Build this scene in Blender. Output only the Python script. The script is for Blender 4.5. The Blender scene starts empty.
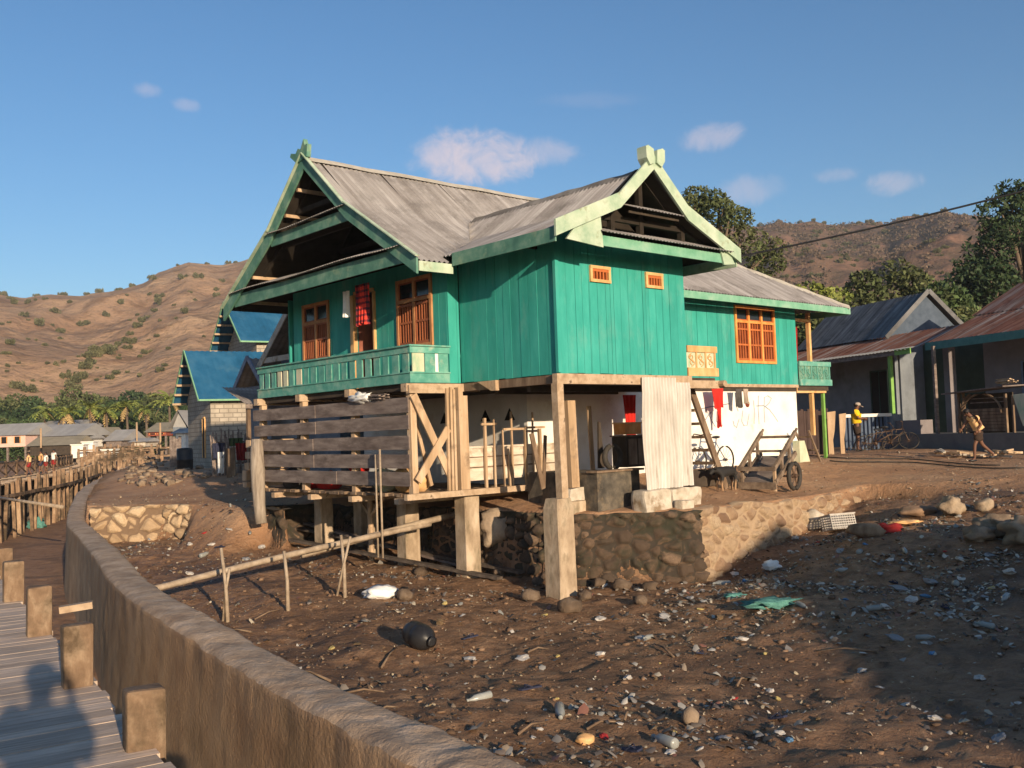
import bpy, bmesh, math, random
import numpy as np
from mathutils import Vector, Matrix, noise
R_ = math.radians
PI = math.pi
sc = bpy.context.scene
COL = sc.collection

# ------------------------------------------------------------------ camera
F = 982.0; ROLL = R_(1.97); PITCH = R_(2.86); ZC = 1.25
FW = Vector((0, math.cos(PITCH), math.sin(PITCH))); UPV = Vector((0, -math.sin(PITCH), math.cos(PITCH)))
CR = Vector((1, 0, 0)) * math.cos(ROLL) - UPV * math.sin(ROLL)
CU = Vector((1, 0, 0)) * math.sin(ROLL) + UPV * math.cos(ROLL)
CAM = Vector((0, 0, ZC))
cd = bpy.data.cameras.new('camera'); cam = bpy.data.objects.new('camera', cd); COL.objects.link(cam)
cd.sensor_width = 36; cd.lens = 36 * F / 1024; cd.clip_start = 0.05; cd.clip_end = 6000
cam.matrix_world = Matrix((( CR.x, CU.x, -FW.x, 0), (CR.y, CU.y, -FW.y, 0), (CR.z, CU.z, -FW.z, ZC), (0, 0, 0, 1)))
sc.camera = cam
def ray(px, py): return FW + CR * ((px - 512) / F) + CU * ((384 - py) / F)
def at(px, py, Y):                       # survey: the point seen at a bearing, at depth Y
    d = ray(px, py); return CAM + d * (Y / d.y)
def gp(px, py, z):                       # the point at height z on a bearing
    d = ray(px, py); return CAM + d * ((z - ZC) / d.z)

# ------------------------------------------------------------------ tags
def tag(o, label=None, cat=None, group=None, kind=None):
    if label: o['label'] = label
    if cat: o['category'] = cat
    if group: o['group'] = group
    if kind: o['kind'] = kind
    return o
def empty(name, loc=(0, 0, 0), rz=0.0, label=None, cat=None, group=None):
    o = bpy.data.objects.new(name, None); COL.objects.link(o); o.empty_display_size = .2
    o.location = loc; o.rotation_euler = (0, 0, rz)
    return tag(o, label, cat, group)
def copy_tree(o, parent=None):
    c = o.copy(); COL.objects.link(c)
    if parent: c.parent = parent
    for ch in list(o.children): copy_tree(ch, c)
    return c

# ------------------------------------------------------------------ mesh builder
def _ico(sub):
    bm = bmesh.new(); bmesh.ops.create_icosphere(bm, subdivisions=sub, radius=1)
    v = [tuple(x.co) for x in bm.verts]; f = [tuple(y.index for y in x.verts) for x in bm.faces]; bm.free(); return v, f
ICO = {s: _ico(s) for s in (1, 2, 3)}
class MB:
    def __init__(s): s.v = []; s.f = []; s.M = None
    def add(s, vs, fs):
        n = len(s.v)
        if s.M is not None: vs = [tuple(s.M @ Vector(p)) for p in vs]
        s.v.extend([tuple(p) for p in vs]); s.f.extend([tuple(i + n for i in q) for q in fs]); return s
    BF = [(0, 3, 2, 1), (4, 5, 6, 7), (0, 1, 5, 4), (1, 2, 6, 5), (2, 3, 7, 6), (3, 0, 4, 7)]
    def box(s, x0, x1, y0, y1, z0, z1):
        return s.add([(x0, y0, z0), (x1, y0, z0), (x1, y1, z0), (x0, y1, z0), (x0, y0, z1), (x1, y0, z1), (x1, y1, z1), (x0, y1, z1)], MB.BF)
    def bar(s, p0, p1, w, h, up=(0, 0, 1), taper=1.0):        # w sideways, h along up
        p0 = Vector(p0); p1 = Vector(p1); d = (p1 - p0).normalized(); u = Vector(up)
        if abs(d.dot(u.normalized())) > .98: u = Vector((1, 0, 0)) if abs(d.x) < .9 else Vector((0, 1, 0))
        sd = d.cross(u).normalized() * (w / 2); uu = sd.cross(d).normalized() * (h / 2)
        a = [p0 - sd - uu, p0 + sd - uu, p0 + sd + uu, p0 - sd + uu]
        b = [p1 + (-sd - uu) * taper, p1 + (sd - uu) * taper, p1 + (sd + uu) * taper, p1 + (-sd + uu) * taper]
        return s.add(a + b, [(3, 2, 1, 0), (4, 5, 6, 7), (0, 1, 5, 4), (1, 2, 6, 5), (2, 3, 7, 6), (3, 0, 4, 7)])
    def tube(s, pts, r, n=8, cap=True):
        pts = [Vector(p) for p in pts]; m = len(pts); rr = r if isinstance(r, (list, tuple)) else [r] * m
        vs = []; fs = []; ref = None
        for i, p in enumerate(pts):
            d = (pts[min(i + 1, m - 1)] - pts[max(i - 1, 0)]).normalized()
            if ref is None: ref = Vector((0, 0, 1)) if abs(d.z) < .9 else Vector((1, 0, 0))
            a = d.cross(ref).normalized(); b = d.cross(a).normalized(); ref = -b if False else ref
            for k in range(n):
                t = 2 * PI * k / n; vs.append(p + (a * math.cos(t) + b * math.sin(t)) * rr[i])
        for i in range(m - 1):
            for k in range(n):
                k2 = (k + 1) % n; fs.append((i * n + k, i * n + k2, (i + 1) * n + k2, (i + 1) * n + k))
        if cap: fs.append(tuple(range(n))[::-1]); fs.append(tuple((m - 1) * n + k for k in range(n)))
        return s.add(vs, fs)
    def lathe(s, prof, c=(0, 0, 0), n=16, sx=1, sy=1):
        vs = []; fs = []
        for (r, z) in prof:
            for k in range(n):
                t = 2 * PI * k / n; vs.append((c[0] + r * math.cos(t) * sx, c[1] + r * math.sin(t) * sy, c[2] + z))
        for i in range(len(prof) - 1):
            for k in range(n):
                k2 = (k + 1) % n; fs.append((i * n + k, i * n + k2, (i + 1) * n + k2, (i + 1) * n + k))
        return s.add(vs, fs)
    def prism(s, poly, f0, f1):                # poly 2d list, f0/f1 map (a,b)->3d
        n = len(poly); vs = [f0(a, b) for a, b in poly] + [f1(a, b) for a, b in poly]
        fs = [tuple(range(n))[::-1], tuple(range(n, 2 * n))] + [(i, (i + 1) % n, n + (i + 1) % n, n + i) for i in range(n)]
        return s.add(vs, fs)
    def blob(s, c, r, seed=0, sub=2, amp=.25, fr=1.3, rot=0.0, flat=None):
        v, f = ICO[sub]; out = []; cr, sr = math.cos(rot), math.sin(rot)
        if not isinstance(r, (tuple, list)): r = (r, r, r)
        for p in v:
            k = 1 + amp * noise.noise(Vector(p) * fr + Vector((seed * 3.17, seed * 1.7, seed * .9))) * 1.6
            x, y, z = p[0] * r[0] * k, p[1] * r[1] * k, p[2] * r[2] * k
            if flat is not None: z = max(z, flat)
            out.append((c[0] + x * cr - y * sr, c[1] + x * sr + y * cr, c[2] + z))
        return s.add(out, f)
    def build(s, name, m, parent=None, smooth=False, mats=None):
        me = bpy.data.meshes.new(name); me.from_pydata(s.v, [], s.f); me.update()
        me.materials.append(m)
        if smooth: me.polygons.foreach_set('use_smooth', [True] * len(me.polygons))
        o = bpy.data.objects.new(name, me); COL.objects.link(o)
        if parent: o.parent = parent
        return o
def np_mesh(name, v, f, m, parent=None, smooth=True, mi=None, mats=None):
    v = np.asarray(v, dtype=np.float32); f = np.asarray(f, dtype=np.int32); k = f.shape[1]
    me = bpy.data.meshes.new(name); me.vertices.add(len(v)); me.vertices.foreach_set('co', v.ravel())
    me.loops.add(f.size); me.loops.foreach_set('vertex_index', f.ravel())
    me.polygons.add(len(f)); me.polygons.foreach_set('loop_start', np.arange(0, f.size, k, dtype=np.int32))
    me.polygons.foreach_set('loop_total', np.full(len(f), k, dtype=np.int32))
    for q in (mats or [m]): me.materials.append(q)
    if smooth: me.polygons.foreach_set('use_smooth', np.ones(len(f), dtype=bool))
    if mi is not None: me.polygons.foreach_set('material_index', np.asarray(mi, dtype=np.int32))
    me.update(calc_edges=True); me.validate()
    o = bpy.data.objects.new(name, me); COL.objects.link(o)
    if parent: o.parent = parent
    return o

# ------------------------------------------------------------------ numpy noise
_rs = np.random.RandomState(7); _T = _rs.rand(256, 256)
def vn(x, y):
    xi = np.floor(x).astype(int); yi = np.floor(y).astype(int); fx = x - xi; fy = y - yi
    fx = fx * fx * (3 - 2 * fx); fy = fy * fy * (3 - 2 * fy)
    a = _T[xi & 255, yi & 255]; b = _T[(xi + 1) & 255, yi & 255]; c = _T[xi & 255, (yi + 1) & 255]; d = _T[(xi + 1) & 255, (yi + 1) & 255]
    return (a * (1 - fx) + b * fx) * (1 - fy) + (c * (1 - fx) + d * fx) * fy
def fbm(x, y, o=4, l=2.03, g=.5):
    s = 0; a = 1; t = 0
    for i in range(o):
        s = s + a * vn(x + 17.3 * i, y + 9.1 * i); t += a; x = x * l; y = y * l; a *= g
    return s / t - .5
def sstep(a, b, x):
    t = np.clip((x - a) / (b - a), 0, 1); return t * t * (3 - 2 * t)

# ------------------------------------------------------------------ materials
def newmat(name):
    m = bpy.data.materials.new(name); m.use_nodes = True; nt = m.node_tree
    for n in list(nt.nodes): nt.nodes.remove(n)
    out = nt.nodes.new('ShaderNodeOutputMaterial'); b = nt.nodes.new('ShaderNodeBsdfPrincipled')
    nt.links.new(b.outputs[0], out.inputs[0]); return m, nt, b
def nd(nt, t, **k):
    n = nt.nodes.new(t)
    for a, v in k.items(): setattr(n, a, v)
    return n
def ramp(nt, fac, stops):
    r = nd(nt, 'ShaderNodeValToRGB'); e = r.color_ramp.elements
    while len(e) < len(stops): e.new(.5)
    for i, (p, c) in enumerate(stops): e[i].position = p; e[i].color = (*c, 1)
    nt.links.new(fac, r.inputs[0]); return r.outputs[0]
def mixc(nt, fac, a, b, mode='MIX'):
    n = nd(nt, 'ShaderNodeMix', data_type='RGBA', blend_type=mode)
    for inp, v in ((0, fac), (6, a), (7, b)):
        if hasattr(v, 'is_linked') or isinstance(v, bpy.types.NodeSocket): nt.links.new(v, n.inputs[inp])
        else: n.inputs[inp].default_value = v if inp == 0 else (*v, 1) if len(v) == 3 else v
    return n.outputs[2]
def coords(nt, stretch, space='Object'):
    if space == 'World': src = nd(nt, 'ShaderNodeNewGeometry').outputs['Position']
    else: src = nd(nt, 'ShaderNodeTexCoord').outputs['Object']
    mp = nd(nt, 'ShaderNodeMapping'); mp.inputs['Scale'].default_value = stretch
    nt.links.new(src, mp.inputs[0]); return mp.outputs[0]
def noi(nt, vec, scale, detail=4, rough=.55, dist=0.0):
    n = nd(nt, 'ShaderNodeTexNoise'); n.inputs['Scale'].default_value = scale; n.inputs['Detail'].default_value = detail
    n.inputs['Roughness'].default_value = rough; n.inputs['Distortion'].default_value = dist
    nt.links.new(vec, n.inputs['Vector']); return n.outputs[0]
def mat(name, cols, rough=.8, scale=4, stretch=(1, 1, 1), bump=.3, bscale=None, island=0.0, grime=None, gscale=1.2, gth=(.5, .7), gst=(1, 1, 1),
        metal=0.0, space='Object', bdist=.01, spec=.3, trans=0.0):
    m, nt, b = newmat(name); v = coords(nt, stretch, space)
    n1 = noi(nt, v, scale, 5, .62)
    k = len(cols); st = [(.32 + .36 * i / max(k - 1, 1), c) for i, c in enumerate(cols)]
    c = ramp(nt, n1, st)
    if grime:
        v2 = coords(nt, gst, space); g = noi(nt, v2, gscale, 6, .65)
        gf = ramp(nt, g, [(gth[0], (0, 0, 0)), (gth[1], (1, 1, 1))]); c = mixc(nt, gf, c, grime)
    if island > 0:
        gi = nd(nt, 'ShaderNodeNewGeometry'); mr = nd(nt, 'ShaderNodeMapRange')
        mr.inputs[3].default_value = 1 - island; mr.inputs[4].default_value = 1 + island
        nt.links.new(gi.outputs['Random Per Island'], mr.inputs[0])
        hs = nd(nt, 'ShaderNodeHueSaturation'); nt.links.new(mr.outputs[0], hs.inputs['Value']); nt.links.new(c, hs.inputs['Color']); c = hs.outputs[0]
    nt.links.new(c, b.inputs['Base Color']); b.inputs['Roughness'].default_value = rough; b.inputs['Metallic'].default_value = metal
    b.inputs['Specular IOR Level'].default_value = spec
    if bump > 0:
        bp = nd(nt, 'ShaderNodeBump'); bp.inputs['Strength'].default_value = bump; bp.inputs['Distance'].default_value = bdist
        nb = noi(nt, v, bscale or scale * 4, 5, .65); nt.links.new(nb, bp.inputs['Height']); nt.links.new(bp.outputs[0], b.inputs['Normal'])
    if trans > 0:
        b.inputs['Transmission Weight'].default_value = trans
    return m

WV = (1, 1, .12)     # vertical grain
M = {}
M['teal'] = mat('teal_paint', [(.026, .27, .225), (.034, .31, .26), (.052, .355, .30)], .7, 2.0, (1.6, 1.6, .5), .35, 14, .07, (.13, .34, .29), 1.5, (.55, .85), (1.3, 1.3, .6), bdist=.006)
M['teal_rail'] = mat('teal_rail_paint', [(.06, .24, .195), (.105, .31, .25), (.20, .38, .31)], .65, 4, (1, 1, 1), .3, 20, .14, (.28, .36, .28), 3.5, (.55, .7))
M['cream_board'] = mat('bleached_board', [(.30, .42, .28), (.5, .5, .36), (.62, .56, .42)], .8, 5, (1, 1, .4), .4, 20, .15)
M['green_dark'] = mat('green_barge_shade_paint', [(.055, .15, .115), (.09, .215, .16), (.17, .29, .22)], .7, 3, (1, 1, 1), .3, 18, .1, (.25, .33, .22), 2.5, (.56, .75))  # weak light on the left gable put into a darker barge green
M['green_pale'] = mat('faded_sunlit_green_paint', [(.27, .38, .27), (.38, .47, .35), (.48, .54, .43)], .75, 3, (1, 1, 1), .35, 18, .06, (.24, .26, .16), 4.5, (.58, .72))  # faded paint, also the sunlit copy of the darker barge green
M['green_fascia'] = mat('fascia_green_paint', [(.11, .30, .20), (.17, .37, .26), (.26, .42, .32)], .7, 3, (1, 1, 1), .3, 18, .06)
M['roof_grey'] = mat('weathered_roof_sheet', [(.13, .115, .10), (.21, .19, .165), (.30, .275, .24)], .85, 1.1, (1, 1, 1), .3, 12, 0, (.10, .085, .075), 2.3, (.5, .72), (1, 1, 1), bdist=.008)
M['ridge_cap'] = mat('ridge_cap_sheet', [(.34, .31, .26), (.48, .45, .39)], .8, 3, (1, 1, 1), .3)
M['under'] = mat('dark_timber', [(.035, .027, .02), (.07, .052, .038)], .9, 4, (1, 1, 1), .3, 14, .2)
M['wood_light'] = mat('sun_bleached_timber', [(.30, .20, .115), (.42, .29, .18), (.54, .40, .27)], .85, 5, WV, .5, 22, .18, (.20, .14, .09), 3, (.55, .72), bdist=.006)
M['wood_beam'] = mat('bleached_beam', [(.28, .19, .12), (.40, .29, .19), (.50, .38, .27)], .85, 6, (1, 1, 1), .4, 22, .15, (.12, .08, .05), 6, (.6, .68), bdist=.005)
M['wood_grey'] = mat('grey_weathered_plank', [(.12, .092, .08), (.19, .15, .13), (.27, .22, .19)], .88, 6, (1, .25, 1.5), .5, 25, .16, (.10, .075, .065), 5, (.5, .7), (1, .4, 1), bdist=.006)
M['wood_brown'] = mat('brown_timber', [(.10, .065, .042), (.17, .115, .075), (.25, .18, .12)], .85, 6, (1, 1, .3), .4, 20, .2, bdist=.006)
M['wood_wet'] = mat('wet_old_plank', [(.05, .038, .03), (.09, .07, .055), (.14, .11, .085)], .8, 6, (1, 1, 1), .4, 20, .15)
M['orange'] = mat('orange_window_timber', [(.52, .19, .045), (.66, .27, .07), (.74, .36, .12)], .6, 6, (1, 1, .4), .3, 22, .08)
M['tan'] = mat('tan_varnished_board', [(.48, .26, .10), (.60, .35, .15), (.68, .43, .21)], .65, 6, (1, 1, .5), .3, 22, .08)
M['shutter'] = mat('red_brown_shutter', [(.12, .025, .012), (.19, .045, .02), (.27, .08, .035)], .6, 6, (1, 1, .4), .3, 22, .15)
M['attic_shade'] = mat('attic_shade_timber', [(.016, .012, .009), (.03, .023, .017)], .95, 4, island=.2)  # attic shade put into a near-black timber colour
M['dark'] = mat('opening_shade', [(.012, .010, .010), (.02, .016, .014)], .9, 4)  # near-black panels stand in for the shade inside openings
M['glass'] = mat('dark_glass', [(.012, .014, .016), (.02, .022, .024)], .12, 3, bump=0, spec=.5)
M['white_wall'] = mat('whitewashed_masonry', [(.66, .62, .55), (.78, .75, .69), (.84, .82, .77)], .9, 1.2, (1, 1, 1), .35, 9, 0, (.52, .42, .30), 1.5, (.6, .85), (1, 1, 1), bdist=.01)
M['concrete'] = mat('old_concrete', [(.24, .175, .115), (.38, .29, .20), (.50, .40, .29)], .92, 4, (1, 1, .5), .7, 18, .05, (.13, .11, .065), 2.2, (.52, .72), (2, 2, .8), bdist=.012)
M['block'] = mat('pale_concrete_block', [(.34, .29, .22), (.46, .40, .32), (.55, .49, .41)], .92, 4, (1, 1, 1), .7, 16, .12, (.22, .16, .1), 3, (.55, .7), bdist=.012)
M['plinth'] = mat('blackened_plaster', [(.045, .04, .034), (.09, .078, .062), (.17, .14, .105)], .9, 3.5, (1, 1, 1), .7, 14, 0, (.24, .17, .10), 2.6, (.52, .75), bdist=.012)
M['bamboo'] = mat('dry_bamboo', [(.22, .165, .115), (.32, .25, .18), (.42, .34, .25)], .6, 5, (1, 1, 1), .3, 20, .12)
M['rock'] = mat('rough_stone', [(.12, .085, .058), (.19, .14, .098), (.28, .215, .155)], .92, 3, (1, 1, 1), .7, 16, .22, bdist=.02, space='World')
M['rock_pale'] = mat('pale_limestone', [(.30, .225, .145), (.42, .33, .22), (.54, .44, .32)], .92, 3, (1, 1, 1), .7, 16, .16, bdist=.015, space='World')
M['rubble'] = mat('dark_rubble', [(.07, .048, .032), (.115, .08, .054), (.17, .125, .088)], .92, 3, (1, 1, 1), .9, 12, .1, bdist=.03, space='World')
M['rock_dull'] = mat('dull_stone', [(.20, .15, .105), (.30, .225, .155), (.38, .30, .21)], .92, 3, (1, 1, 1), .8, 14, .1, bdist=.03, space='World')
M['skin'] = mat('brown_skin', [(.12, .055, .032), (.16, .075, .045)], .55, 8, bump=.05)
M['hair'] = mat('black_hair', [(.010, .008, .007), (.02, .016, .014)], .6, 20)
M['black'] = mat('black_plastic', [(.014, .014, .016), (.026, .026, .028)], .4, 6, bump=.1)
M['rubber'] = mat('worn_rubber', [(.03, .026, .022), (.06, .052, .044)], .8, 8, bump=.3)
M['metal_dark'] = mat('dark_rusty_steel', [(.05, .035, .028), (.10, .065, .045), (.16, .09, .055)], .6, 12, bump=.2, metal=.3)
M['white_cloth'] = mat('white_plastic_bag', [(.66, .66, .64), (.80, .80, .78)], .5, 6, bump=.2)
def cloth(name, c, d=.8): return mat(name, [tuple(x * d for x in c), c], .9, 9, (1, 1, 1), .25, 40)
M['red'] = cloth('red_cloth', (.58, .025, .018)); M['grey_cloth'] = cloth('grey_cloth', (.10, .09, .085), .5)
M['yellow'] = cloth('yellow_cloth', (.86, .52, .02)); M['peach'] = cloth('peach_cloth', (.80, .50, .24)); M['navy'] = cloth('navy_cloth', (.03, .035, .07), .6)
M['darkshort'] = cloth('dark_brown_cloth', (.045, .028, .02)); M['cap'] = cloth('khaki_cloth', (.42, .34, .27)); M['maroon'] = cloth('maroon_cloth', (.28, .02, .02))
M['leaf'] = mat('green_leaves', [(.028, .052, .016), (.048, .082, .026), (.085, .12, .042)], .7, .6, (1, 1, 1), 0, island=.45, space='World')
M['leaf_dark'] = mat('dark_leaves', [(.014, .030, .011), (.026, .050, .018), (.05, .078, .028)], .7, .5, (1, 1, 1), 0, island=.45, space='World')
M['leaf_yel'] = mat('yellow_green_leaves', [(.10, .13, .025), (.17, .20, .04), (.26, .27, .07)], .7, .6, (1, 1, 1), 0, island=.4, space='World')
M['leaf_dry'] = mat('dry_olive_leaves', [(.045, .062, .022), (.075, .092, .034), (.11, .12, .05)], .8, .5, (1, 1, 1), 0, island=.4, space='World')
M['bark'] = mat('tree_bark', [(.09, .065, .045), (.16, .12, .085)], .9, 5, (1, 1, .3), .6)
M['palm_dry'] = mat('dry_palm_frond', [(.30, .20, .08), (.42, .30, .14)], .8, 3, (1, 1, 1), 0, island=.3)
M['rust'] = mat('rusty_tin_roof', [(.13, .035, .018), (.24, .075, .035), (.34, .14, .075)], .8, 1.4, (.35, 2.2, 1), .3, 14, 0, (.22, .21, .205), 1.2, (.5, .62), (.4, 1.6, 1))
M['tin_dark'] = mat('dark_grey_tin_roof', [(.045, .05, .058), (.085, .09, .10), (.14, .145, .155)], .7, 1.1, (1, 1, 1), .3, 12, 0, (.05, .045, .045), 1.6, (.5, .65))
M['bluegrey'] = mat('blue_grey_plaster', [(.15, .17, .20), (.21, .235, .265)], .9, 1.5, (1, 1, 1), .3, 8, 0, (.09, .10, .11), .9, (.5, .75))
M['plaster_pink'] = mat('grey_pink_plaster', [(.17, .15, .155), (.23, .205, .21)], .9, 1.5, (1, 1, 1), .3, 8)
M['lime'] = mat('lime_green_paint', [(.15, .32, .06), (.22, .42, .10)], .6, 5, bump=.1)
M['blue_roof'] = mat('blue_painted_roof', [(.010, .07, .145), (.016, .10, .20), (.035, .135, .24)], .6, .9, (1, 1, 1), .15, 8, 0, (.05, .14, .22), 1.4, (.55, .8))
M['lime_trim'] = mat('mint_trim_paint', [(.16, .34, .19), (.23, .42, .25)], .7, 4, bump=.1)
def block_mat(name, c1, c2, mortar, bw=.4, bh=.2):
    m, nt, b = newmat(name); tc = nd(nt, 'ShaderNodeTexCoord').outputs['Object']
    sx = nd(nt, 'ShaderNodeSeparateXYZ'); nt.links.new(tc, sx.inputs[0]); ad = nd(nt, 'ShaderNodeMath', operation='ADD')
    nt.links.new(sx.outputs[0], ad.inputs[0]); nt.links.new(sx.outputs[1], ad.inputs[1])
    cb = nd(nt, 'ShaderNodeCombineXYZ'); nt.links.new(ad.outputs[0], cb.inputs[0]); nt.links.new(sx.outputs[2], cb.inputs[1])
    br = nd(nt, 'ShaderNodeTexBrick'); br.inputs['Scale'].default_value = 1; br.inputs['Brick Width'].default_value = bw; br.inputs['Row Height'].default_value = bh
    br.inputs['Mortar Size'].default_value = .018; br.inputs['Color1'].default_value = (*c1, 1); br.inputs['Color2'].default_value = (*c2, 1); br.inputs['Mortar'].default_value = (*mortar, 1)
    nt.links.new(cb.outputs[0], br.inputs[0])
    n = noi(nt, tc, 1.6, 5); c = mixc(nt, ramp(nt, n, [(.4, (0, 0, 0)), (.75, (.7, .7, .7))]), br.outputs[0], tuple(x * .6 for x in c1))
    nt.links.new(c, b.inputs[0]); b.inputs['Roughness'].default_value = .92
    bp = nd(nt, 'ShaderNodeBump'); bp.inputs['Strength'].default_value = .8; bp.inputs['Distance'].default_value = .02; bp.invert = True
    nt.links.new(br.outputs['Fac'], bp.inputs['Height']); nt.links.new(bp.outputs[0], b.inputs['Normal']); return m
M['brick'] = block_mat('concrete_block_masonry', (.36, .31, .25), (.44, .385, .315), (.22, .19, .155))

def bev(o, w=.012, nz=.006, fr=6, seg=2):
    bm = bmesh.new(); bm.from_mesh(o.data); bmesh.ops.bevel(bm, geom=bm.edges[:], offset=w, segments=seg, affect='EDGES', profile=.6)
    if nz:
        bmesh.ops.subdivide_edges(bm, edges=[e for e in bm.edges if e.calc_length() > .12], cuts=5, use_grid_fill=True)
        for v in bm.verts: v.co += noise.noise_vector(v.co * fr) * nz
    bm.to_mesh(o.data); bm.free(); return o
# corrugated / ground / stone-wall materials
def ground_mat():
    m, nt, b = newmat('ground_mud'); pos = nd(nt, 'ShaderNodeNewGeometry').outputs['Position']
    at_ = nd(nt, 'ShaderNodeAttribute', attribute_name='dry').outputs['Fac']
    n1 = noi(nt, pos, .55, 6, .6); n2 = noi(nt, pos, 3.2, 7, .7, .6); n3 = noi(nt, pos, 14, 6, .75); n4 = noi(nt, pos, 45, 3, .7)
    wet = ramp(nt, n2, [(.30, (.10, .052, .027)), (.5, (.27, .15, .08)), (.72, (.41, .25, .145))])
    dry = ramp(nt, n1, [(.32, (.37, .195, .10)), (.5, (.49, .275, .148)), (.7, (.58, .36, .21))])
    dry = mixc(nt, ramp(nt, n2, [(.4, (0, 0, 0)), (.68, (.6, .6, .6))]), dry, (.30, .18, .115))
    c = mixc(nt, at_, wet, dry)
    sp = ramp(nt, n4, [(.63, (0, 0, 0)), (.72, (1, 1, 1))]); c = mixc(nt, sp, c, (.33, .27, .2))
    pt = ramp(nt, n1, [(.52, (0, 0, 0)), (.60, (.75, .75, .75))]); pw = nd(nt, 'ShaderNodeMath', operation='SUBTRACT'); pw.inputs[0].default_value = 1; nt.links.new(at_, pw.inputs[1])
    pm = nd(nt, 'ShaderNodeMath', operation='MULTIPLY'); nt.links.new(pt, pm.inputs[0]); nt.links.new(pw.outputs[0], pm.inputs[1]); c = mixc(nt, pm.outputs[0], c, (.13, .075, .045))
    nt.links.new(c, b.inputs[0])
    rr = nd(nt, 'ShaderNodeMapRange'); rr.inputs[3].default_value = .62; rr.inputs[4].default_value = .95; nt.links.new(at_, rr.inputs[0]); nt.links.new(rr.outputs[0], b.inputs['Roughness'])
    b.inputs['Specular IOR Level'].default_value = .3
    ad = nd(nt, 'ShaderNodeMath', operation='MULTIPLY_ADD'); nt.links.new(n3, ad.inputs[0]); ad.inputs[1].default_value = .55; nt.links.new(n2, ad.inputs[2])
    bp = nd(nt, 'ShaderNodeBump'); bp.inputs['Strength'].default_value = .9; bp.inputs['Distance'].default_value = .14
    nt.links.new(ad.outputs[0], bp.inputs['Height']); nt.links.new(bp.outputs[0], b.inputs['Normal']); return m
M['ground'] = ground_mat()
def stone_wall_mat(name, stones, mortar, moss=None):
    m, nt, b = newmat(name); pos = coords(nt, (1, 1, 1.15)); w = noi(nt, pos, 3, 3)
    wv = nd(nt, 'ShaderNodeVectorMath', operation='MULTIPLY_ADD'); wv.inputs[1].default_value = (.12, .12, .12); 
    cmb = nd(nt, 'ShaderNodeCombineXYZ'); [nt.links.new(w, cmb.inputs[i]) for i in range(3)]
    nt.links.new(cmb.outputs[0], wv.inputs[0]); nt.links.new(pos, wv.inputs[2])
    vo = nd(nt, 'ShaderNodeTexVoronoi', feature='DISTANCE_TO_EDGE'); vo.inputs['Scale'].default_value = 3.9; nt.links.new(wv.outputs[0], vo.inputs[0])
    vc = nd(nt, 'ShaderNodeTexVoronoi'); vc.inputs['Scale'].default_value = 3.9; nt.links.new(wv.outputs[0], vc.inputs[0])
    sp = nd(nt, 'ShaderNodeSeparateColor'); nt.links.new(vc.outputs['Color'], sp.inputs[0])
    sc_ = ramp(nt, sp.outputs[0], [(.0, stones[0]), (.5, stones[1]), (1., stones[2])])
    n = noi(nt, pos, 22, 4); sc_ = mixc(nt, ramp(nt, n, [(.35, (0, 0, 0)), (.75, (.6, .6, .6))]), sc_, tuple(x * .55 for x in stones[1]))
    e = ramp(nt, vo.outputs[0], [(.05, (0, 0, 0)), (.11, (1, 1, 1))]); n5 = noi(nt, pos, 2.2, 4); lim = ramp(nt, n5, [(.42, (0, 0, 0)), (.6, (.55, .55, .55))])
    c = mixc(nt, e, mortar, sc_); c = mixc(nt, lim, c, mortar)
    if moss: c = mixc(nt, ramp(nt, noi(nt, pos, 1.1, 5), [(.45, (0, 0, 0)), (.62, (.85, .85, .85))]), c, moss)
    nt.links.new(c, b.inputs[0]); b.inputs['Roughness'].default_value = .92
    bp = nd(nt, 'ShaderNodeBump'); bp.inputs['Strength'].default_value = 1; bp.inputs['Distance'].default_value = .06
    r2 = ramp(nt, vo.outputs[0], [(.0, (0, 0, 0)), (.22, (1, 1, 1))]); hh = nd(nt, 'ShaderNodeMath', operation='MULTIPLY_ADD'); nt.links.new(n, hh.inputs[0]); hh.inputs[1].default_value = .35; nt.links.new(r2, hh.inputs[2])
    nt.links.new(hh.outputs[0], bp.inputs['Height']); nt.links.new(bp.outputs[0], b.inputs['Normal']); return m
M['stonewall'] = stone_wall_mat('mortared_field_stone', [(.13, .085, .055), (.26, .185, .12), (.40, .31, .21)], (.42, .33, .23))
M['stonewall_dark'] = stone_wall_mat('damp_dark_field_stone', [(.045, .03, .02), (.085, .058, .038), (.15, .10, .065)], (.035, .026, .018), (.02, .024, .012))

def island_mat(name, cols, rough=.6):
    m, nt, b = newmat(name); g = nd(nt, 'ShaderNodeNewGeometry'); n = len(cols)
    r = nd(nt, 'ShaderNodeValToRGB'); r.color_ramp.interpolation = 'CONSTANT'; e = r.color_ramp.elements
    while len(e) < n: e.new(.5)
    for i, c in enumerate(cols): e[i].position = i / n; e[i].color = (*c, 1)
    nt.links.new(g.outputs['Random Per Island'], r.inputs[0]); nt.links.new(r.outputs[0], b.inputs[0]); b.inputs['Roughness'].default_value = rough; return m
M['litter'] = island_mat('mixed_litter', [(.26, .25, .23), (.20, .17, .14), (.42, .39, .33), (.12, .10, .09), (.24, .19, .14), (.08, .07, .065), (.42, .36, .27), (.17, .16, .15), (.25, .19, .13), (.05, .045, .04), (.22, .10, .07), (.24, .24, .22), (.07, .05, .035), (.15, .12, .10), (.16, .12, .08), (.52, .48, .42), (.30, .25, .2), (.45, .42, .37), (.09, .08, .07), (.19, .15, .11)])
M['shell'] = island_mat('shells_and_chips', [(.42, .34, .22), (.28, .20, .13), (.52, .45, .33), (.20, .14, .09), (.36, .25, .15), (.13, .09, .06)])
M['clod'] = mat('mud_clods', [(.10, .062, .038), (.17, .105, .064), (.25, .16, .10)], .85, 2, bump=.5, bscale=30, island=.35, space='World')
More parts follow.
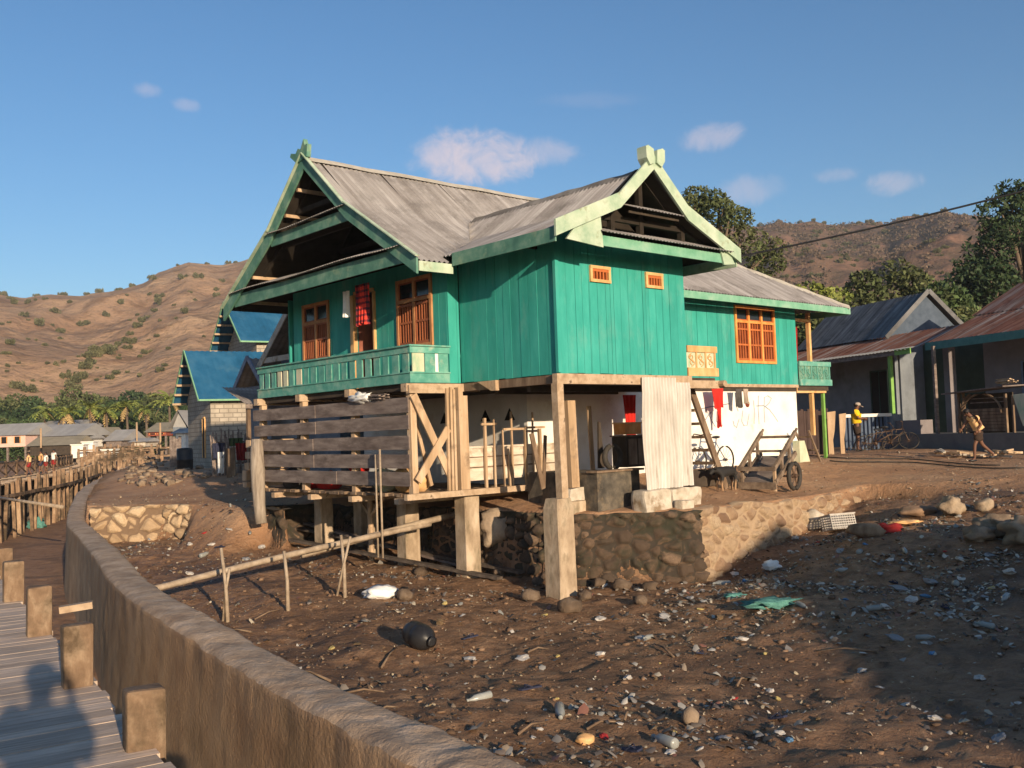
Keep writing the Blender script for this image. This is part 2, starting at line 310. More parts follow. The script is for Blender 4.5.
# ------------------------------------------------------------------ frames
OX, OY = 0.83, 17.0; HR = R_(41.4)
AX = (math.cos(HR), math.sin(HR)); BX = (-math.sin(HR), math.cos(HR))
def W(u, v, z=0.0): return Vector((OX + AX[0] * u + BX[0] * v, OY + AX[1] * u + BX[1] * v, z))
def UV(x, y):
    dx = x - OX; dy = y - OY; return dx * AX[0] + dy * AX[1], dx * BX[0] + dy * BX[1]

# ------------------------------------------------------------------ light and sky
SUN_AZ = R_(25.5); SUN_EL = R_(11.6)
sdir = Vector((-math.sin(SUN_AZ) * math.cos(SUN_EL), math.cos(SUN_AZ) * math.cos(SUN_EL), -math.sin(SUN_EL)))
sl = bpy.data.lights.new('sun', 'SUN'); sl.energy = 5.0; sl.angle = R_(.5); sl.color = (1.0, .79, .55)
so = bpy.data.objects.new('sun', sl); COL.objects.link(so); so.rotation_euler = sdir.to_track_quat('-Z', 'Y').to_euler(); so.location = (10, -20, 20)
w = bpy.data.worlds.new('World'); sc.world = w; w.use_nodes = True; nt = w.node_tree
for n in list(nt.nodes): nt.nodes.remove(n)
wo = nt.nodes.new('ShaderNodeOutputWorld'); bg = nt.nodes.new('ShaderNodeBackground'); sky = nt.nodes.new('ShaderNodeTexSky')
sky.sky_type = 'NISHITA'; sky.sun_disc = False; sky.sun_elevation = SUN_EL; sky.sun_rotation = R_(180) - SUN_AZ
sky.air_density = 1.0; sky.dust_density = .8; sky.ozone_density = 3.5; sky.altitude = 0
SKY_S = .112
bg.inputs['Strength'].default_value = SKY_S
gen = nd(nt, 'ShaderNodeTexCoord').outputs['Generated']
col = sky.outputs[0]
hs = nd(nt, 'ShaderNodeHueSaturation'); hs.inputs['Saturation'].default_value = 1.10; nt.links.new(col, hs.inputs['Color']); col = hs.outputs[0]
nz = noi(nt, gen, 30, 9, .62, .6)
for (px, py, rx, ry, k) in [(472, 157, 66, 31, .80), (540, 152, 40, 17, .34), (712, 137, 36, 16, .42), (838, 175, 24, 9, .25), (893, 183, 34, 13, .36),
                            (145, 90, 16, 9, .28), (186, 105, 15, 8, .24), (752, 190, 40, 18, .30), (590, 100, 60, 10, .08)]:
    c0 = ray(px, py).normalized(); ex = (ray(px + rx, py).normalized() - c0); ey = (ray(px, py + ry).normalized() - c0)
    sxx = ex / ex.length_squared; syy = ey / ey.length_squared
    def dotn(vec):
        d = nd(nt, 'ShaderNodeVectorMath', operation='DOT_PRODUCT'); nt.links.new(gen, d.inputs[0]); d.inputs[1].default_value = vec
        s_ = nd(nt, 'ShaderNodeMath', operation='SUBTRACT'); nt.links.new(d.outputs['Value'], s_.inputs[0]); s_.inputs[1].default_value = c0.dot(vec)
        p = nd(nt, 'ShaderNodeMath', operation='POWER'); a = nd(nt, 'ShaderNodeMath', operation='ABSOLUTE'); nt.links.new(s_.outputs[0], a.inputs[0]); nt.links.new(a.outputs[0], p.inputs[0]); p.inputs[1].default_value = 2; return p.outputs[0]
    a = nd(nt, 'ShaderNodeMath', operation='ADD'); nt.links.new(dotn(sxx), a.inputs[0]); nt.links.new(dotn(syy), a.inputs[1])
    front = nd(nt, 'ShaderNodeVectorMath', operation='DOT_PRODUCT'); nt.links.new(gen, front.inputs[0]); front.inputs[1].default_value = c0
    fg = nd(nt, 'ShaderNodeMath', operation='GREATER_THAN'); nt.links.new(front.outputs['Value'], fg.inputs[0]); fg.inputs[1].default_value = .5
    sh = nd(nt, 'ShaderNodeMath', operation='MULTIPLY_ADD'); nt.links.new(nz, sh.inputs[0]); sh.inputs[1].default_value = 2.7; sh.inputs[2].default_value = -.62   # noise lifts the puff
    df = nd(nt, 'ShaderNodeMath', operation='SUBTRACT'); nt.links.new(sh.outputs[0], df.inputs[0]); nt.links.new(a.outputs[0], df.inputs[1])
    mr = nd(nt, 'ShaderNodeMapRange', interpolation_type='SMOOTHSTEP'); nt.links.new(df.outputs[0], mr.inputs[0]); mr.inputs[1].default_value = -.45; mr.inputs[2].default_value = .95; mr.inputs[4].default_value = k
    mm = nd(nt, 'ShaderNodeMath', operation='MULTIPLY'); nt.links.new(mr.outputs[0], mm.inputs[0]); nt.links.new(fg.outputs[0], mm.inputs[1])
    col = mixc(nt, mm.outputs[0], col, (.60 / SKY_S, .50 / SKY_S, .52 / SKY_S))
nt.links.new(col, bg.inputs[0]); nt.links.new(bg.outputs[0], wo.inputs[0])
sc.view_settings.view_transform = 'Standard'; sc.view_settings.look = 'None'; sc.view_settings.gamma = 1; sc.view_settings.exposure = .46

# ------------------------------------------------------------------ terrain
SEA_IN = [(9, -7), (5.4, -2), (2.5, 2.2), (.75, 4.6), (.06, 5.67), (-.5, 6.45), (-1.66, 8.19), (-2.67, 9.8), (-4.15, 12.13), (-5.4, 14.4), (-6.49, 16.54), (-8.9, 21.3), (-11.05, 25.4), (-13.6, 31.3), (-18.3, 43), (-24, 59), (-34, 88)]
edge = [W(2.58, -.6), W(8.9, -.62)]
YARD = [(p.x, p.y) for p in edge] + [(11.5, 21.2), (20, 19), (60, 10), (900, 10), (900, 1200), (-300, 1200), (-60, 130), (-34, 88), (-24, 59), (-18.3, 43), (-13.6, 31.3), (-11.4, 26.2), (-9.6, 25.9), (-7.9, 25.4), (-6.5, 23.8), (-5.3, 22.6)]
YARD += [tuple(W(*q).xy) for q in [(-.9, 9.3), (.8, 9.0), (1.0, 6.5), (.55, 4.5), (.6, 2.5), (.9, .6), (1.7, .0)]]
CH = SEA_IN + [(-60, 130), (-600, 130), (-600, -80), (9, -80)]
def sdpoly(x, y, P):
    d = np.full(x.shape, 1e9); ins = np.zeros(x.shape, dtype=bool); n = len(P)
    for i in range(n):
        ax, ay = P[i]; bx, by = P[(i + 1) % n]; ex, ey = bx - ax, by - ay
        t = np.clip(((x - ax) * ex + (y - ay) * ey) / (ex * ex + ey * ey), 0, 1)
        d = np.minimum(d, np.hypot(x - ax - t * ex, y - ay - t * ey))
        c = ((ay > y) != (by > y)) & (x < (bx - ax) * (y - ay) / ((by - ay) if by != ay else 1e-9) + ax); ins ^= c
    return np.where(ins, d, -d)
MUD = [(0.64, 17.2, -1.6), (-1, 19, -1.5), (-2.2, 20.4, -1.36), (-4.4, 22.8, -1.2), (3.15, 18.3, -1.6), (4.9, 19.7, -1.24), (6.2, 20.3, -1.0), (8.4, 21.6, -.5), (7.6, 18.6, -.72), (10, 20, -.3), (10, 15, -.85),
       (8, 12, -1.25), (3, 10, -1.62), (5, 15, -1.4), (0, 8, -1.62), (-4, 14, -1.62), (-8, 20, -1.5), (-9, 23, -1.2), (-6, 24, -1.2), (0, 13, -1.62), (13, 20, -.1), (15, 14, -.4), (12, 8, -.9), (0, 3, -1.7), (10, 0, -1.5), (2, 14, -1.6), (30, 5, -.6), (0, -30, -1.6), (40, -20, -.8)]
def ground(x, y):
    x = np.asarray(x, float); y = np.asarray(y, float); num = 0; den = 0
    for (a, b, c) in MUD:
        wgt = 1.0 / ((x - a) ** 2 + (y - b) ** 2 + .6) ** 1.6; num = num + wgt * c; den = den + wgt
    mud = num / den + .13 * fbm(x * .55, y * .55, 3) + .10 * fbm(x * 1.9 + 5, y * 1.9, 3) + .075 * fbm(x * 4.5, y * 4.5, 3) + .05 * np.abs(fbm(x * 9 + 3, y * 9, 2))
    u = (x - OX) * AX[0] + (y - OY) * AX[1]; v = (x - OX) * BX[0] + (y - OY) * BX[1]
    far = sstep(30, 60, y)
    yd = -.30 + .55 * sstep(-.8, 3.2, v) * sstep(0, 3, u) + .38 * sstep(7, 13, u) * (1 - sstep(-.8, 3.2, v)); yd = np.minimum(yd, .26) + .03 * fbm(x * 1.4, y * 1.4, 3) + .02 * fbm(x * 5, y * 5, 2)
    yd = yd * (1 - far) + far * (.05 + .25 * fbm(x * .2, y * .2, 3))
    yd = yd + .25 * sstep(0, 1, -u / 3) * sstep(32, 42, y) * np.maximum(fbm(x * .5, y * .5, 4), 0)
    sd = sdpoly(x, y, YARD); wd = .10 + 1.7 * sstep(8.0, 9.6, x) + 1.5 * (1 - sstep(-6.8, -5.6, x)) * sstep(-8.6, -8.0, x)
    s = sstep(-wd * 1.0, 0.0, sd); h = mud * (1 - s) + yd * s
    ch = -2.4 + 2.2 * sstep(80, 110, y) + .10 * fbm(x * .8, y * .8, 3) + .05 * fbm(x * 3, y * 3, 3)
    sc_ = sdpoly(x, y, CH); s2 = sstep(.05, .3, sc_); h = h * (1 - s2) + ch * s2
    dry = np.clip(s * 1.0 + .22 * fbm(x * .7, y * .7, 3) + .35 * sstep(-3.2, -.2, sd) * (x < -5) - .15 * (1 - s), 0, 1) * (1 - s2) + s2 * .25
    return h, dry
def gz(x, y): return float(ground(np.array([x]), np.array([y]))[0][0])
def growth(a, b, st, far, k):
    core = list(np.arange(a, b, st)); lo = []; hi = []; d = st; p = a
    while p > -far: d *= k; p -= d; lo.append(p)
    d = st; p = core[-1]
    while p < far: d *= k; p += d; hi.append(p)
    return np.array(lo[::-1] + core + hi)
gx = growth(-13.5, 15.5, .075, 1500, 1.17); gy = growth(5.2, 28.5, .08, 1500, 1.17)
XX, YY = np.meshgrid(gx, gy); HH, DD = ground(XX, YY)
def gz(x, y):
    i = min(max(int(np.searchsorted(gx, x)) - 1, 0), len(gx) - 2); j = min(max(int(np.searchsorted(gy, y)) - 1, 0), len(gy) - 2)
    a = (x - gx[i]) / (gx[i + 1] - gx[i]); b = (y - gy[j]) / (gy[j + 1] - gy[j])
    return float((HH[j, i] * (1 - a) + HH[j, i + 1] * a) * (1 - b) + (HH[j + 1, i] * (1 - a) + HH[j + 1, i + 1] * a) * b)
nx_, ny_ = len(gx), len(gy); idx = np.arange(nx_ * ny_).reshape(ny_, nx_)
fq = np.stack([idx[:-1, :-1], idx[:-1, 1:], idx[1:, 1:], idx[1:, :-1]], -1).reshape(-1, 4)
g_o = np_mesh('ground', np.stack([XX.ravel(), YY.ravel(), HH.ravel()], -1), fq, M['ground'])
at_d = g_o.data.attributes.new('dry', 'FLOAT', 'POINT'); at_d.data.foreach_set('value', DD.ravel().astype(np.float32)); tag(g_o, kind='structure')

# ------------------------------------------------------------------ hills
SKL = [(-120, 300), (-60, 285), (0, 293), (25, 296), (51, 291), (84, 293), (114, 287), (145, 281), (157, 271), (188, 260), (223, 263), (254, 254), (330, 244), (420, 236), (520, 228), (640, 222), (759, 224), (777, 219), (792, 222), (813, 218), (828, 223), (868, 220), (886, 223),
       (900, 215), (920, 212), (944, 208), (966, 213), (988, 215), (1024, 222), (1100, 235), (1250, 260)]
sk = [(math.atan2(ray(*p).x, ray(*p).y), ray(*p).z / math.hypot(ray(*p).x, ray(*p).y)) for p in SKL]
sk_a = np.array([a for a, b in sk]); sk_t = np.array([b for a, b in sk])
RI, RO_ = 185.0, 640.0
def hill(az, R):
    s = np.clip((R - RI) / (RO_ - RI), 0, 1.6); t = np.interp(az, sk_a, sk_t)
    t = t + .0035 * fbm(az * 60, az * 0 + 3, 3)
    x = R * np.sin(az); y = R * np.cos(az)
    prof = np.where(s < 1, np.power(np.clip(s, 0, 1), .82), 1 - (s - 1) * .9)
    env = np.clip(s * (1 - s) * 4, 0, 1) * (s < 1)
    r1 = 1 - np.abs(fbm(x * .011 + 4, y * .006, 4)) * 4.2; r2 = fbm(x * .04, y * .03, 4)
    h = (t * RO_) * prof + env * (14 * r1 - 8 + 9 * r2) + 1.2 * fbm(x * .15, y * .15, 3) * np.clip(s * 8, 0, 1)
    lim = t * R * (.93 + .05 * s); h = np.where(s < .985, np.minimum(h, lim + ZC), h)
    return h - 1.5 * (s <= 0) - .5
azs = np.linspace(R_(-62), R_(62), 620); rs_ = np.concatenate([np.linspace(RI - 6, RO_, 170), np.linspace(RO_ + 10, 1000, 16)])
AZ, RR = np.meshgrid(azs, rs_); HZ = hill(AZ, RR)
ix = np.arange(AZ.size).reshape(AZ.shape); fh = np.stack([ix[:-1, :-1], ix[:-1, 1:], ix[1:, 1:], ix[1:, :-1]], -1).reshape(-1, 4)
def hill_mat():
    m, nt, b = newmat('dry_grass_hill'); pos = nd(nt, 'ShaderNodeNewGeometry').outputs['Position']
    n1 = noi(nt, pos, .02, 6, .6); n2 = noi(nt, pos, .12, 6, .65); n3 = noi(nt, pos, .6, 4, .7)
    c = ramp(nt, n1, [(.35, (.27, .165, .105)), (.5, (.35, .225, .145)), (.66, (.42, .285, .185))])
    c = mixc(nt, ramp(nt, n2, [(.50, (0, 0, 0)), (.66, (.75, .75, .75))]), c, (.17, .10, .06)); c = mixc(nt, ramp(nt, n3, [(.53, (0, 0, 0)), (.64, (.55, .55, .55))]), c, (.15, .115, .06))
    # the right-hand hill is scrubby
    sx = nd(nt, 'ShaderNodeSeparateXYZ'); nt.links.new(pos, sx.inputs[0]); mr = nd(nt, 'ShaderNodeMapRange'); nt.links.new(sx.outputs[0], mr.inputs[0]); mr.inputs[1].default_value = 40; mr.inputs[2].default_value = 130
    n4 = noi(nt, pos, .05, 7, .72); scrub = ramp(nt, n4, [(.38, (.22, .125, .088)), (.5, (.145, .092, .066)), (.64, (.075, .062, .044))])
    c = mixc(nt, mr.outputs[0], c, scrub)
    nt.links.new(c, b.inputs[0]); b.inputs['Roughness'].default_value = 1; b.inputs['Specular IOR Level'].default_value = .1
    bp = nd(nt, 'ShaderNodeBump'); bp.inputs['Strength'].default_value = .8; bp.inputs['Distance'].default_value = 3.0; nt.links.new(n2, bp.inputs['Height']); nt.links.new(bp.outputs[0], b.inputs['Normal']); return m
hl = np_mesh('hills', np.stack([(RR * np.sin(AZ)).ravel(), (RR * np.cos(AZ)).ravel(), HZ.ravel()], -1), fh, hill_mat()); tag(hl, kind='structure')
def hill_hit(px, py):                       # where a bearing meets the hillside
    d = ray(px, py); hd = math.hypot(d.x, d.y); az = math.atan2(d.x, d.y)
    Rs = np.arange(RI, RO_ + 20, 3.0); hs_ = hill(np.full(Rs.shape, az), Rs); ok = np.nonzero(hs_ >= ZC + d.z / hd * Rs)[0]; R = float(Rs[ok[0]]) if len(ok) else RO_
    return Vector((R * math.sin(az), R * math.cos(az), float(hill(np.array([az]), np.array([R]))[0]))), R

# ------------------------------------------------------------------ stone walls
rnd = random.Random(11)
def stone_face(root, path, zb, zt, size, ms, mm, prot=.05, thick=.25, mossy=False):
    """rubble wall along path (world xy), facing right of travel; every stone is a cell pushed out of the mortar"""
    L = 0; seg = []; seed = rnd.uniform(0, 90)
    for a, b in zip(path[:-1], path[1:]): seg.append((L, Vector(a), Vector(b), (Vector(b) - Vector(a)).length)); L += seg[-1][3]
    def pt(s):
        for (l0, a, b, ln) in seg:
            if s <= l0 + ln + 1e-6: break
        d = (b - a) / ln; return a + d * (s - l0), Vector((d.y, -d.x))
    N = int(L / .032); K = int(max(zt(.5) - zb(.1), 1.0) / .032); vs = []; fs = []; ce = []; ed = []; fx = 1 / (size * 1.25); fz = 1 / (size * .95)
    for i in range(N + 1):
        s = L * i / N; p, n = pt(s); b0, t0 = zb(s / L), zt(s / L) + .03 * noise.noise(Vector((s * 3, 2, 0)))
        for k in range(K + 1):
            z = b0 + (t0 - b0) * k / K; wob = .3 * noise.noise(Vector((s * 4, z * 4, seed))); q3 = Vector((s * fx + wob + seed, z * fz - wob * .8, seed)); dd, pp = noise.voronoi(q3)
            e = dd[1] - dd[0]; c = (math.sin(pp[0].x * 91.7 + pp[0].y * 47.3) * 43758.5) % 1; h = min(max((e - .05) / .30, 0), 1); h = h * h * (3 - 2 * h)
            o = prot * h * (.6 + .9 * c) + .012 * noise.fractal(Vector((s * 14, z * 14, 1)), .9, 2, 3) + .06 * (1 - k / K); q = p + n * o; vs.append((q.x, q.y, z)); ce.append(c); ed.append(e)
        q = p - n * thick; vs.append((q.x, q.y, t0 + .02 * noise.noise(Vector((s * 4, 7, 1))))); ce.append(.5); ed.append(0)
    for i in range(N):
        for k in range(K + 1): a = i * (K + 2) + k; fs.append((a, a + K + 2, a + K + 3, a + 1))
    o = np_mesh('stonework', vs, fs, ms, root)
    for nm, arr in (('cell', ce), ('edge', ed)): at_ = o.data.attributes.new(nm, 'FLOAT', 'POINT'); at_.data.foreach_set('value', np.array(arr, dtype=np.float32))
    return o
def cell_mat(name, stones, mortar, th=(.05, .13), moss=None, lime=None):
    m, nt, b = newmat(name); pos = coords(nt, (1, 1, 1)); c_ = nd(nt, 'ShaderNodeAttribute', attribute_name='cell').outputs['Fac']; e_ = nd(nt, 'ShaderNodeAttribute', attribute_name='edge').outputs['Fac']
    k = len(stones); c = ramp(nt, c_, [((i + .5) / k, q) for i, q in enumerate(stones)]); n = noi(nt, pos, 24, 5, .7); n2 = noi(nt, pos, 7, 4)
    c = mixc(nt, ramp(nt, n, [(.35, (0, 0, 0)), (.7, (.65, .65, .65))]), c, tuple(q * .5 for q in stones[0]))
    ad = nd(nt, 'ShaderNodeMath', operation='MULTIPLY_ADD'); nt.links.new(n2, ad.inputs[0]); ad.inputs[1].default_value = -.16; nt.links.new(e_, ad.inputs[2])
    c = mixc(nt, ramp(nt, ad.outputs[0], [(max(th[0] - .08, 0), (0, 0, 0)), (th[1] - .08 + .03, (1, 1, 1))]), mortar, c)
    if lime: c = mixc(nt, ramp(nt, noi(nt, pos, 2.6, 5, .65), [(.50, (0, 0, 0)), (.66, (.5, .5, .5))]), c, lime)
    if moss: c = mixc(nt, ramp(nt, noi(nt, pos, 1.3, 5, .7), [(.47, (0, 0, 0)), (.60, (.85, .85, .85))]), c, moss)
    nt.links.new(c, b.inputs[0]); b.inputs['Roughness'].default_value = .92
    bp = nd(nt, 'ShaderNodeBump'); bp.inputs['Strength'].default_value = .7; bp.inputs['Distance'].default_value = .02; nt.links.new(n, bp.inputs['Height']); nt.links.new(bp.outputs[0], b.inputs['Normal']); return m
tw = empty('stone_wall', (0, 0, 0), 0, 'sunlit mortared field stone retaining wall running right from the corner below the hand cart', 'retaining wall')
p2_ = [W(2.78, -.68).xy, W(5, -.68).xy, W(7, -.64).xy, W(8.9, -.6).xy, W(9.5, -.3).xy]
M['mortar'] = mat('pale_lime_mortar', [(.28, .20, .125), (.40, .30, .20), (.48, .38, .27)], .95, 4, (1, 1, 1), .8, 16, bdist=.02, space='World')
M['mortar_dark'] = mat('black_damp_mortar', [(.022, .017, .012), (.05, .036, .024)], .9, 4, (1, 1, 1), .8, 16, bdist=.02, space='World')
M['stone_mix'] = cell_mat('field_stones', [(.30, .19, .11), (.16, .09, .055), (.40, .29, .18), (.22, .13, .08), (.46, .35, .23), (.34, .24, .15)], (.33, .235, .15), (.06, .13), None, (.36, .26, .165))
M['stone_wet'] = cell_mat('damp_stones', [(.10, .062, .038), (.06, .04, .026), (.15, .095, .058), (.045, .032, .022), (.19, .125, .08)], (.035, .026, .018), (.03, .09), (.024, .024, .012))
M['cobble'] = cell_mat('pale_cobbles', [(.50, .36, .22), (.38, .26, .155), (.60, .46, .30), (.34, .235, .14)], (.16, .105, .065), (.04, .10))
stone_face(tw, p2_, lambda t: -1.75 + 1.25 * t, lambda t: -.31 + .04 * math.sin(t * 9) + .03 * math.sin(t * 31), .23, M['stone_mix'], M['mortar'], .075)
tw2 = empty('stone_wall', (0, 0, 0), 0, 'dark damp field stone retaining wall under the stilt house, left of its lit corner', 'retaining wall')
p1_ = [W(.55, 4.6).xy, W(.6, 2.5).xy, W(.88, .55).xy, W(1.7, -.06).xy, W(2.36, -.55).xy, W(2.5, -.66).xy, W(2.62, -.70).xy, W(2.82, -.70).xy]
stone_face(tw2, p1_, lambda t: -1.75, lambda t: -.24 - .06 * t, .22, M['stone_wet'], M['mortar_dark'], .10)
tw3 = empty('stone_wall', (0, 0, 0), 0, 'crumbling dark earth and stone ledge under the left end of the porch', 'retaining wall')
p3_ = [(-7.6, 25.3), (-6.6, 24.0), (-5.3, 22.5), tuple(W(-.9, 9.2).xy), tuple(W(.75, 8.9).xy), tuple(W(.95, 6.5).xy), tuple(W(.5, 4.5).xy)]
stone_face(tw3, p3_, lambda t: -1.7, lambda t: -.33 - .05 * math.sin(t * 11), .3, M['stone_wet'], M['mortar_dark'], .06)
# pale cobbled bank
tb = empty('cobble_wall', (0, 0, 0), 0, 'low dry stacked wall of pale yellow cobbles beside the curved sea wall', 'stone wall')
p4_ = [(-11.0, 25.5), (-10.2, 25.6), (-9.2, 25.75), (-8.1, 25.3)]
stone_face(tb, p4_, lambda t: -1.6, lambda t: -.30 - .5 * max(0, t - .8), .31, M['cobble'], M['mortar'], .12)

# ------------------------------------------------------------------ curved sea wall
def seawall():
    P = [Vector(p) for p in SEA_IN]; pts = []; s = 0; L = [0]
    for a, b in zip(P[:-1], P[1:]): L.append(L[-1] + (b - a).length)
    def at_s(s):
        for i in range(len(P) - 1):
            if s <= L[i + 1]: break
        t = (s - L[i]) / (L[i + 1] - L[i]); p0 = P[max(i - 1, 0)]; p1 = P[i]; p2 = P[i + 1]; p3 = P[min(i + 2, len(P) - 1)]
        return .5 * ((2 * p1) + (p2 - p0) * t + (2 * p0 - 5 * p1 + 4 * p2 - p3) * t * t + (3 * p1 - p0 - 3 * p2 + p3) * t ** 3)
    s = 4.0
    while s < L[-1] - .2:
        p = at_s(s); q = at_s(s + .02); d = (q - p).normalized(); pts.append((s, p, Vector((-d.y, d.x)))); s += .05 + .012 * max(0, p.y - 7)
    vs = []; fs = []; mi = []
    TH = .47
    K1, K2, K3 = 8, 8, 26
    for (s, p, n) in pts:                       # n points left, to the channel
        f3 = lambda a, b, c: noise.fractal(Vector((a, b, c)), .9, 2.1, 4)
        ztop = -.65 + .02 * math.sin(s * .9) + .25 * max(0, min(1, (p.y - 26) / 8))
        bot = -2.7
        e1 = .022 * f3(s * 2.2, 1, 0) + .012 * f3(s * 9, 4, 0); e2 = .02 * f3(s * 2.0, 9, 0) + .006 * f3(s * 9, 2, 0)
        for k in range(K1):
            z = -2.0 + (ztop + 2.0) * k / K1; q = p - n * (.04 * (1 - k / K1) + .02 * f3(s * 3, z * 3, 5) + e1); vs.append((q.x, q.y, z))
        for k in range(K2 + 1):
            t = k / K2; q = p + n * (t * (TH + e2) - e1 * (1 - t)); rd = .045 * (abs(2 * t - 1) ** 5); vs.append((q.x, q.y, ztop - rd + .016 * f3(q.x * 7, q.y * 7, 0) + .02 * f3(q.x * 1.5, q.y * 1.5, 3)))
        for k in range(1, K3 + 1):
            t = k / K3; z = ztop - .02 + (bot - ztop) * t; o = TH + e2 * (1 - min(t * 4, 1)) + .10 * t + .010 * f3(s * 2.0, z * 2.6, 7) + .006 * f3(s * 10, z * 12.0, 2); q = p + n * o; vs.append((q.x, q.y, z))
    C = K1 + K2 + 1 + K3
    for i in range(len(pts) - 1):
        for k in range(C - 1):
            a = i * C + k; fs.append((a, a + 1, a + C + 1, a + C)); mi.append(0 if K1 - 1 <= k < K1 + K2 else 1)
    mt = mat('sandy_cement_top', [(.32, .22, .145), (.44, .32, .22), (.54, .41, .30)], .92, 3, (1, 1, 1), .9, 20, 0, (.22, .15, .10), 1.6, (.5, .8), bdist=.02)
    ms = mat('tide_stained_cement', [(.29, .18, .105), (.36, .235, .14), (.42, .285, .178)], .9, 1.6, (1, 1, 1), .8, 22, 0, (.16, .105, .055), .9, (.52, .80), (1, 1, .8), bdist=.02)
    return np_mesh('sea_wall', vs, fs, mt, None, True, mi, [mt, ms])
sw = tag(seawall(), 'long curved low cement sea wall with a rough sandy top and stained side', 'sea wall')
# ------------------------------------------------------------------ roofing helpers
def roof_mat(name, st, cols, rustp=None):
    m, nt, b = newmat(name); tc = nd(nt, 'ShaderNodeTexCoord').outputs['Object']
    def mp(s):
        n = nd(nt, 'ShaderNodeMapping'); n.inputs['Scale'].default_value = s; nt.links.new(tc, n.inputs[0]); return n.outputs[0]
    streak = noi(nt, mp(st), 1.0, 4, .55); blot = noi(nt, tc, 1.3, 6, .65); fine = noi(nt, tc, 18, 4, .7)
    c = ramp(nt, streak, [(.3, cols[0]), (.5, cols[1]), (.68, cols[2])])
    c = mixc(nt, ramp(nt, blot, [(.48, (0, 0, 0)), (.72, (.8, .8, .8))]), c, tuple(x * .55 for x in cols[0]))
    c = mixc(nt, ramp(nt, fine, [(.55, (0, 0, 0)), (.75, (.5, .5, .5))]), c, cols[2])
    if rustp: c = mixc(nt, ramp(nt, noi(nt, mp(tuple(q * .6 for q in st)), .9, 5, .7), rustp[0]), c, rustp[1])
    nt.links.new(c, b.inputs[0]); b.inputs['Roughness'].default_value = .85; b.inputs['Specular IOR Level'].default_value = .25
    bp = nd(nt, 'ShaderNodeBump'); bp.inputs['Strength'].default_value = .35; bp.inputs['Distance'].default_value = .01; nt.links.new(fine, bp.inputs['Height']); nt.links.new(bp.outputs[0], b.inputs['Normal'])
    return m
GREY = [(.21, .19, .18), (.30, .28, .27), (.40, .38, .37)]
M['roof_v'] = roof_mat('weathered_roof_sheet_a', (5.5, .3, .3), GREY); M['roof_u'] = roof_mat('weathered_roof_sheet_b', (.3, 5.5, .3), GREY)
def corr(fn, a0, a1, rlo, rhi, brk, lam=.115, amp=.022, spl=5, thick=0):
    """corrugated sheet: fn(a, r, w) -> xyz; ridges run down the slope"""
    n = max(2, int((a1 - a0) / lam * spl)); vs = []; fs = []; K = len(brk)
    for i in range(n + 1):
        a = a0 + (a1 - a0) * i / n; lo = rlo(a); hi = rhi(a); w = amp * math.sin(2 * PI * (a - a0) / lam)
        for r in brk:
            rr = min(max(r, lo), max(hi, lo)); vs.append(fn(a, rr, w + .012 * noise.noise(Vector((a * .9, rr * .8, 3))) + (.012 if rr > 1.9 else 0)))
    for i in range(n):
        if rhi(a0 + (a1 - a0) * (i + .5) / n) <= rlo(a0 + (a1 - a0) * (i + .5) / n): continue
        for k in range(K - 1): q = i * K + k; fs.append((q, q + K, q + K + 1, q + 1))
    return vs, fs
def prof_fn(P):
    xs = [p[0] for p in P]; zs = [p[1] for p in P]
    return (lambda r: float(np.interp(r, xs, zs))), (lambda z: float(np.interp(z, zs, xs)))

H = empty('stilt_house', (OX, OY, 0), HR, 'turquoise wooden stilt house with grey corrugated roofs and slatted under-porch, standing over the mud', 'house')
pm, pmi = prof_fn([(0, 4.42), (2.27, 5.80), (3.88, 7.15)])
HALF_W = 2.45; CW = 1.72
pw, pwi = prof_fn([(0, 4.58), (1.5, 5.20), (2.45, 5.93)])
EV = 2.0; EU = 13.3; BV = EV + 7.76; UG = -1.52; VG = -.82
def wing_r(u): return HALF_W - abs(u - CW)
brk = [0, .4, .8, 1.2, 1.6, 1.95, 2.0, 2.27, 2.6, 3.0, 3.4, 3.88]
vs, fs = corr(lambda a, r, w: (a, EV + r, pm(r) + w), UG + .02, EU, lambda u: (pmi(pw(wing_r(u))) if wing_r(u) > 0 and pw(wing_r(u)) > 4.42 else 0), lambda u: min(3.88, EU - u), brk)
mb = MB(); mb.add(vs, fs)
vs, fs = corr(lambda a, r, w: (a, BV - r, pm(r) + w), UG + .02, EU, lambda u: 0, lambda u: min(3.88, EU - u), brk); mb.add(vs, fs)
roof = mb.build('roof', M['roof_v'], H, True)
def shade_sheet(parts, name):  # dark sheets added under the roofs to shade the gable openings
    l_ = MB(); [l_.add(v, f) for v, f in parts]; return l_.build(name, M['attic_shade'], H)
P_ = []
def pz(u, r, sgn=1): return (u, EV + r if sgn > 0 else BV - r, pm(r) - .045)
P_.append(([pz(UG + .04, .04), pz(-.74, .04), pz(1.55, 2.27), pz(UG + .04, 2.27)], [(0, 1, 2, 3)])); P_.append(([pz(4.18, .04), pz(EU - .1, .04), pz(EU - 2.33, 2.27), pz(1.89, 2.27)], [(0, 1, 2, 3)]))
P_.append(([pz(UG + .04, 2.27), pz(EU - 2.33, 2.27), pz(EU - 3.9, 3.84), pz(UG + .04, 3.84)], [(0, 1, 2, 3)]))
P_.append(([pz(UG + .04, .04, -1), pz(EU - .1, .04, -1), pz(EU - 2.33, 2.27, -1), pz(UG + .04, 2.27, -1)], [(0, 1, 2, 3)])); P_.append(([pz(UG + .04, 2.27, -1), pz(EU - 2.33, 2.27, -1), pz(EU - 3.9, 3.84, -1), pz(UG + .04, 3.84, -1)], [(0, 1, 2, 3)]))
shade_sheet(P_, 'roof_shade_sheet')
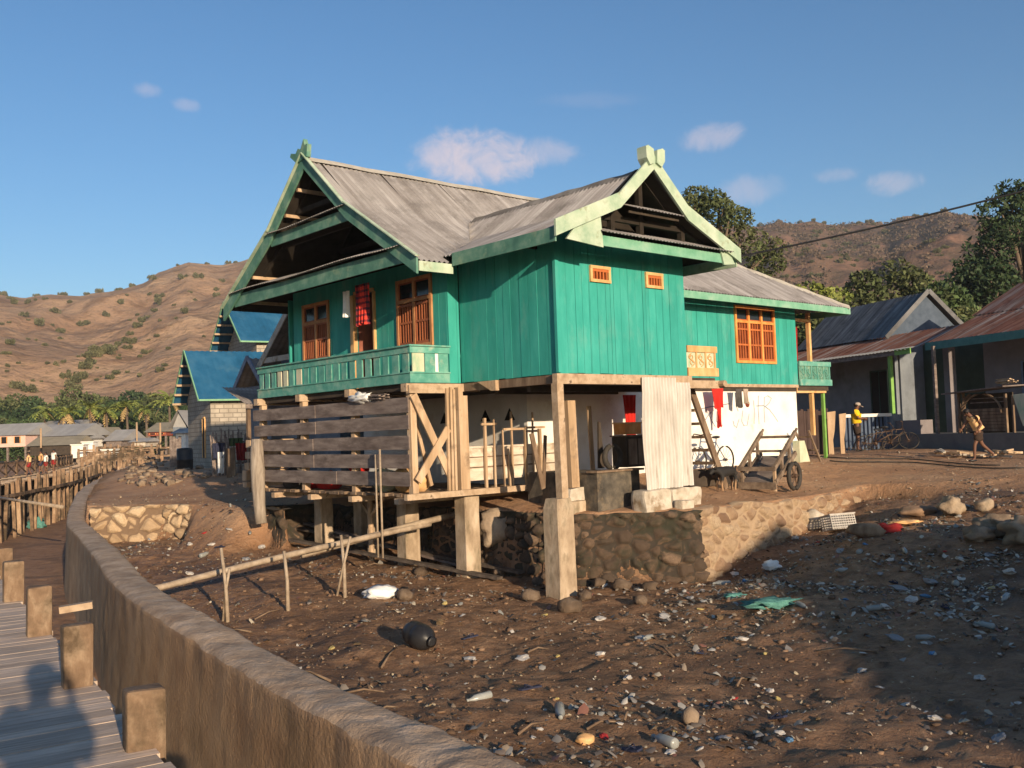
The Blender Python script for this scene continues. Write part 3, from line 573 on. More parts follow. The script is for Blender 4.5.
mb = MB(); vs, fs = corr(lambda a, r, w: (EU - r, a, pm(r) + w), EV, BV, lambda v: 0, lambda v: min(v - EV, BV - v), brk); mb.add(vs, fs)
mb.build('hip_roof', M['roof_u'], H, True)
brw = [0, .35, .7, 1.1, 1.5, 1.8, 2.1, 2.45]
def wlo(v): return pwi(pm(v - EV)) if v > EV and pm(v - EV) > 4.6 else 0
mb = MB()
for sgn in (-1, 1):
    vs, fs = corr(lambda a, r, w: (CW + sgn * (HALF_W - r), a, pw(r) + w), VG + .02, 4.3, wlo, lambda v: 2.45, brw); mb.add(vs, fs)
mb.build('wing_roof', M['roof_u'], H, True)
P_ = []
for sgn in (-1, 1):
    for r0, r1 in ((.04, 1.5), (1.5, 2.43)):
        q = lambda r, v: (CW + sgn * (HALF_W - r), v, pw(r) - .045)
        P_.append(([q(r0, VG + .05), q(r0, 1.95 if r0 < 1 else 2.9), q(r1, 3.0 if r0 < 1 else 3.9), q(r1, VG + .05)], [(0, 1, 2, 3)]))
shade_sheet(P_, 'wing_roof_shade_sheet')
# ridge and hip caps
def cap(p0, p1, name='ridge_cap', w=.30, m='ridge_cap'):
    c = MB(); p0 = Vector(p0); p1 = Vector(p1); n = 14; d = p1 - p0; sd = d.cross(Vector((0, 0, 1))).normalized()
    vs = []; 
    for i in range(n + 1):
        p = p0 + d * i / n + Vector((0, 0, .012 * math.sin(i * 2.3)))
        vs += [p - sd * w / 2 - Vector((0, 0, .09)), p + Vector((0, 0, .035)), p + sd * w / 2 - Vector((0, 0, .09))]
    c.add(vs, [(i * 3 + k, i * 3 + 3 + k, i * 3 + 4 + k, i * 3 + 1 + k) for i in range(n) for k in (0, 1)])
    return c.build(name, M[m], roof, False)
rz = pm(3.88) + .03
cap((UG, EV + 3.88, rz), (EU - 3.88, EV + 3.88, rz)); cap((CW, VG, pw(2.45) + .02), (CW, 4.25, pw(2.45) + .02), w=.24, m='roof_grey')
cap((EU - 3.88, EV + 3.88, rz), (EU - 2.27, EV + 2.27, pm(2.27) + .03), 'hip_cap'); cap((EU - 2.27, EV + 2.27, pm(2.27) + .03), (EU, EV, pm(0) + .03), 'hip_cap')
# barge boards
def barge(name, pts, off, th, fix, m, dep):
    top = [(a, z + .05) for a, z in pts]; bot = [(a, z - off) for a, z in pts[::-1]]
    if name: pass
    poly = top + bot; b_ = MB(); b_.prism(poly, lambda a, z: fix(a, z, 0), lambda a, z: fix(a, z, th)); return b_.build('barge_board', m, H)
fm = lambda a, z, t: (UG + t, a, z)
ctr = EV + 3.88
for sg in (-1, 1):
    P3 = [(ctr + sg * 3.92, 4.40), (ctr + sg * 1.61, 5.82), (ctr, 7.19)]
    barge('b', P3, .24, -.045 - (.004 if sg > 0 else 0), fm, M['green_dark'], 0)
    lo = MB(); lo.bar((UG - .06, ctr + sg * 3.98, 4.47), (UG - .06, ctr + sg * 1.6, 5.92), .09, .02); lo.bar((UG - .06, ctr + sg * 1.6, 5.90), (UG - .06, ctr, 7.28), .09, .02); lo.build('barge_cap', M['green_pale'], H)
fw_ = lambda a, z, t: (a, VG + t, z)
for sg in (-1, 1):
    P3 = [(CW + sg * 2.52, 4.66), (CW + sg * .93, 5.32), (CW, 6.14)]
    barge('b', P3, .23, -.045 - (.004 if sg > 0 else 0), fw_, M['green_pale'], 0)
# finials
fn_ = MB()
for sg in (-1, 1):
    fn_.prism([(CW + sg * .03, 6.02), (CW + sg * .16, 5.96), (CW + sg * .25, 6.08), (CW + sg * .26, 6.28), (CW + sg * .20, 6.31), (CW + sg * .05, 6.26)], lambda a, z: (a, VG - .10, z), lambda a, z: (a, VG + .12, z))
fo = fn_.build('finial', M['green_pale'], H)
fn_ = MB()
fn_.prism([(5.68, 7.16), (6.10, 7.10), (6.38, 7.30), (6.34, 7.37), (6.14, 7.32), (6.04, 7.41), (5.94, 7.35), (5.80, 7.56), (5.76, 7.42), (5.64, 7.42)], lambda a, z: (UG - .07, a, z), lambda a, z: (UG + .03, a, z))
fn_.build('finial', M['green_dark'], H)
# fascia boards
mb = MB(); mb.box(UG + .03, -.72, EV - .03, EV + .0, 4.22, 4.40); mb.build('fascia_board', M['green_pale'], H)
mb = MB(); mb.box(-.755, -.725, VG + .03, EV - .05, 4.36, 4.60); mb.build('fascia_board', M['green_dark'], H)
mb = MB(); mb.box(CW + 2.46, CW + 2.49, VG + .03, EV - .05, 4.36, 4.60); mb.build('fascia_board', M['green_pale'], H)
mb = MB(); mb.box(4.2, EU, EV - .03, EV, 4.23, 4.40); mb.build('fascia_board', M['green_fascia'], H)
mb = MB(); mb.box(EU, EU + .03, EV + .01, BV, 4.23, 4.40); mb.build('fascia_board', M['green_fascia'], H)
# gable pents (little corrugated skirt over a board)
def pent_main(v0, v1, zb, zt, out, dz, rin):
    b_ = MB(); b_.box(UG + .02, UG + .05, v0, v1, zb, zt); b_.build('gable_board', M['green_dark'], H)
    vs, fs = corr(lambda a, r, w: (UG - out + r * .9, a, zt + .03 + r * dz + w + .02 * math.sin(a * 1.7)), v0, v1, lambda a: 0, lambda a: min(rin, max(.12, (pm(3.88 - abs(a - ctr)) - zt - .1) / dz)), [0, .12, .3, .6, .9, 1.2], .09, .012); s_ = MB(); s_.add(vs, fs); s_.build('gable_skirt_roof', M['roof_u'], H)
pent_main(ctr - 3.42, ctr + 3.45, 4.43, 4.72, .12, .30, 1.3)
pent_main(ctr - 1.58, ctr + 1.60, 5.56, 5.80, .12, .35, .3)
def pent_wing(u0, u1, zb, zt, m):
    b_ = MB(); b_.box(u0, u1, VG + .04, VG + .07, zb, zt); b_.build('gable_board', M[m], H)
    vs, fs = corr(lambda a, r, w: (a, VG - .10 + r * .9, zt + .03 + r * .35 + w), u0, u1, lambda a: 0, lambda a: .5, [0, .25, .5], .09, .012); s_ = MB(); s_.add(vs, fs); s_.build('gable_skirt_roof', M['roof_v'], H)
pent_wing(.30, 3.95, 4.40, 4.58, 'green_fascia'); pent_wing(CW - .62, CW + .75, 5.06, 5.10, 'under')
mb = MB(); mb.prism([(-.52, 4.42), (.36, 4.36), (.31, 4.98), (-.2, 4.76)], lambda a, z: (a, VG + .0, z), lambda a, z: (a, VG + .035, z)); mb.build('gable_board', M['green_pale'], H)
mb = MB(); mb.prism([(3.75, 4.36), (4.1, 4.4), (3.9, 4.66), (3.62, 4.76)], lambda a, z: (a, VG + .0, z), lambda a, z: (a, VG + .035, z)); mb.build('gable_board', M['green_pale'], H)
# attic timbers
mb = MB()
for (u, v, z0, z1) in [(.95, VG + .3, 4.6, 5.2), (CW, VG + .3, 4.6, 5.9), (2.9, VG + .3, 4.6, 5.2)]: mb.box(u - .05, u + .05, v, v + .1, z0, z1)
for sg in (-1, 1):
    mb.bar((CW + sg * 2.3, VG + .35, 4.60), (CW + sg * .95, VG + .35, 5.16), .08, .1); mb.bar((CW + sg * .95, VG + .35, 5.16), (CW, VG + .35, 5.95), .08, .1)
mb.bar((CW - 1.3, VG + .35, 5.0), (CW + 1.3, VG + .35, 5.0), .08, .1)
mb.build('rafter', M['attic_shade'], H)
mb = MB()
for uu in (UG + .35, .3, 1.9):
    for sg in (-1, 1):
        mb.bar((uu, ctr + sg * 3.7, 4.42), (uu, ctr + sg * 1.6, 5.7), .07, .11); mb.bar((uu, ctr + sg * 1.6, 5.7), (uu, ctr, 7.1), .07, .11)
    mb.bar((uu, ctr - 3.3, 4.62), (uu, ctr + 3.3, 4.62), .07, .12); mb.bar((uu, ctr - 1.6, 5.62), (uu, ctr + 1.6, 5.62), .07, .12)
    mb.bar((uu, ctr - 1.0, 6.25), (uu, ctr + 1.0, 6.25), .07, .1)
mb.build('rafter', M['attic_shade'], H)
for (r_, z_) in [(3.3, 4.55), (2.6, 5.02), (1.0, 6.15), (.45, 6.6)]:
    mb = MB(); mb.bar((UG + .06, ctr + r_, z_), (.2, ctr + r_, z_), .07, .07); mb.build('purlin', M['wood_light'], H)

# ------------------------------------------------------------------ timber walls
def board_wall(name, axis, c, a0, a1, z0, z1, face, holes=(), m='teal', bw=.2, seed=1):
    r = random.Random(seed); cuts = {a0, a1}; a = a0
    while a < a1 - .06: cuts.add(round(a, 3)); a += bw * r.uniform(.85, 1.15)
    for h in holes: cuts.add(h[0]); cuts.add(h[1])
    cuts = sorted(cuts); b_ = MB()
    for p, q in zip(cuts[:-1], cuts[1:]):
        mid = (p + q) / 2; zt = z1(mid) if callable(z1) else z1; segs = [(z0 - r.uniform(0, .025), zt)]
        for h in holes:
            if h[0] - 1e-4 <= mid <= h[1] + 1e-4:
                ns = []
                for s0, s1 in segs:
                    if h[2] > s0: ns.append((s0, min(s1, h[2])))
                    if h[3] < s1: ns.append((max(s0, h[3]), s1))
                segs = ns
        o = face * r.uniform(0, .009); e = .0035
        for s0, s1 in segs:
            if s1 - s0 < .01: continue
            if axis == 'u': b_.box(p + e, q - e, min(c + o, c - face * .028), max(c + o, c - face * .028), s0, s1)
            else: b_.box(min(c + o, c - face * .028), max(c + o, c - face * .028), p + e, q - e, s0, s1)
    # sheathing behind the boards closes the gaps
    def sheet(p, q, s0, s1):
        i0, i1 = sorted((c - face * .034, c - face * .05))
        if axis == 'u': b_.box(p, q, i0, i1, s0, s1)
        else: b_.box(i0, i1, p, q, s0, s1)
    zt = z1((a0 + a1) / 2) if callable(z1) else z1; xs = [a0] + sorted({h[0] for h in holes} | {h[1] for h in holes}) + [a1]
    for p, q in zip(xs[:-1], xs[1:]):
        hh = [h for h in holes if h[0] <= (p + q) / 2 <= h[1]]; lo = z0
        for h in sorted(hh, key=lambda h: h[2]):
            if h[2] > lo: sheet(p, q, lo, h[2])
            lo = h[3]
        if lo < zt: sheet(p, q, lo, zt)
    return b_.build(name, M[m], H)
V1, V2, V3, FL = 2.72, 8.72, 8.98, 2.27
VN = [(.83, 1.36, 3.92, 4.22), (2.34, 2.84, 3.92, 4.22)]
board_wall('wall', 'u', 0, 0, 3.5, FL, 4.80, -1, VN, seed=2)
board_wall('wall', 'v', 0, 0.03, V1, FL, 4.72, -1, seed=3, bw=.24)
board_wall('wall', 'v', 3.5, 0.03, V1, FL, 4.76, 1, seed=4)
board_wall('wall', 'u', V1, -.3, -.03, FL, 4.76, -1, seed=5)
W1 = (3.18, 4.38, 3.03, 4.44); W2 = (7.06, 8.24, 3.03, 4.40); DR = (5.24, 5.98, FL, 4.36)
board_wall('wall', 'v', -.3, V1 + .03, V2, FL, 4.75, -1, [W1, W2, DR], seed=6, bw=.22)
W3 = (8.90, 10.66, 2.84, 4.32)
board_wall('wall', 'u', V1, 3.53, 11.7, 2.30, 4.62, -1, [W3], seed=7)
board_wall('wall', 'v', 11.7, V1 + .03, V3, 2.30, 4.62, 1, seed=8); board_wall('wall', 'u', V3, -.3, 11.7, FL, 4.62, 1, seed=9); board_wall('wall', 'u', V2, -.27, -.0, FL, 4.75, 1, seed=10)
mb = MB(); mb.box(-.05, .03, -.035, .03, FL, 4.6); mb.build('corner_board', M['teal'], H)
def window(kind, Mx, w, h, cols, tr, mid, nb, m='orange'):
    f = MB(); f.M = Mx; T = .065
    f.box(0, T, -.05, .05, 0, h); f.box(w - T, w, -.05, .05, 0, h); f.box(T, w - T, -.05, .05, 0, T); f.box(T, w - T, -.05, .05, h - T, h)
    if tr: f.box(T, w - T, -.045, .045, h - tr - T, h - tr)
    cw = (w - T) / cols
    for i in range(1, cols): f.box(i * cw, i * cw + T, -.042, .042, T, h - T)
    fo = f.build(kind, M[m], H)
    s = MB(); s.M = Mx; pn = MB(); pn.M = Mx; bk = MB(); bk.M = Mx
    for i in range(cols):
        x0 = i * cw + T; x1 = (i + 1) * cw; zt = h - (tr + T if tr else T)
        if tr: pn.box(x0, x1, .0, .012, h - tr, h - T); s.box(x0, x1, -.02, -.005, h - T - .03, h - T); s.box(x0, x0 + .03, -.02, -.005, h - tr, h - T); s.box(x1 - .03, x1, -.02, -.005, h - tr, h - T); s.box(x0, x1, -.02, -.005, h - tr, h - tr + .03)
        bk.box(x0, x1, .02, .03, T, zt)
        s.box(x0, x0 + .035, -.03, 0, T, zt); s.box(x1 - .035, x1, -.03, 0, T, zt)
        for z in mid: s.box(x0 + .035, x1 - .035, -.026, -.002, z, z + .045)
        s.box(x0 + .035, x1 - .035, -.028, -.002, T, T + .06)
        for k in range(nb): x = x0 + .035 + (x1 - x0 - .07) * (k + 1) / (nb + 1); s.box(x - .012, x + .012, -.02, 0.005, T + .06, zt)
    s.build('window_bar', M['orange_dark'] if cols == 3 else M['shutter_bar'], fo); bk.build('shutter', M['shutter'], fo)
    if tr: pn.build('pane', M['glass'], fo)
    return fo
M['orange_dark'] = mat('red_orange_bars', [(.34, .09, .025), (.46, .14, .04)], .6, 6, (1, 1, .4), .2, 22, .15); M['shutter_bar'] = mat('brown_bars', [(.24, .07, .03), (.33, .11, .045)], .6, 6, (1, 1, .4), .2, 22, .2)
def Mf(u, v, z): return Matrix.Translation((u, v, z))
def Ml(u, v, z): return Matrix(((0, 1, 0, u), (-1, 0, 0, v), (0, 0, 1, z), (0, 0, 0, 1)))
tag(window('window', Mf(W3[0], V1, W3[2]), W3[1] - W3[0], W3[3] - W3[2], 3, .38, (.45, .85), 3), 'orange framed window with three barred columns')
M['porch_shade_frame'] = mat('shaded_orange_frame', [(.30, .13, .055), (.42, .20, .085), (.5, .26, .12)], .65, 6, (1, 1, .4), .3, 22, .1)  # eave shade put into a browner copy of the orange frames
window('window', Ml(-.3, W1[1], W1[2]), 1.2, 1.41, 2, .42, (.5, .85), 4, 'porch_shade_frame'); window('window', Ml(-.3, W2[1], W2[2]), 1.18, 1.37, 2, .42, (.5, .85), 4, 'porch_shade_frame')
mb = MB(); mb.prism([(-.2, 4.5), (3.65, 4.5), (2.7, 5.05), (CW, 5.8), (.75, 5.05)], lambda a, z: (a, .45, z), lambda a, z: (a, .48, z)); mb.build('attic_shade_panel', M['attic_shade'], H)  # added dark sheet stands in for the deep shade of the attic
for h in VN:
    f = MB(); u0, u1, z0, z1 = h; T = .055
    f.box(u0, u1, -.05, .03, z0, z0 + T); f.box(u0, u1, -.05, .03, z1 - T, z1); f.box(u0, u0 + T, -.045, .03, z0 + T, z1 - T); f.box(u1 - T, u1, -.045, .03, z0 + T, z1 - T)
    fo = f.build('vent', M['tan'], H); g = MB()
    g.box(u0 + T, u1 - T, .02, .03, z0 + T, z1 - T); g.build('vent_back', M['shutter'], fo); g = MB()
    for k in range(5): x = u0 + T + (u1 - u0 - 2 * T) * (k + .5) / 5; g.box(x - .016, x + .016, -.03, 0, z0 + T, z1 - T)
    g.box(u0 + T, u1 - T, -.035, -.005, z1 - T - .05, z1 - T); g.build('vent_bar', M['orange_dark'], fo)
# door frame, open doorway
f = MB(); f.box(-.37, -.27, DR[1], DR[1] + .13, FL, DR[3]); f.box(-.36, -.27, DR[0] - .05, DR[0], FL, DR[3]); f.box(-.355, -.27, DR[0], DR[1], DR[3], DR[3] + .07); f.build('door_frame', M['tan'], H)
f = MB(); f.M = Ml(-.24, DR[1], FL + .01) @ Matrix.Rotation(R_(70), 4, 'Z'); f.box(0, .7, 0, .03, 0, 2.05); f.build('door', M['shutter'], H)
# floors
mb = MB(); mb.box(-1.16, 11.68, V1 + .05, V3 - .05, 2.12, 2.25); mb.box(.05, 3.45, .05, V1 + .04, 2.12, 2.25); mb.box(3.52, 4.84, .34, V1 + .04, 2.12, 2.25); mb.box(11.75, 13.3, V1 + .05, 6, 2.14, 2.26); mb.build('floor', M['under'], H)
mb = MB(); mb.box(3.53, 11.7, V1 - .012, V1 + .05, 2.22, 2.30); mb.build('sill_beam', M['wood_beam'], H)
# porch balustrade
r = random.Random(5)
rl = MB(); rl.box(-1.26, -1.20, V1 - .06, V2 + .02, 2.81, 2.93); rl.box(-1.30, -1.17, V1 - .10, V2 + .02, 2.931, 2.96); rl.box(-1.20, -.33, V1 - .06, V1, 2.81, 2.93); rl.box(-1.17, -.33, V1 - .10, V1 + .02, 2.931, 2.96); rl.build('rail', M['teal_rail'], H)
rl = MB(); rl.box(-1.26, -1.21, V1 - .05, V2 + .02, 2.25, 2.43); rl.box(-1.21, -.33, V1 - .05, V1 - .01, 2.25, 2.43); rl.box(-1.28, -1.20, V1 - .08, V2 + .02, 2.431, 2.455); rl.box(-1.2, -.33, V1 - .08, V1, 2.431, 2.455); rl.build('skirt_board', M['teal_rail'], H)
v = V1 + .02; k = 0
while v < V2 - .1:
    wd = .205 + r.uniform(-.03, .02); b_ = MB(); b_.box(-1.245 + r.uniform(-.01, .01), -1.222, v, v + wd, 2.45, 2.815); o = b_.build('baluster', M['cream_board' if k in (13, 15, 16) else 'teal_rail'], H); v += wd + .105 + r.uniform(-.02, .02); k += 1  # cream boards among them imitate light showing through the gaps
for i, (u0, u1, mm) in enumerate([(-1.19, -.92, 'cream_board'), (-.90, -.66, 'teal_rail'), (-.58, -.35, 'teal_rail')]):
    b_ = MB(); b_.box(u0, u1, V1 - .035, V1 - .012, 2.45, 2.815); b_.build('baluster', M[mm], H)
mb = MB(); mb.box(-.67, -.585, V1 - .030, V1 - .01, 2.46, 2.81); mb.build('baluster', M['white_wall'], H)

# scrollwork balconies
def scroll(b_, u, v, z, w, h, side=-1):
    pts = []
    for i in range(26):
        t = i / 25; a = t * 2 * PI
        pts.append((u + w * .30 * math.sin(a * 1.0) * (1 - .15 * t), v, z + h * (.10 + .8 * t)))
    b_.tube(pts, .014, 5)
    for cz, sg in ((.34, 1), (.66, -1)):
        b_.tube([(u + sg * w * .13 * math.cos(q) , v, z + h * cz + w * .13 * math.sin(q)) for q in [k * PI / 6 for k in range(10)]], .012, 5)
def balcony(u0, u1, v, z0, z1, m, n, scr):
    b_ = MB(); b_.box(u0, u1 + .06, v - .03, v + .03, z1 - .13, z1); b_.build('rail', M[m], H)
    b_ = MB(); b_.box(u0, u1 + .08, v - .035, v + .03, z0, z0 + .17); b_.build('skirt_board', M[m], H)
    w_ = (u1 - u0) / n
    for i in range(n):
        b_ = MB(); b_.box(u0 + i * w_ + .01, u0 + (i + 1) * w_ - .01, v + .005, v + .02, z0 + .17, z1 - .13); o = b_.build('balcony_panel', M[scr], H)
        s_ = MB(); s_.box(u0 + (i + 1) * w_ - .022, u0 + (i + 1) * w_ + .022, v - .015, v + .004, z0 + .17, z1 - .13); scroll(s_, u0 + (i + .5) * w_, v - .002, z0 + .17, w_, z1 - z0 - .30); s_.build('scrollwork', M[m if m == 'tan' else 'teal_rail'], o)
balcony(3.88, 4.80, .30, 2.28, 2.90, 'tan', 3, 'scroll_back'if 'scroll_back' in M else 'cream_board')
balcony(11.76, 13.30, V1, 2.28, 2.95, 'teal_rail', 5, 'green_dark')
mb = MB(); mb.box(3.3, 4.88, .24, .40, 2.03, 2.19); mb.tube([(4.86, .1, 2.12), (4.9, 1.6, 2.12)], .07, 8); mb.build('floor_beam', M['wood_beam'], H)
mb = MB(); mb.box(12.52, 12.62, V1 + .1, V1 + .2, .9, 4.34); mb.build('post', M['tan'], H)
mb = MB(); mb.box(11.72, 12.5, V1 + .08, V1 + .14, 4.06, 4.14); mb.build('beam', M['tan'], H); mb = MB(); mb.box(11.72, 13.2, V1 + .06, V1 + .18, 2.08, 2.24); mb.build('beam', M['tan'], H)
mb = MB(); mb.box(13.1, 13.18, V1 + .1, V1 + .18, .2, 2.2); mb.build('post', M['lime'], H)
# ------------------------------------------------------------------ masonry ground floor
G0 = -.05
mb = MB(); mb.box(1.75, 11.70, 2.80, 2.95, G0, 2.215); mb.build('masonry_wall', M['white_wall'], H)
mb = MB(); mb.box(1.752, 1.90, 2.95, V3, G0, 2.11); mb.build('masonry_wall', M['white_wall'], H); mb = MB(); mb.box(11.55, 11.698, 2.95, V3, G0, 2.2); mb.build('masonry_wall', M['white_wall'], H)
for v_ in (3.35, 4.15, 5.6):
    t_ = MB(); t_.prism([(v_ - .17, 1.52), (v_ + .17, 1.52), (v_, 1.78)], lambda a, z: (1.747, a, z), lambda a, z: (1.756, a, z)); t_.build('vent_plate', M['dark'], H)  # dark plate painted as the shade inside a triangular vent
t_ = MB(); t_.tube([(9.42, 2.785, 1.79), (9.42, 2.81, 1.79)], .085, 14); t_.build('vent_plate', M['shutter'], H)
M['pencil'] = mat('faded_blue_grey_strokes', [(.20, .22, .28), (.30, .32, .37)], .9, 6, bump=0)
gr = MB()
def on_wall(zx, zy):
    px, py = 680 + zx / 6.4, 380 + zy / 6.4; d = ray(px, py); n = Vector((BX[0], BX[1], 0)); q = W(0, 2.797) - CAM; t = (q.x * n.x + q.y * n.y) / (d.x * n.x + d.y * n.y); p = CAM + d * t; u, v = UV(p.x, p.y); return (u, 2.797, p.z)
for st_ in [[(130, 186), (190, 172), (240, 166), (318, 150)], [(155, 268), (178, 230), (200, 205)], [(160, 172), (190, 235), (226, 300)], [(236, 200), (232, 260), (246, 286), (272, 290)], [(340, 262), (346, 292), (362, 304), (378, 250)],
            [(362, 120), (360, 165), (372, 200)], [(402, 196), (394, 262), (408, 292), (430, 290), (442, 218)], [(470, 130), (476, 200), (474, 282)], [(502, 100), (500, 180), (506, 282)], [(542, 272), (538, 190), (540, 112), (562, 100), (584, 118), (570, 150), (548, 168)],
            [(488, 166), (536, 164), (572, 190), (602, 228), (626, 266)]]:
    gr.tube([on_wall(*q) for q in st_], .013, 4)
gr.build('graffiti', M['pencil'], H)
mb = MB(); mb.box(1.25, 2.42, .40, 2.3, -.45, .46); mb.build('plinth', M['plinth'], H)
mb = MB(); mb.box(1.2, 2.5, .34, .62, .462, .50); mb.build('plinth_edge', M['wood_brown'], H)
def rough_box(x0, x1, y0, y1, z0, z1, m, name, par=H, j=.03, seed=0):
    q = random.Random(seed); bm = bmesh.new(); bmesh.ops.create_cube(bm, size=1)
    bmesh.ops.subdivide_edges(bm, edges=bm.edges[:], cuts=5, use_grid_fill=True)
    for p in bm.verts:
        c = p.co; x = x0 + (c.x + .5) * (x1 - x0); y = y0 + (c.y + .5) * (y1 - y0); z = z0 + (c.z + .5) * (z1 - z0)
        nn = noise.noise_vector(Vector((x * 3 + seed, y * 3, z * 3))) * j; ed = (abs(c.x) > .49) + (abs(c.y) > .49) + (abs(c.z) > .49)
        k_ = 1 - .035 * (ed - 1) if ed > 1 else 1
        cx, cy, cz = (x0 + x1) / 2, (y0 + y1) / 2, (z0 + z1) / 2
        p.co = Vector((cx + (x - cx) * k_, cy + (y - cy) * k_, cz + (z - cz) * (k_ if c.z > 0 else 1))) + nn
    me = bpy.data.meshes.new(name); bm.to_mesh(me); bm.free(); me.materials.append(M[m]); o = bpy.data.objects.new(name, me); COL.objects.link(o)
    if par: o.parent = par
    return o
rough_box(1.86, 2.62, -.22, .15, -.36, .11, 'block', 'footing', j=.04, seed=3); rough_box(2.68, 3.55, -.2, .12, -.36, .09, 'block', 'footing', j=.04, seed=5); rough_box(2.66, 3.0, -.42, -.22, -.36, -.12, 'block', 'footing', j=.03, seed=6)
rough_box(.82, 1.42, .7, 1.15, -.3, -.04, 'concrete', 'footing', j=.04, seed=8); rough_box(.9, 1.36, .74, 1.1, -.04, .2, 'block', 'footing', j=.04, seed=9)
# concrete pillars
def pillar(u, v, s, zt, zb, seed, oct_=False):
    bm = bmesh.new(); hs_ = s / 2; rings = [(zb, 1.02), (zb + .4, 1.0), ((zb + zt) / 2, .99), (zt - .32, .98), (zt - .14, .98), (zt, .80 if oct_ else .97)]
    if oct_: rings[4] = (zt - .17, 1.0)
    q = random.Random(seed); n = 8; prev = None; ch = .12
    for (z, k) in rings:
        c = hs_ * k; e = c * (1 - ch); pts = [(-e, -c), (e, -c), (c, -e), (c, e), (e, c), (-e, c), (-c, e), (-c, -e)]
        ring = [bm.verts.new((u + x + q.uniform(-.008, .008), v + y + q.uniform(-.008, .008), z)) for x, y in pts]
        if prev: [bm.faces.new((prev[i], prev[(i + 1) % n], ring[(i + 1) % n], ring[i])) for i in range(n)]
        prev = ring
    bm.faces.new(prev); me = bpy.data.meshes.new('concrete_pillar'); bm.to_mesh(me); bm.free(); me.materials.append(M['concrete']); o = bpy.data.objects.new('concrete_pillar', me); COL.objects.link(o); o.parent = H
tag_ = [(-.05, .1, .40, .10, -1.95, 1, True), (.02, 2.72, .36, .09, -1.85, 2, False), (-.05, 4.6, .35, .09, -1.7, 3, False), (.5, 7.15, .33, .05, -1.5, 4, False), (-.15, 7.8, .33, .05, -1.5, 5, False), (.2, 6.3, .18, -.2, -1.5, 6, False)]
for q in tag_: pillar(*q)
# posts, beams, platform
def post(u, v, s, z0, z1, m='wood_light', tu=0, tv=0, name='post'):
    b_ = MB(); b_.bar((u, v, z0), (u + tu, v + tv, z1), s, s, (0, 1, 0)); return b_.build(name, M[m], H)
post(.02, .06, .15, .08, 2.09, 'wood_beam', -.03, 0); post(1.10, .9, .20, .2, 1.82, 'wood_light', -.02, .02)
for v_ in (2.75, 4.72, 6.72, 8.66): post(-1.19, v_, .13, .18, 2.08, 'wood_light', random.Random(v_).uniform(-.02, .02))
for i, v_ in enumerate((2.75, 4.72, 6.72, 8.66)):
    b_ = MB(); b_.box(-1.36, .4, v_ - .09, v_ + .09, 2.085, 2.235); b_.build('floor_beam', M['wood_beam'], H)
b_ = MB(); b_.box(-.08, 3.62, -.02, .10, 2.075, 2.255); b_.build('floor_beam', M['wood_beam'], H)
b_ = MB(); b_.box(-.01, .10, .11, V1 + .2, 2.09, 2.24); b_.build('floor_beam', M['wood_brown'], H)
b_ = MB(); b_.prism([(1.75, 2.05), (2.15, 2.24), (1.62, 2.24), (1.62, 2.05)], lambda a, z: (-.09, a, z), lambda a, z: (.0, a, z)); b_.build('bracket', M['wood_light'], H)
b_ = MB(); b_.box(-1.34, -.30, 2.60, 2.70, 2.05, 2.2); b_.build('floor_beam', M['wood_beam'], H)
for v_ in [.9, 1.8]: b_ = MB(); b_.box(.12, 3.45, v_, v_ + .08, 1.99, 2.11); b_.build('floor_joist', M['under'], H)
for p0, p1, w_ in [((-1.24, 2.62, 2.02), (-.36, 2.62, .34), .15), ((-1.22, 2.58, .42), (-.48, 2.58, 1.38), .15), ((-1.1, 2.9, 1.9), (-.6, 3.0, .3), .07)]:
    b_ = MB(); b_.bar(p0, p1, w_, .03, (0, -1, 0)) if False else b_.bar(p0, p1, .035, w_, (Vector(p1) - Vector(p0)).cross(Vector((0, 1, 0)))); b_.build('brace', M['wood_light'], H)
for i, (u0, u1, z0, z1) in enumerate([(-.50, -.49, .2, 2.14), (-.42, -.40, .2, 2.16), (-.34, -.33, .2, 2.12), (-.19, -.20, .2, 2.16), (-.08, -.09, .2, 2.0)]): post(u0, 2.58, .05 if i < 3 else .11, z0, z1, 'wood_light', u1 - u0)
r = random.Random(9)
b_ = MB(); b_.box(-1.62, 2.25, 2.36, 2.46, .10, .21); b_.build('edge_board', M['wood_beam'], H)
b_ = MB(); v = 2.48
while v < 8.7: wd = r.uniform(.14, .2); b_.box(-1.24 + r.uniform(-.1, .05), 1.74, v, v + wd, .12 + r.uniform(0, .02), .17 + r.uniform(0, .02)); v += wd + r.uniform(.005, .03)
b_.build('platform_floor', M['wood_brown'], H)
for v_ in (3.0, 4.6, 6.2, 7.8): b_ = MB(); b_.box(-1.42, 1.7, v_ - .07, v_ + .07, .0, .11); b_.build('floor_joist', M['wood_beam'], H)
for k, (za, zb, zc, zd) in enumerate([(1.70, 1.98, 1.73, 1.97), (1.39, 1.65, 1.37, 1.61), (1.01, 1.27, 1.04, 1.27), (.66, .92, .69, .95), (.33, .59, .35, .60)]):
    mid = (za + zc) / 2 - .01; mz = (zb + zd) / 2; vj = 6.07 + [.0, .0, .12, .1, -.8][k]
    for (v0, v1, z00, z01, z10, z11, du) in [(2.72, vj, za, zb, mid, mz, 0), (vj + .01, 8.85 if k else 8.9, mid, mz, zc, zd, -.012)]:
        P8 = [(-1.30 + du, v0, z00), (-1.275 + du, v0, z00), (-1.275 + du, v1, z10), (-1.30 + du, v1, z10), (-1.30 + du, v0, z01), (-1.275 + du, v0, z01), (-1.275 + du, v1, z11 + .01), (-1.30 + du, v1, z11)]
        b_ = MB(); b_.add(P8, MB.BF); b_.build('plank', M['wood_grey'], H)
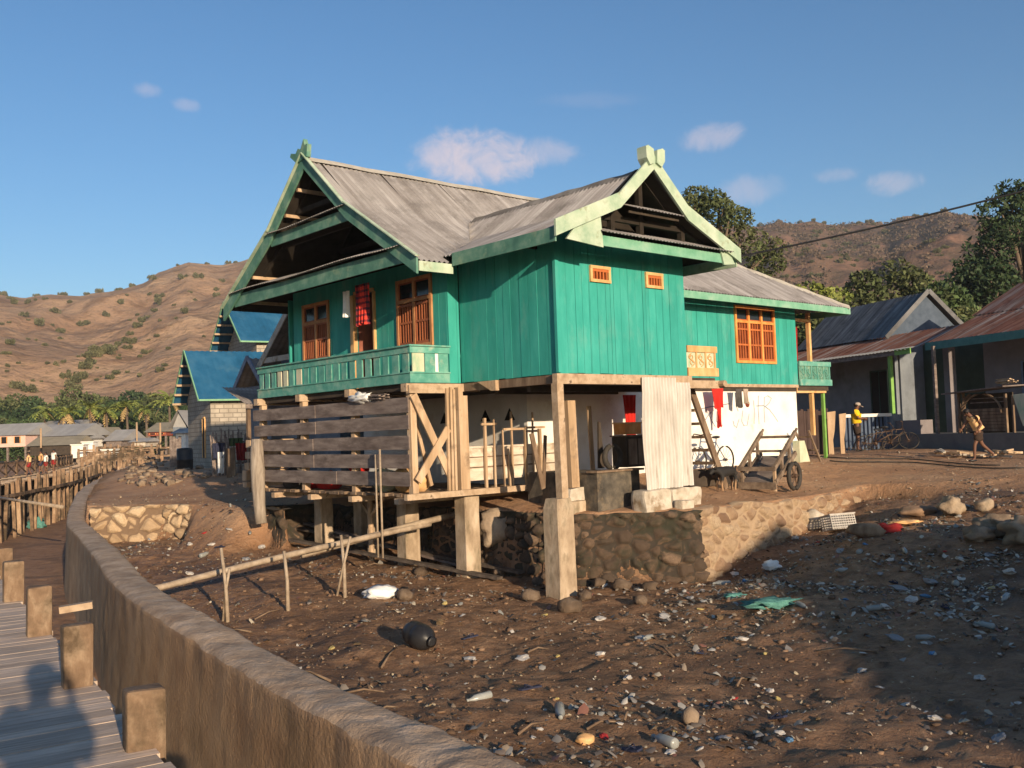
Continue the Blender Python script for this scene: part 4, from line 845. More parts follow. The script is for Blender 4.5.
# weathered leaning trunk and stacked beam ends at the porch's far corner
b_ = MB(); b_.tube([(-1.43, 8.36, -.6), (-1.44, 8.42, -.2), (-1.43, 8.47, .2), (-1.42, 8.50, .6), (-1.41, 8.54, .95), (-1.38, 8.57, 1.30)], [.13, .135, .155, .165, .155, .14], 10); o = b_.build('post', mat('grey_driftwood', [(.20, .16, .125), (.30, .25, .20), (.40, .34, .28)], .9, 5, (3, 3, .3), .9, 20, bdist=.02), H, True); tag(o, 'gnarled grey driftwood corner post')
for i, (z0, z1, du) in enumerate([(1.12, 1.30, 0), (.86, 1.02, -.04), (.6, .76, -.1), (.34, .58, -.22), (.18, .31, -.2)]): b_ = MB(); b_.box(-1.2, .2, 9.3 - du, 9.52 - du, z0, z1); b_.build('beam', M['wood_light'], H)
# Y-strut under the platform
b_ = MB(); b_.tube([(-.3, 5.6, -1.5), (-.3, 5.62, -.0)], .06, 8); b_.tube([(-.3, 5.62, -.42), (-.3, 5.1, -.02)], .035, 6); b_.tube([(-.3, 5.62, -.42), (-.3, 6.1, -.02)], .035, 6); b_.build('strut', M['wood_light'], H)
b_ = MB(); b_.box(-.05, 2.30, 2.56, 2.60, .36, .98); b_.box(-.08, 2.32, 2.53, 2.62, .981, 1.02); b_.build('low_panel', mat('flaking_whitewashed_board', [(.42, .33, .24), (.58, .50, .40), (.68, .62, .52)], .9, 4, (.4, 1, 1.5), .5, 16, 0, (.30, .20, .13), 3, (.52, .7)), H)
b_ = MB(); b_.box(-.02, 2.28, 2.545, 2.559, .60, .625); b_.box(-.02, 2.28, 2.545, 2.559, .80, .82); b_.build('batten', M['wood_brown'], H)
# ------------------------------------------------------------------ things by the house
def hroot(name, u, v, z, label, cat, group=None, rz=0): p = W(u, v, z); return empty(name, p, HR + rz, label, cat, group)
def tin(u0, u1, v, z0, z1, label, seed):
    root = hroot('tin_sheet', u0, v, z0, label, 'tin sheet'); rr = random.Random(seed)
    vs, fs = corr(lambda a, r, w: (a + .02 * math.sin(r * 3 + seed) + .03 * r / 2, w - .05 * (1 - r / 2.1) + .02 * math.sin(a * 4 + r * 2), r + (.015 * noise.noise(Vector((a * 9, 1, seed))) if r < .1 else 0)), 0, u1 - u0, lambda a: 0, lambda a: z1 - z0, [i * (z1 - z0) / 14 for i in range(15)], .092, .030, 8)
    b_ = MB(); b_.add(vs, fs); return b_.build('sheet', M['tin'], root, True)
M['tin'] = mat('galvanised_bleached_tin', [(.40, .37, .33), (.52, .485, .44), (.62, .59, .55)], .6, 2.0, (1.5, 1.5, .5), .2, 14, 0, (.24, .175, .12), 2.4, (.6, .85), (2, 2, .4))
tin(2.02, 3.02, -.07, .11, 2.21, 'tall bleached corrugated tin sheet hanging below the beam, the wider left one', 1)
tin(2.98, 3.44, -.045, .12, 2.12, 'narrow grey corrugated tin sheet overlapped by the wider one beside it', 2)
# ladder
ld = hroot('wooden_ladder', 5.6, .75, -.1, 'dark wooden step ladder leading from the yard up to the tan balcony', 'ladder')
for v_ in (0, .85):
    b_ = MB(); b_.bar((0, v_, 0), (-1.12, v_, 2.28), .06, .15, (1, 0, .5)); b_.build('stringer', M['wood_brown'], ld)
for i in range(7): t = .12 + i * .125; b_ = MB(); b_.box(-1.12 * t - .10, -1.12 * t + .06, .03, .82, 2.28 * t - .03, 2.28 * t + .03); b_.build('rung', M['wood_brown'], ld)
# stick fence on the platform
sf = hroot('stick_fence', .3, 2.50, .2, 'row of thin bare upright sticks with short cross pieces on the platform edge', 'fence')
for (u, h, w_) in [(.05, 1.36, .05), (.28, 1.33, .035), (.52, 1.12, .03), (.74, 1.48, .035), (1.10, 1.12, .05), (1.30, 1.46, .03), (1.52, 1.12, .06), (.66, .75, .035)]:
    b_ = MB(); b_.bar((u, 0, -.02), (u + rnd.uniform(-.03, .03), 0, h), w_, w_, (0, 1, 0)); b_.build('stick', M['wood_light'], sf)
for u0, u1, z in [(-.06, .34, 1.24), (.5, 1.05, 1.13), (1.08, 1.62, 1.15)]: b_ = MB(); b_.bar((u0, -.03, z), (u1, -.03, z), .03, .045); b_.build('cross_piece', M['wood_light'], sf)

def hanging(name, u, v, z, wd, ht, along, m, label, cat, fold=3, seed=1, taper=.85, group=None, hem=.08):
    root = W(u, v, z); n, k = 24, 16; vs = []; fs = []; q = random.Random(seed); ph = q.random() * 6
    for j in range(k + 1):
        for i in range(n + 1):
            t = i / n; s_ = j / k; x = (t - .5) * wd * (1 - (1 - taper) * math.sin(s_ * PI * .5)); y = .045 * math.sin(t * fold * 2 * PI + ph) * (.3 + s_) ; zz = -s_ * ht - hem * s_ * noise.noise(Vector((t * 4, seed, 0)))
            vs.append((x, y, zz) if along == 'u' else (y, x, zz))
    for j in range(k):
        for i in range(n): a = j * (n + 1) + i; fs.append((a, a + 1, a + n + 2, a + n + 1))
    N = len(vs); off = (0, .012, 0) if along == 'u' else (.012, 0, 0); vs += [(p[0] + off[0], p[1] + off[1], p[2]) for p in vs]; fs += [tuple(N + q_ for q_ in f[::-1]) for f in fs]
    b_ = MB(); b_.add(vs, fs); o = b_.build(name, m, None, True); o.location = root; o.rotation_euler = (0, 0, HR); tag(o, label, cat, group); return o
def plaid():
    m, nt, b = newmat('red_plaid_cloth'); tc = nd(nt, 'ShaderNodeTexCoord').outputs['Object']; sx = nd(nt, 'ShaderNodeSeparateXYZ'); nt.links.new(tc, sx.inputs[0])
    def st(o, f, th):
        a = nd(nt, 'ShaderNodeMath', operation='MULTIPLY'); nt.links.new(o, a.inputs[0]); a.inputs[1].default_value = f; c = nd(nt, 'ShaderNodeMath', operation='FRACT'); nt.links.new(a.outputs[0], c.inputs[0])
        d = nd(nt, 'ShaderNodeMath', operation='GREATER_THAN'); nt.links.new(c.outputs[0], d.inputs[0]); d.inputs[1].default_value = th; return d.outputs[0]
    a, c = st(sx.outputs[1], 11, .55), st(sx.outputs[2], 8, .6); s = nd(nt, 'ShaderNodeMath', operation='ADD'); nt.links.new(a, s.inputs[0]); nt.links.new(c, s.inputs[1])
    h = nd(nt, 'ShaderNodeMath', operation='MULTIPLY'); nt.links.new(s.outputs[0], h.inputs[0]); h.inputs[1].default_value = .5
    nt.links.new(ramp(nt, h.outputs[0], [(.1, (.72, .05, .03)), (.5, (.22, .02, .025)), (.95, (.02, .012, .025))]), b.inputs[0]); b.inputs['Roughness'].default_value = .95; return m
hanging('hanging_sarong', -.85, 4.88, 4.42, .52, .84, 'v', plaid(), 'red and black plaid sarong hanging over the porch', 'cloth', 4, 3, .8)
hanging('hanging_cloth', -.75, 5.66, 4.38, .26, .55, 'v', M['white_cloth'], 'small white cloth bundle hanging in front of the porch wall', 'cloth', 2, 4, .55)
hanging('hanging_shirt', 7.72, 2.45, 2.17, .46, .48, 'u', M['red'], 'bright red shirt hanging below the house against the white wall', 'clothing', 2, 5, .75)
hanging('hanging_cloth', 7.80, 2.50, 1.74, .20, .52, 'u', M['red'], 'thin red strip of cloth dangling under the red shirt', 'cloth', 1, 6, .3)
hanging('hanging_shirt', 8.62, 2.45, 2.16, .26, .46, 'u', M['grey_cloth'], 'dark garment hanging to the right of the red shirt', 'clothing', 2, 8, .6)
hanging('hanging_shirt', 8.9, 2.45, 2.16, .20, .36, 'u', M['cap'], 'small patterned beige garment hanging right of the dark one', 'clothing', 2, 9, .7)
hanging('hanging_shirt', 4.35, 2.3, 2.0, .42, .9, 'u', M['red'], 'red and pink clothing hanging in the dark space left of the tin sheet', 'clothing', 3, 10, .7)
hanging('hanging_cloth', 12.1, 3.2, 4.0, .9, 1.0, 'u', M['maroon'], 'dark red cloth hanging in the shade of the right balcony', 'cloth', 4, 12, .95)
# things stored under the wing
b_ = MB(); b_.prism([(0, 0), (.16, 0), (.1, .9), (.04, .92)], lambda a, z: (a, 0, z), lambda a, z: (a, .04, z)); o = b_.build('plank', M['under']); o.location = W(2.15, 1.2, .5); o.rotation_euler = (0, 0, HR); tag(o, 'short dark paddle-shaped plank standing under the wing', 'plank')
tr = hroot('old_tyre', 2.28, .95, .62, 'dark worn tyre leaning in the space left of the tin sheet', 'tyre'); b_ = MB(); b_.tube([(.22 * math.cos(k * PI / 10), 0, .22 * math.sin(k * PI / 10) + .1) for k in range(21)], .055, 8, False); b_.build('tread', M['rubber'], tr, True)
cb = hroot('cupboard', 2.98, 1.2, .48, 'dark grey wooden cupboard half hidden behind the tin sheet', 'cupboard'); b_ = MB(); b_.box(0, .62, 0, .4, 0, .62); b_.build('carcass', M['under'], cb); b_ = MB(); b_.box(-.03, .66, -.03, .43, .621, .65); b_.build('top', M['wood_brown'], cb); b_ = MB(); b_.box(.04, .29, -.02, -.002, .05, .57); b_.box(.33, .58, -.02, -.002, .05, .57); b_.build('door', M['wood_brown'], cb)
bx = hroot('wooden_box', 3.0, 1.25, 1.14, 'orange brown wooden box on top of the dark cupboard', 'box'); b_ = MB(); b_.box(0, .5, 0, .3, 0, .22); b_.build('body', M['orange'], bx); b_ = MB(); b_.box(-.02, .52, -.02, .32, .221, .25); b_.build('lid', M['tan'], bx)
for (u, v, a, b2, lab) in [(.82, 1.4, (.0, 0, 1.05), .1, 'brown plank leaning behind the corner post'), (1.02, 1.6, (.28, .2, 1.0), .07, 'thin orange stick leaning beside the broken post'), (2.7, 1.9, (-.05, 0, 1.35), .11, 'pale upright board lit by the sun under the wing')]:
    b_ = MB(); b_.bar((0, 0, 0), (a[0] - .25 if u < .9 else a[0], a[1], a[2]), b2, .03, (0, 1, 0)); o = b_.build('plank', M['wood_light'] if u > 2 else M['wood_brown']); o.location = W(u, v, .18 if u < 2 else .4); o.rotation_euler = (0, 0, HR); tag(o, lab, 'plank')
# stuff on the platform behind the slats
for i, (v, c, s, lab) in enumerate([(3.4, 'tan', .34, 'yellowish sack behind the slats nearest the corner post'), (4.3, 'cream_board', .32, 'pale round sack seen between the lower slats'), (5.3, 'red', .24, 'red bundle seen between the third and fourth slats'), (6.5, 'red', .26, 'red basin behind the lowest slats'), (7.2, 'red', .22, 'small red bundle behind the lowest slats at left'), (7.9, 'grey_cloth', .34, 'dark sack behind the slats at the left end')]):
    b_ = MB(); b_.blob((0, 0, s * .8), (s, s * .9, s * .8), i * 7 + 2, 3, .22, 1.6); o = b_.build('sack', M[c] if c != 'red' else M['red'], None, True); o.location = W(-.75, v, .14 + (.35 if i == 2 else 0)); tag(o, lab, 'sack')
b_ = MB()
for i in range(9): b_.bar((rnd.uniform(-.5, -.4), rnd.uniform(-.1, .1), i * .012), (rnd.uniform(.35, .5), rnd.uniform(-.12, .12), .02 + i * .012), .05, .02)
o = b_.build('wood_bundle', M['wood_grey']); o.location = W(-1.26, 3.95, 1.985); o.rotation_euler = (0, 0, HR + PI / 2); tag(o, 'bundle of thin grey sticks lying on top of the highest slat', 'firewood')
b_ = MB(); b_.blob((0, 0, .07), (.33, .1, .09), 5, 3, .5, 3); o = b_.build('plastic_bag', M['white_cloth'], None, True); o.location = W(-1.30, 4.3, 1.98); o.rotation_euler = (0, 0, HR + PI / 2); tag(o, 'crumpled whitish plastic on the highest slat under the porch', 'plastic bag')
for k, (u, h) in enumerate([(3.62, 2.05), (3.78, 1.95)]):
    b_ = MB(); b_.tube([(0, 0, 0), (.0, .03 * (k * 2 - 1), h)], .022, 6); o = b_.build('thin_pole', M['bamboo'], None, True); o.location = W(-1.42, u - .12, -1.02); tag(o, ['thin upright pole tied in front of the slats, left one of the pair', 'thin upright pole tied in front of the slats, right one of the pair'][k], 'pole')

# ------------------------------------------------------------------ bamboo boom and props in the mud
pa = gp(150, 591, -.72); pa = Vector((pa.x, pa.y, -.66)); pb = at(505, 503, 21.0)
def on_mud(px, py):
    t = 6.0
    d = ray(px, py)
    while t < 60:
        p = CAM + d * t
        if gz(p.x, p.y) >= p.z: return Vector((p.x, p.y, gz(p.x, p.y)))
        t += .06
    return p
bb = empty('bamboo_boom', (0, 0, 0), 0, 'long pale bamboo pole running from the sea wall to the house above the mud', 'pole')
n = 22; b_ = MB()
P0 = at(150, 590, 15.6); P1 = at(430, 524, 19.6)
pts = [P0.lerp(P1, i / n) + Vector((0, 0, .04 * math.sin(i / n * PI))) for i in range(n + 1)]; b_.tube(pts, [.050 + (.006 if i % 2 == 0 else 0) for i in range(n + 1)], 10)
b_.build('culm', M['bamboo'], bb, True)
b_ = MB(); P2 = at(300, 556, 17.6); P3 = at(505, 502, 20.9); b_.tube([P2 + Vector((0, .13, .0)), (P2 + P3) / 2 + Vector((0, .08, .02)), P3], [.055, .062, .066], 10); b_.build('culm', M['bamboo'], bb, True)
for i, (px, py, pt, lab) in enumerate([(228, 622, 548, 'forked stick propping the bamboo pole, nearest the sea wall'), (288, 611, 551, 'straight pale stick propping the middle of the bamboo pole'), (345, 598, 535, 'crossed pair of thin sticks propping the bamboo pole nearest the house')]):
    q = on_mud(px, py); top = at(px - (7 if i == 0 else 4), pt, q.y + .1); root = empty('prop_stick', q, 0, lab, 'stick'); L_ = top - q
    b_ = MB(); b_.tube([(0, 0, -.1), tuple(L_ * .5 + Vector((.02, 0, 0))), tuple(L_)], [.035, .032, .026], 7); b_.build('stick', M['bamboo'], root, True)
    if i != 1: b_ = MB(); b_.tube([(-.18 if i else -.12, .1, -.08), (-.02, .04, L_.z * .5), (.12 if i else .04, 0, L_.z * (.98 if i else .72))], .024, 6); b_.build('fork', M['bamboo'], root, True)
# planks lying in the mud
for i, (x0, y0, x1, y1, lab) in enumerate([(290, 545, 500, 583, 'long dark plank lying in the mud, nearest of the three under the house'), (298, 541, 522, 579, 'long dark wet board lying in the mud behind the nearest one'), (305, 538, 470, 574, 'grey plank end lying in the mud farthest under the house')]):
    a = on_mud(x0, y0); c = on_mud(x1, y1); b_ = MB(); b_.bar(a + Vector((0, 0, .1)) , c + Vector((0, 0, .08 + .02 * i)), .16, .05); o = b_.build('plank', M['wood_wet'] if i < 2 else M['wood_grey']); tag(o, lab, 'plank', 'planks lying in the mud')
# water pot, white bag, husk, stones
q = on_mud(420, 650); pt = empty('water_jug', q, R_(-30), 'black plastic jug lying on its side in the mud', 'jug')
b_ = MB(); b_.M = Matrix.Translation((0, 0, .17)) @ Matrix.Rotation(R_(100), 4, 'Y') @ Matrix.Rotation(.3, 4, 'X'); b_.lathe([(0, -.24), (.12, -.24), (.165, -.16), (.17, -.06), (.16, -.04), (.175, -.0), (.175, .06), (.15, .15), (.09, .21), (.06, .23)], n=20); b_.build('body', M['black'], pt, True)
b_ = MB(); b_.M = Matrix.Translation((0, 0, .17)) @ Matrix.Rotation(R_(100), 4, 'Y') @ Matrix.Rotation(.3, 4, 'X'); b_.lathe([(.062, .2), (.065, .27), (.075, .275), (.04, .28), (0, .28)], n=16); b_.build('neck', M['black'], pt, True)
def lump(name, px, py, r, m, label, cat, seed, amp=.25, rot=0, fr=1.3, sub=3, sink=.25, group=None):
    q = on_mud(px, py); b_ = MB(); b_.blob((0, 0, r[2] * (1 - sink)), r, seed, sub, amp, fr); o = b_.build(name, m, None, True); o.location = q; o.rotation_euler = (0, 0, rot); return tag(o, label, cat, group)
lump('plastic_bag', 382, 598, (.30, .17, .12), M['white_cloth'], 'crumpled white plastic bag lying in the mud near the props', 'plastic bag', 3, .28, .3, 3.2)
lump('boulder', 952, 515, (.25, .22, .20), M['rock_dull'], 'pale rounded boulder on the slope at right, the larger of the two pale ones', 'boulder', 5, .35, 0, 2); lump('boulder', 985, 511, (.17, .14, .13), M['rock_dull'], 'smaller brownish boulder right of the larger pale one', 'boulder', 6)
lump('boulder', 918, 516, (.36, .25, .12), M['clod'], 'low brown mound of stone left of the pale boulder', 'boulder', 7)
for i, (px, py, s) in enumerate([(1002, 536, .36), (1028, 541, .4), (978, 541, .24)]): lump('boulder', px, py, (s, s * .8, s * .6), M['rock'], ['large grey boulder in the shade at the right edge', 'grey boulder cut by the right edge of the photo', 'flat grey boulder in front of the large shaded one'][i], 'boulder', 20 + i, .45, 0, 1.9)
lump('stone', 690, 724, (.085, .08, .095), M['rock'], 'egg shaped brown stone in the bright mud near the bottom centre', 'stone', 31, .12)
lump('stone', 585, 745, (.09, .07, .05), M['tan'], 'flat orange shard among the litter at the bottom centre', 'stone', 33, .2)
for i, (px, py, s, m) in enumerate([(497, 548, .30, 'rock_pale'), (432, 560, .18, 'rock'), (447, 570, .2, 'clod'), (622, 590, .24, 'clod'), (600, 586, .2, 'rock'), (585, 600, .22, 'clod'), (650, 590, .2, 'clod'), (500, 575, .2, 'clod'), (538, 585, .2, 'rock'), (530, 600, .26, 'clod'), (570, 612, .3, 'clod'), (405, 600, .26, 'clod'), (640, 604, .18, 'clod'), (420, 575, .2, 'rock'), (476, 556, .16, 'rock')]):
    lump('rubble_stone', px, py, (s * .72, s * .55, s * .45), M['rubble'], 'dull brown rubble stone lying in the mud at the foot of the concrete pillars', 'stone', 60 + i, .32, i, 1.9, 2, .35, 'rubble stones around the pillar feet')
# sacks with stuff beneath the platform
lump('plaster_lump', 495, 545, (.32, .28, .36), M['rock_dull'], 'pale jagged lump of broken concrete under the platform', 'rubble', 90, .25, 0, 2.2)
for i, (x0, y0, x1, y1) in enumerate([(497, 541, 494, 513), (489, 541, 487, 525)]):
    a = at(x0, y0, 20.0); c = at(x1, y1, 20.0); b_ = MB(); b_.tube([a, c], .055, 10); o = b_.build('pipe', M['cream_board'], None, True); tag(o, ['longer stub of pale pipe sticking out of the concrete lump', 'short stub of pale pipe sticking out of the concrete lump'][i], 'pipe')
M['dirty_white'] = mat('dirty_white_plastic', [(.34, .31, .27), (.50, .47, .43)], .6, 5)
# wicker crate, cushion
q = on_mud(840, 530); bk = empty('laundry_basket', q, R_(22), 'white plastic lattice basket tipped against the end of the stone wall', 'basket')
b_ = MB(); b_.M = Matrix.Rotation(R_(-14), 4, 'X')
for k in range(11): x = -.36 + k * .072; b_.box(x - .012, x + .012, -.2, -.18, .0, .36); b_.box(x - .012, x + .012, .18, .2, .0, .36)
for k in range(6): z = .03 + k * .062; b_.box(-.37, .37, -.205, -.175, z, z + .024); b_.box(-.37, .37, .175, .205, z, z + .024); b_.box(-.38, -.36, -.2, .2, z, z + .024); b_.box(.36, .38, -.2, .2, z, z + .024)
b_.box(-.36, .36, -.18, .18, 0, .02); b_.build('lattice', M['dirty_white'], bk); b_ = MB(); b_.M = Matrix.Rotation(R_(-14), 4, 'X'); b_.box(-.4, .4, -.22, -.17, .36, .39); b_.box(-.4, .4, .17, .22, .36, .39); b_.box(-.4, -.35, -.17, .17, .36, .39); b_.box(.35, .4, -.17, .17, .36, .39); b_.build('rim', M['dirty_white'], bk); bk.scale = (.82, .82, .8)
lump('cushion', 868, 536, (.40, .22, .13), M['wood_brown'], 'soiled brown cushion dumped beside the lattice basket', 'cushion', 41, .2, -.4); lump('cloth_heap', 886, 533, (.26, .16, .10), M['maroon'], 'dark red rag on top of the dumped cushion', 'rag', 42, .5, 0, 2.5)
lump('sack', 812, 527, (.25, .2, .2), M['block'], 'grey sack slumped against the stone wall left of the basket', 'sack', 43, .3)
lump('cardboard', 905, 524, (.36, .2, .04), M['tan'], 'flat piece of tan cardboard behind the dumped cushion', 'cardboard', 44, .3, .3, 2)
M['net'] = mat('green_nylon_net', [(.05, .17, .15), (.12, .30, .26)], .8, 30, bump=.6)
lump('fishing_net', 773, 607, (.40, .2, .07), M['net'], 'tangled turquoise net lying at the edge of the shadow', 'net', 45, .5, .2, 4); lump('fishing_net', 735, 598, (.18, .08, .04), M['net'], 'small scrap of turquoise net left of the large tangle', 'net', 46, .4, .2, 3)
lump('plastic_bag', 772, 571, (.16, .10, .10), M['white_cloth'], 'bright white plastic bag just below the sunlit stone wall', 'plastic bag', 47, .35, .3, 3)
q = on_mud(830, 540)

# ------------------------------------------------------------------ hand cart, crate, bicycle, goat
def wheel_part(root, c, r, m_t, ax='y', w_=.03, name='wheel', spokes=10, sr=.006, hub=.03):
    pts = [(c[0] + r * math.cos(k * PI / 12), c[1], c[2] + r * math.sin(k * PI / 12)) for k in range(25)]
    b_ = MB(); b_.tube(pts, w_, 7, False); t = b_.build(name, m_t, root, True)
    b_ = MB(); b_.tube([(c[0], c[1] - .05, c[2]), (c[0], c[1] + .05, c[2])], hub, 8)
    for k in range(spokes): a = 2 * PI * k / spokes; b_.tube([(c[0], c[1], c[2]), (c[0] + (r - w_ * .6) * math.cos(a), c[1], c[2] + (r - w_ * .6) * math.sin(a))], sr, 4)
    b_.build('spokes', M['metal_dark'], t); return t
q = on_mud(769, 491); ct = empty('hand_cart', (q.x, q.y, q.z), R_(50), 'old brown wooden two wheeled hand cart tipped with its handles in the air', 'cart')
M['cartwood'] = mat('dusty_cart_timber', [(.10, .07, .05), (.18, .13, .092), (.27, .205, .15)], .9, 6, (1, 1, 1), .4, 20, .15)
for s in (-1, 1):
    b_ = MB(); b_.bar((-.55, s * .40, .50), (.60, s * .40, 1.26), .06, .09); b_.tube([(.56, s * .4, 1.23), (.68, s * .4, 1.33)], .03, 7); b_.build('shaft', M['cartwood'], ct)
    b_ = MB(); b_.bar((-.50, s * .41, .22), (.55, s * .41, .80), .05, .10); b_.build('side_rail', M['cartwood'], ct)
    for x, z0, z1 in [(-.48, 0.02 if s < 0 else .15, .56), (-.1, .42, .84), (.3, .62, 1.08)]: b_ = MB(); b_.bar((x, s * .375, z0), (x, s * .375, z1), .05, .07, (1, 0, 0)); b_.build('upright', M['wood_light'] if s < 0 and x < -.4 else M['cartwood'], ct)
    wheel_part(ct, (.18, s * .52, .31), .28, M['rubber'], w_=.05, spokes=6, sr=.018, hub=.05)
for (x, z, h) in [(-.56, .14, .15), (-.56, .50, .09), (.48, 1.16, .06), (.05, .86, .05)]: b_ = MB(); b_.box(x - .02, x + .02, -.44, .44, z - h / 2, z + h / 2); b_.build('crossbar', M['cartwood'], ct)
b_ = MB(); b_.add([(-.5, -.37, .16), (.52, -.37, .70), (.52, .37, .70), (-.5, .37, .16), (-.5, -.37, .20), (.52, -.37, .74), (.52, .37, .74), (-.5, .37, .20)], MB.BF); b_.build('bed', M['wood_grey'], ct)
b_ = MB(); b_.tube([(.18, -.5, .31), (.18, .5, .31)], .025, 8); b_.build('axle', M['metal_dark'], ct)
def bicycle(root, m='metal_dark'):
    for x in (-.52, .52): wheel_part(root, (x, 0, .33), .32, M['rubber'], w_=.02, spokes=14, sr=.0035)
    b_ = MB(); T = lambda a, c, r=.016: b_.tube([a, c], r, 6)
    T((-.52, 0, .33), (-.06, 0, .30)); T((-.06, 0, .30), (-.2, 0, .80)); T((-.2, 0, .74), (.36, 0, .78)); T((-.06, 0, .30), (.38, 0, .68)); T((-.52, 0, .33), (-.19, 0, .74), .011); T((.52, 0, .33), (.36, 0, .88)); b_.build('frame', M[m], root, True)
    b_ = MB(); b_.tube([(.30, -.27, .93), (.36, -.2, .96), (.37, 0, .93), (.36, .2, .96), (.30, .27, .93)], .014, 6); b_.build('handlebar', M['metal_dark'], root, True)
    b_ = MB(); b_.blob((-.2, 0, .87), (.14, .07, .035), 3, 2, .1); b_.tube([(-.2, 0, .78), (-.2, 0, .86)], .013, 6); b_.build('saddle', M['black'], root, True)
    b_ = MB(); b_.tube([(-.06, -.06, .30), (-.06, .06, .30)], .06, 10); b_.tube([(-.06, .06, .3), (.04, .08, .2)], .01, 5); b_.tube([(-.06, -.06, .3), (-.16, -.08, .4)], .01, 5); b_.build('crank', M['metal_dark'], root, True)
M['bikeblue'] = mat('faded_blue_paint', [(.10, .13, .2), (.2, .24, .32)], .5, 8, bump=0)
bq = W(6.72, 1.95, gz(W(6.72, 1.95).x, W(6.72, 1.95).y)); bi = empty('bicycle', bq, HR + PI, 'old bicycle parked between the step ladder and the hand cart', 'bicycle'); bicycle(bi, 'bikeblue')
q = on_mud(700, 487); cr = empty('feed_trough', (q.x, q.y, q.z), HR, 'low black wooden trough at the foot of the step ladder', 'trough')
b_ = MB(); b_.box(-.38, .42, -.15, -.12, 0, .34); b_.box(-.38, .42, .25, .28, 0, .34); b_.box(-.41, -.381, -.15, .28, 0, .34); b_.box(.421, .45, -.15, .28, 0, .34); b_.box(-.38, .42, -.12, .25, 0, .04); b_.build('trough_box', M['under'], cr)

def skin(name, V, E, Rd, root, m, parent, sub=2, smooth=True):
    me = bpy.data.meshes.new(name + '_src'); me.from_pydata([tuple(v) for v in V], E, []); o = bpy.data.objects.new(name + '_src', me); COL.objects.link(o)
    md = o.modifiers.new('s', 'SKIN'); md.use_smooth_shade = True; md.branch_smoothing = .6
    for i, r_ in enumerate(Rd): me.skin_vertices[0].data[i].radius = (r_, r_) if not isinstance(r_, tuple) else r_; me.skin_vertices[0].data[i].use_root = (i == root)
    md2 = o.modifiers.new('u', 'SUBSURF'); md2.levels = sub; md2.render_levels = sub
    dg = bpy.context.evaluated_depsgraph_get(); dg.update(); me2 = bpy.data.meshes.new_from_object(o.evaluated_get(dg)); me2.name = name
    bpy.data.objects.remove(o, do_unlink=True); me2.materials.clear(); me2.materials.append(m)
    me2.polygons.foreach_set('use_smooth', [smooth] * len(me2.polygons)); r_ = bpy.data.objects.new(name, me2); COL.objects.link(r_)
    if parent: r_.parent = parent
    return r_
q = on_mud(727, 492); gt = empty('goat', (q.x, q.y, q.z), HR + R_(180), 'small black goat with brown lower legs feeding at the foot of the ladder', 'goat')
V = [(-.26, 0, .43), (-.1, 0, .44), (.08, 0, .43), (.24, 0, .45), (.36, 0, .50), (.47, 0, .47), (.57, 0, .39),
     (.22, -.07, .33), (.23, -.07, .19), (.22, -.07, .02), (.22, .07, .33), (.27, .08, .19), (.25, .08, .02), (-.24, -.07, .32), (-.30, -.07, .20), (-.26, -.07, .02), (-.24, .07, .32), (-.22, .07, .20), (-.20, .07, .02), (-.33, 0, .47), (-.37, 0, .54)]
E_ = [(0, 1), (1, 2), (2, 3), (3, 4), (4, 5), (5, 6), (3, 7), (7, 8), (8, 9), (3, 10), (10, 11), (11, 12), (0, 13), (13, 14), (14, 15), (0, 16), (16, 17), (17, 18), (0, 19), (19, 20)]
Rr = [.105, .125, .13, .11, .065, .06, .03, .05, .024, .02, .05, .024, .02, .055, .024, .02, .055, .024, .02, .03, .018]
M['goat'] = mat('black_goat_hair', [(.010, .008, .008), (.022, .018, .016)], .8, 20, bump=.3, bscale=60)
def goat_mat():
    m, nt, b = newmat('goat_coat'); tc = nd(nt, 'ShaderNodeTexCoord').outputs['Object']; sx = nd(nt, 'ShaderNodeSeparateXYZ'); nt.links.new(tc, sx.inputs[0])
    nt.links.new(ramp(nt, sx.outputs[2], [(.16, (.36, .22, .12)), (.26, (.014, .012, .011))]), b.inputs[0]); b.inputs['Roughness'].default_value = .8; return m
gb = skin('body', V, E_, Rr, 1, goat_mat(), gt)
b_ = MB(); b_.blob((.45, -.085, .50), (.045, .025, .02), 1, 1, .1); b_.blob((.45, .085, .50), (.045, .025, .02), 2, 1, .1); b_.build('ears', M['goat'], gt, True); b_ = MB(); b_.tube([(.43, -.025, .53), (.38, -.03, .60)], [.012, .004], 6); b_.tube([(.43, .025, .53), (.38, .03, .60)], [.012, .004], 6); b_.build('horns', M['wood_brown'], gt, True)

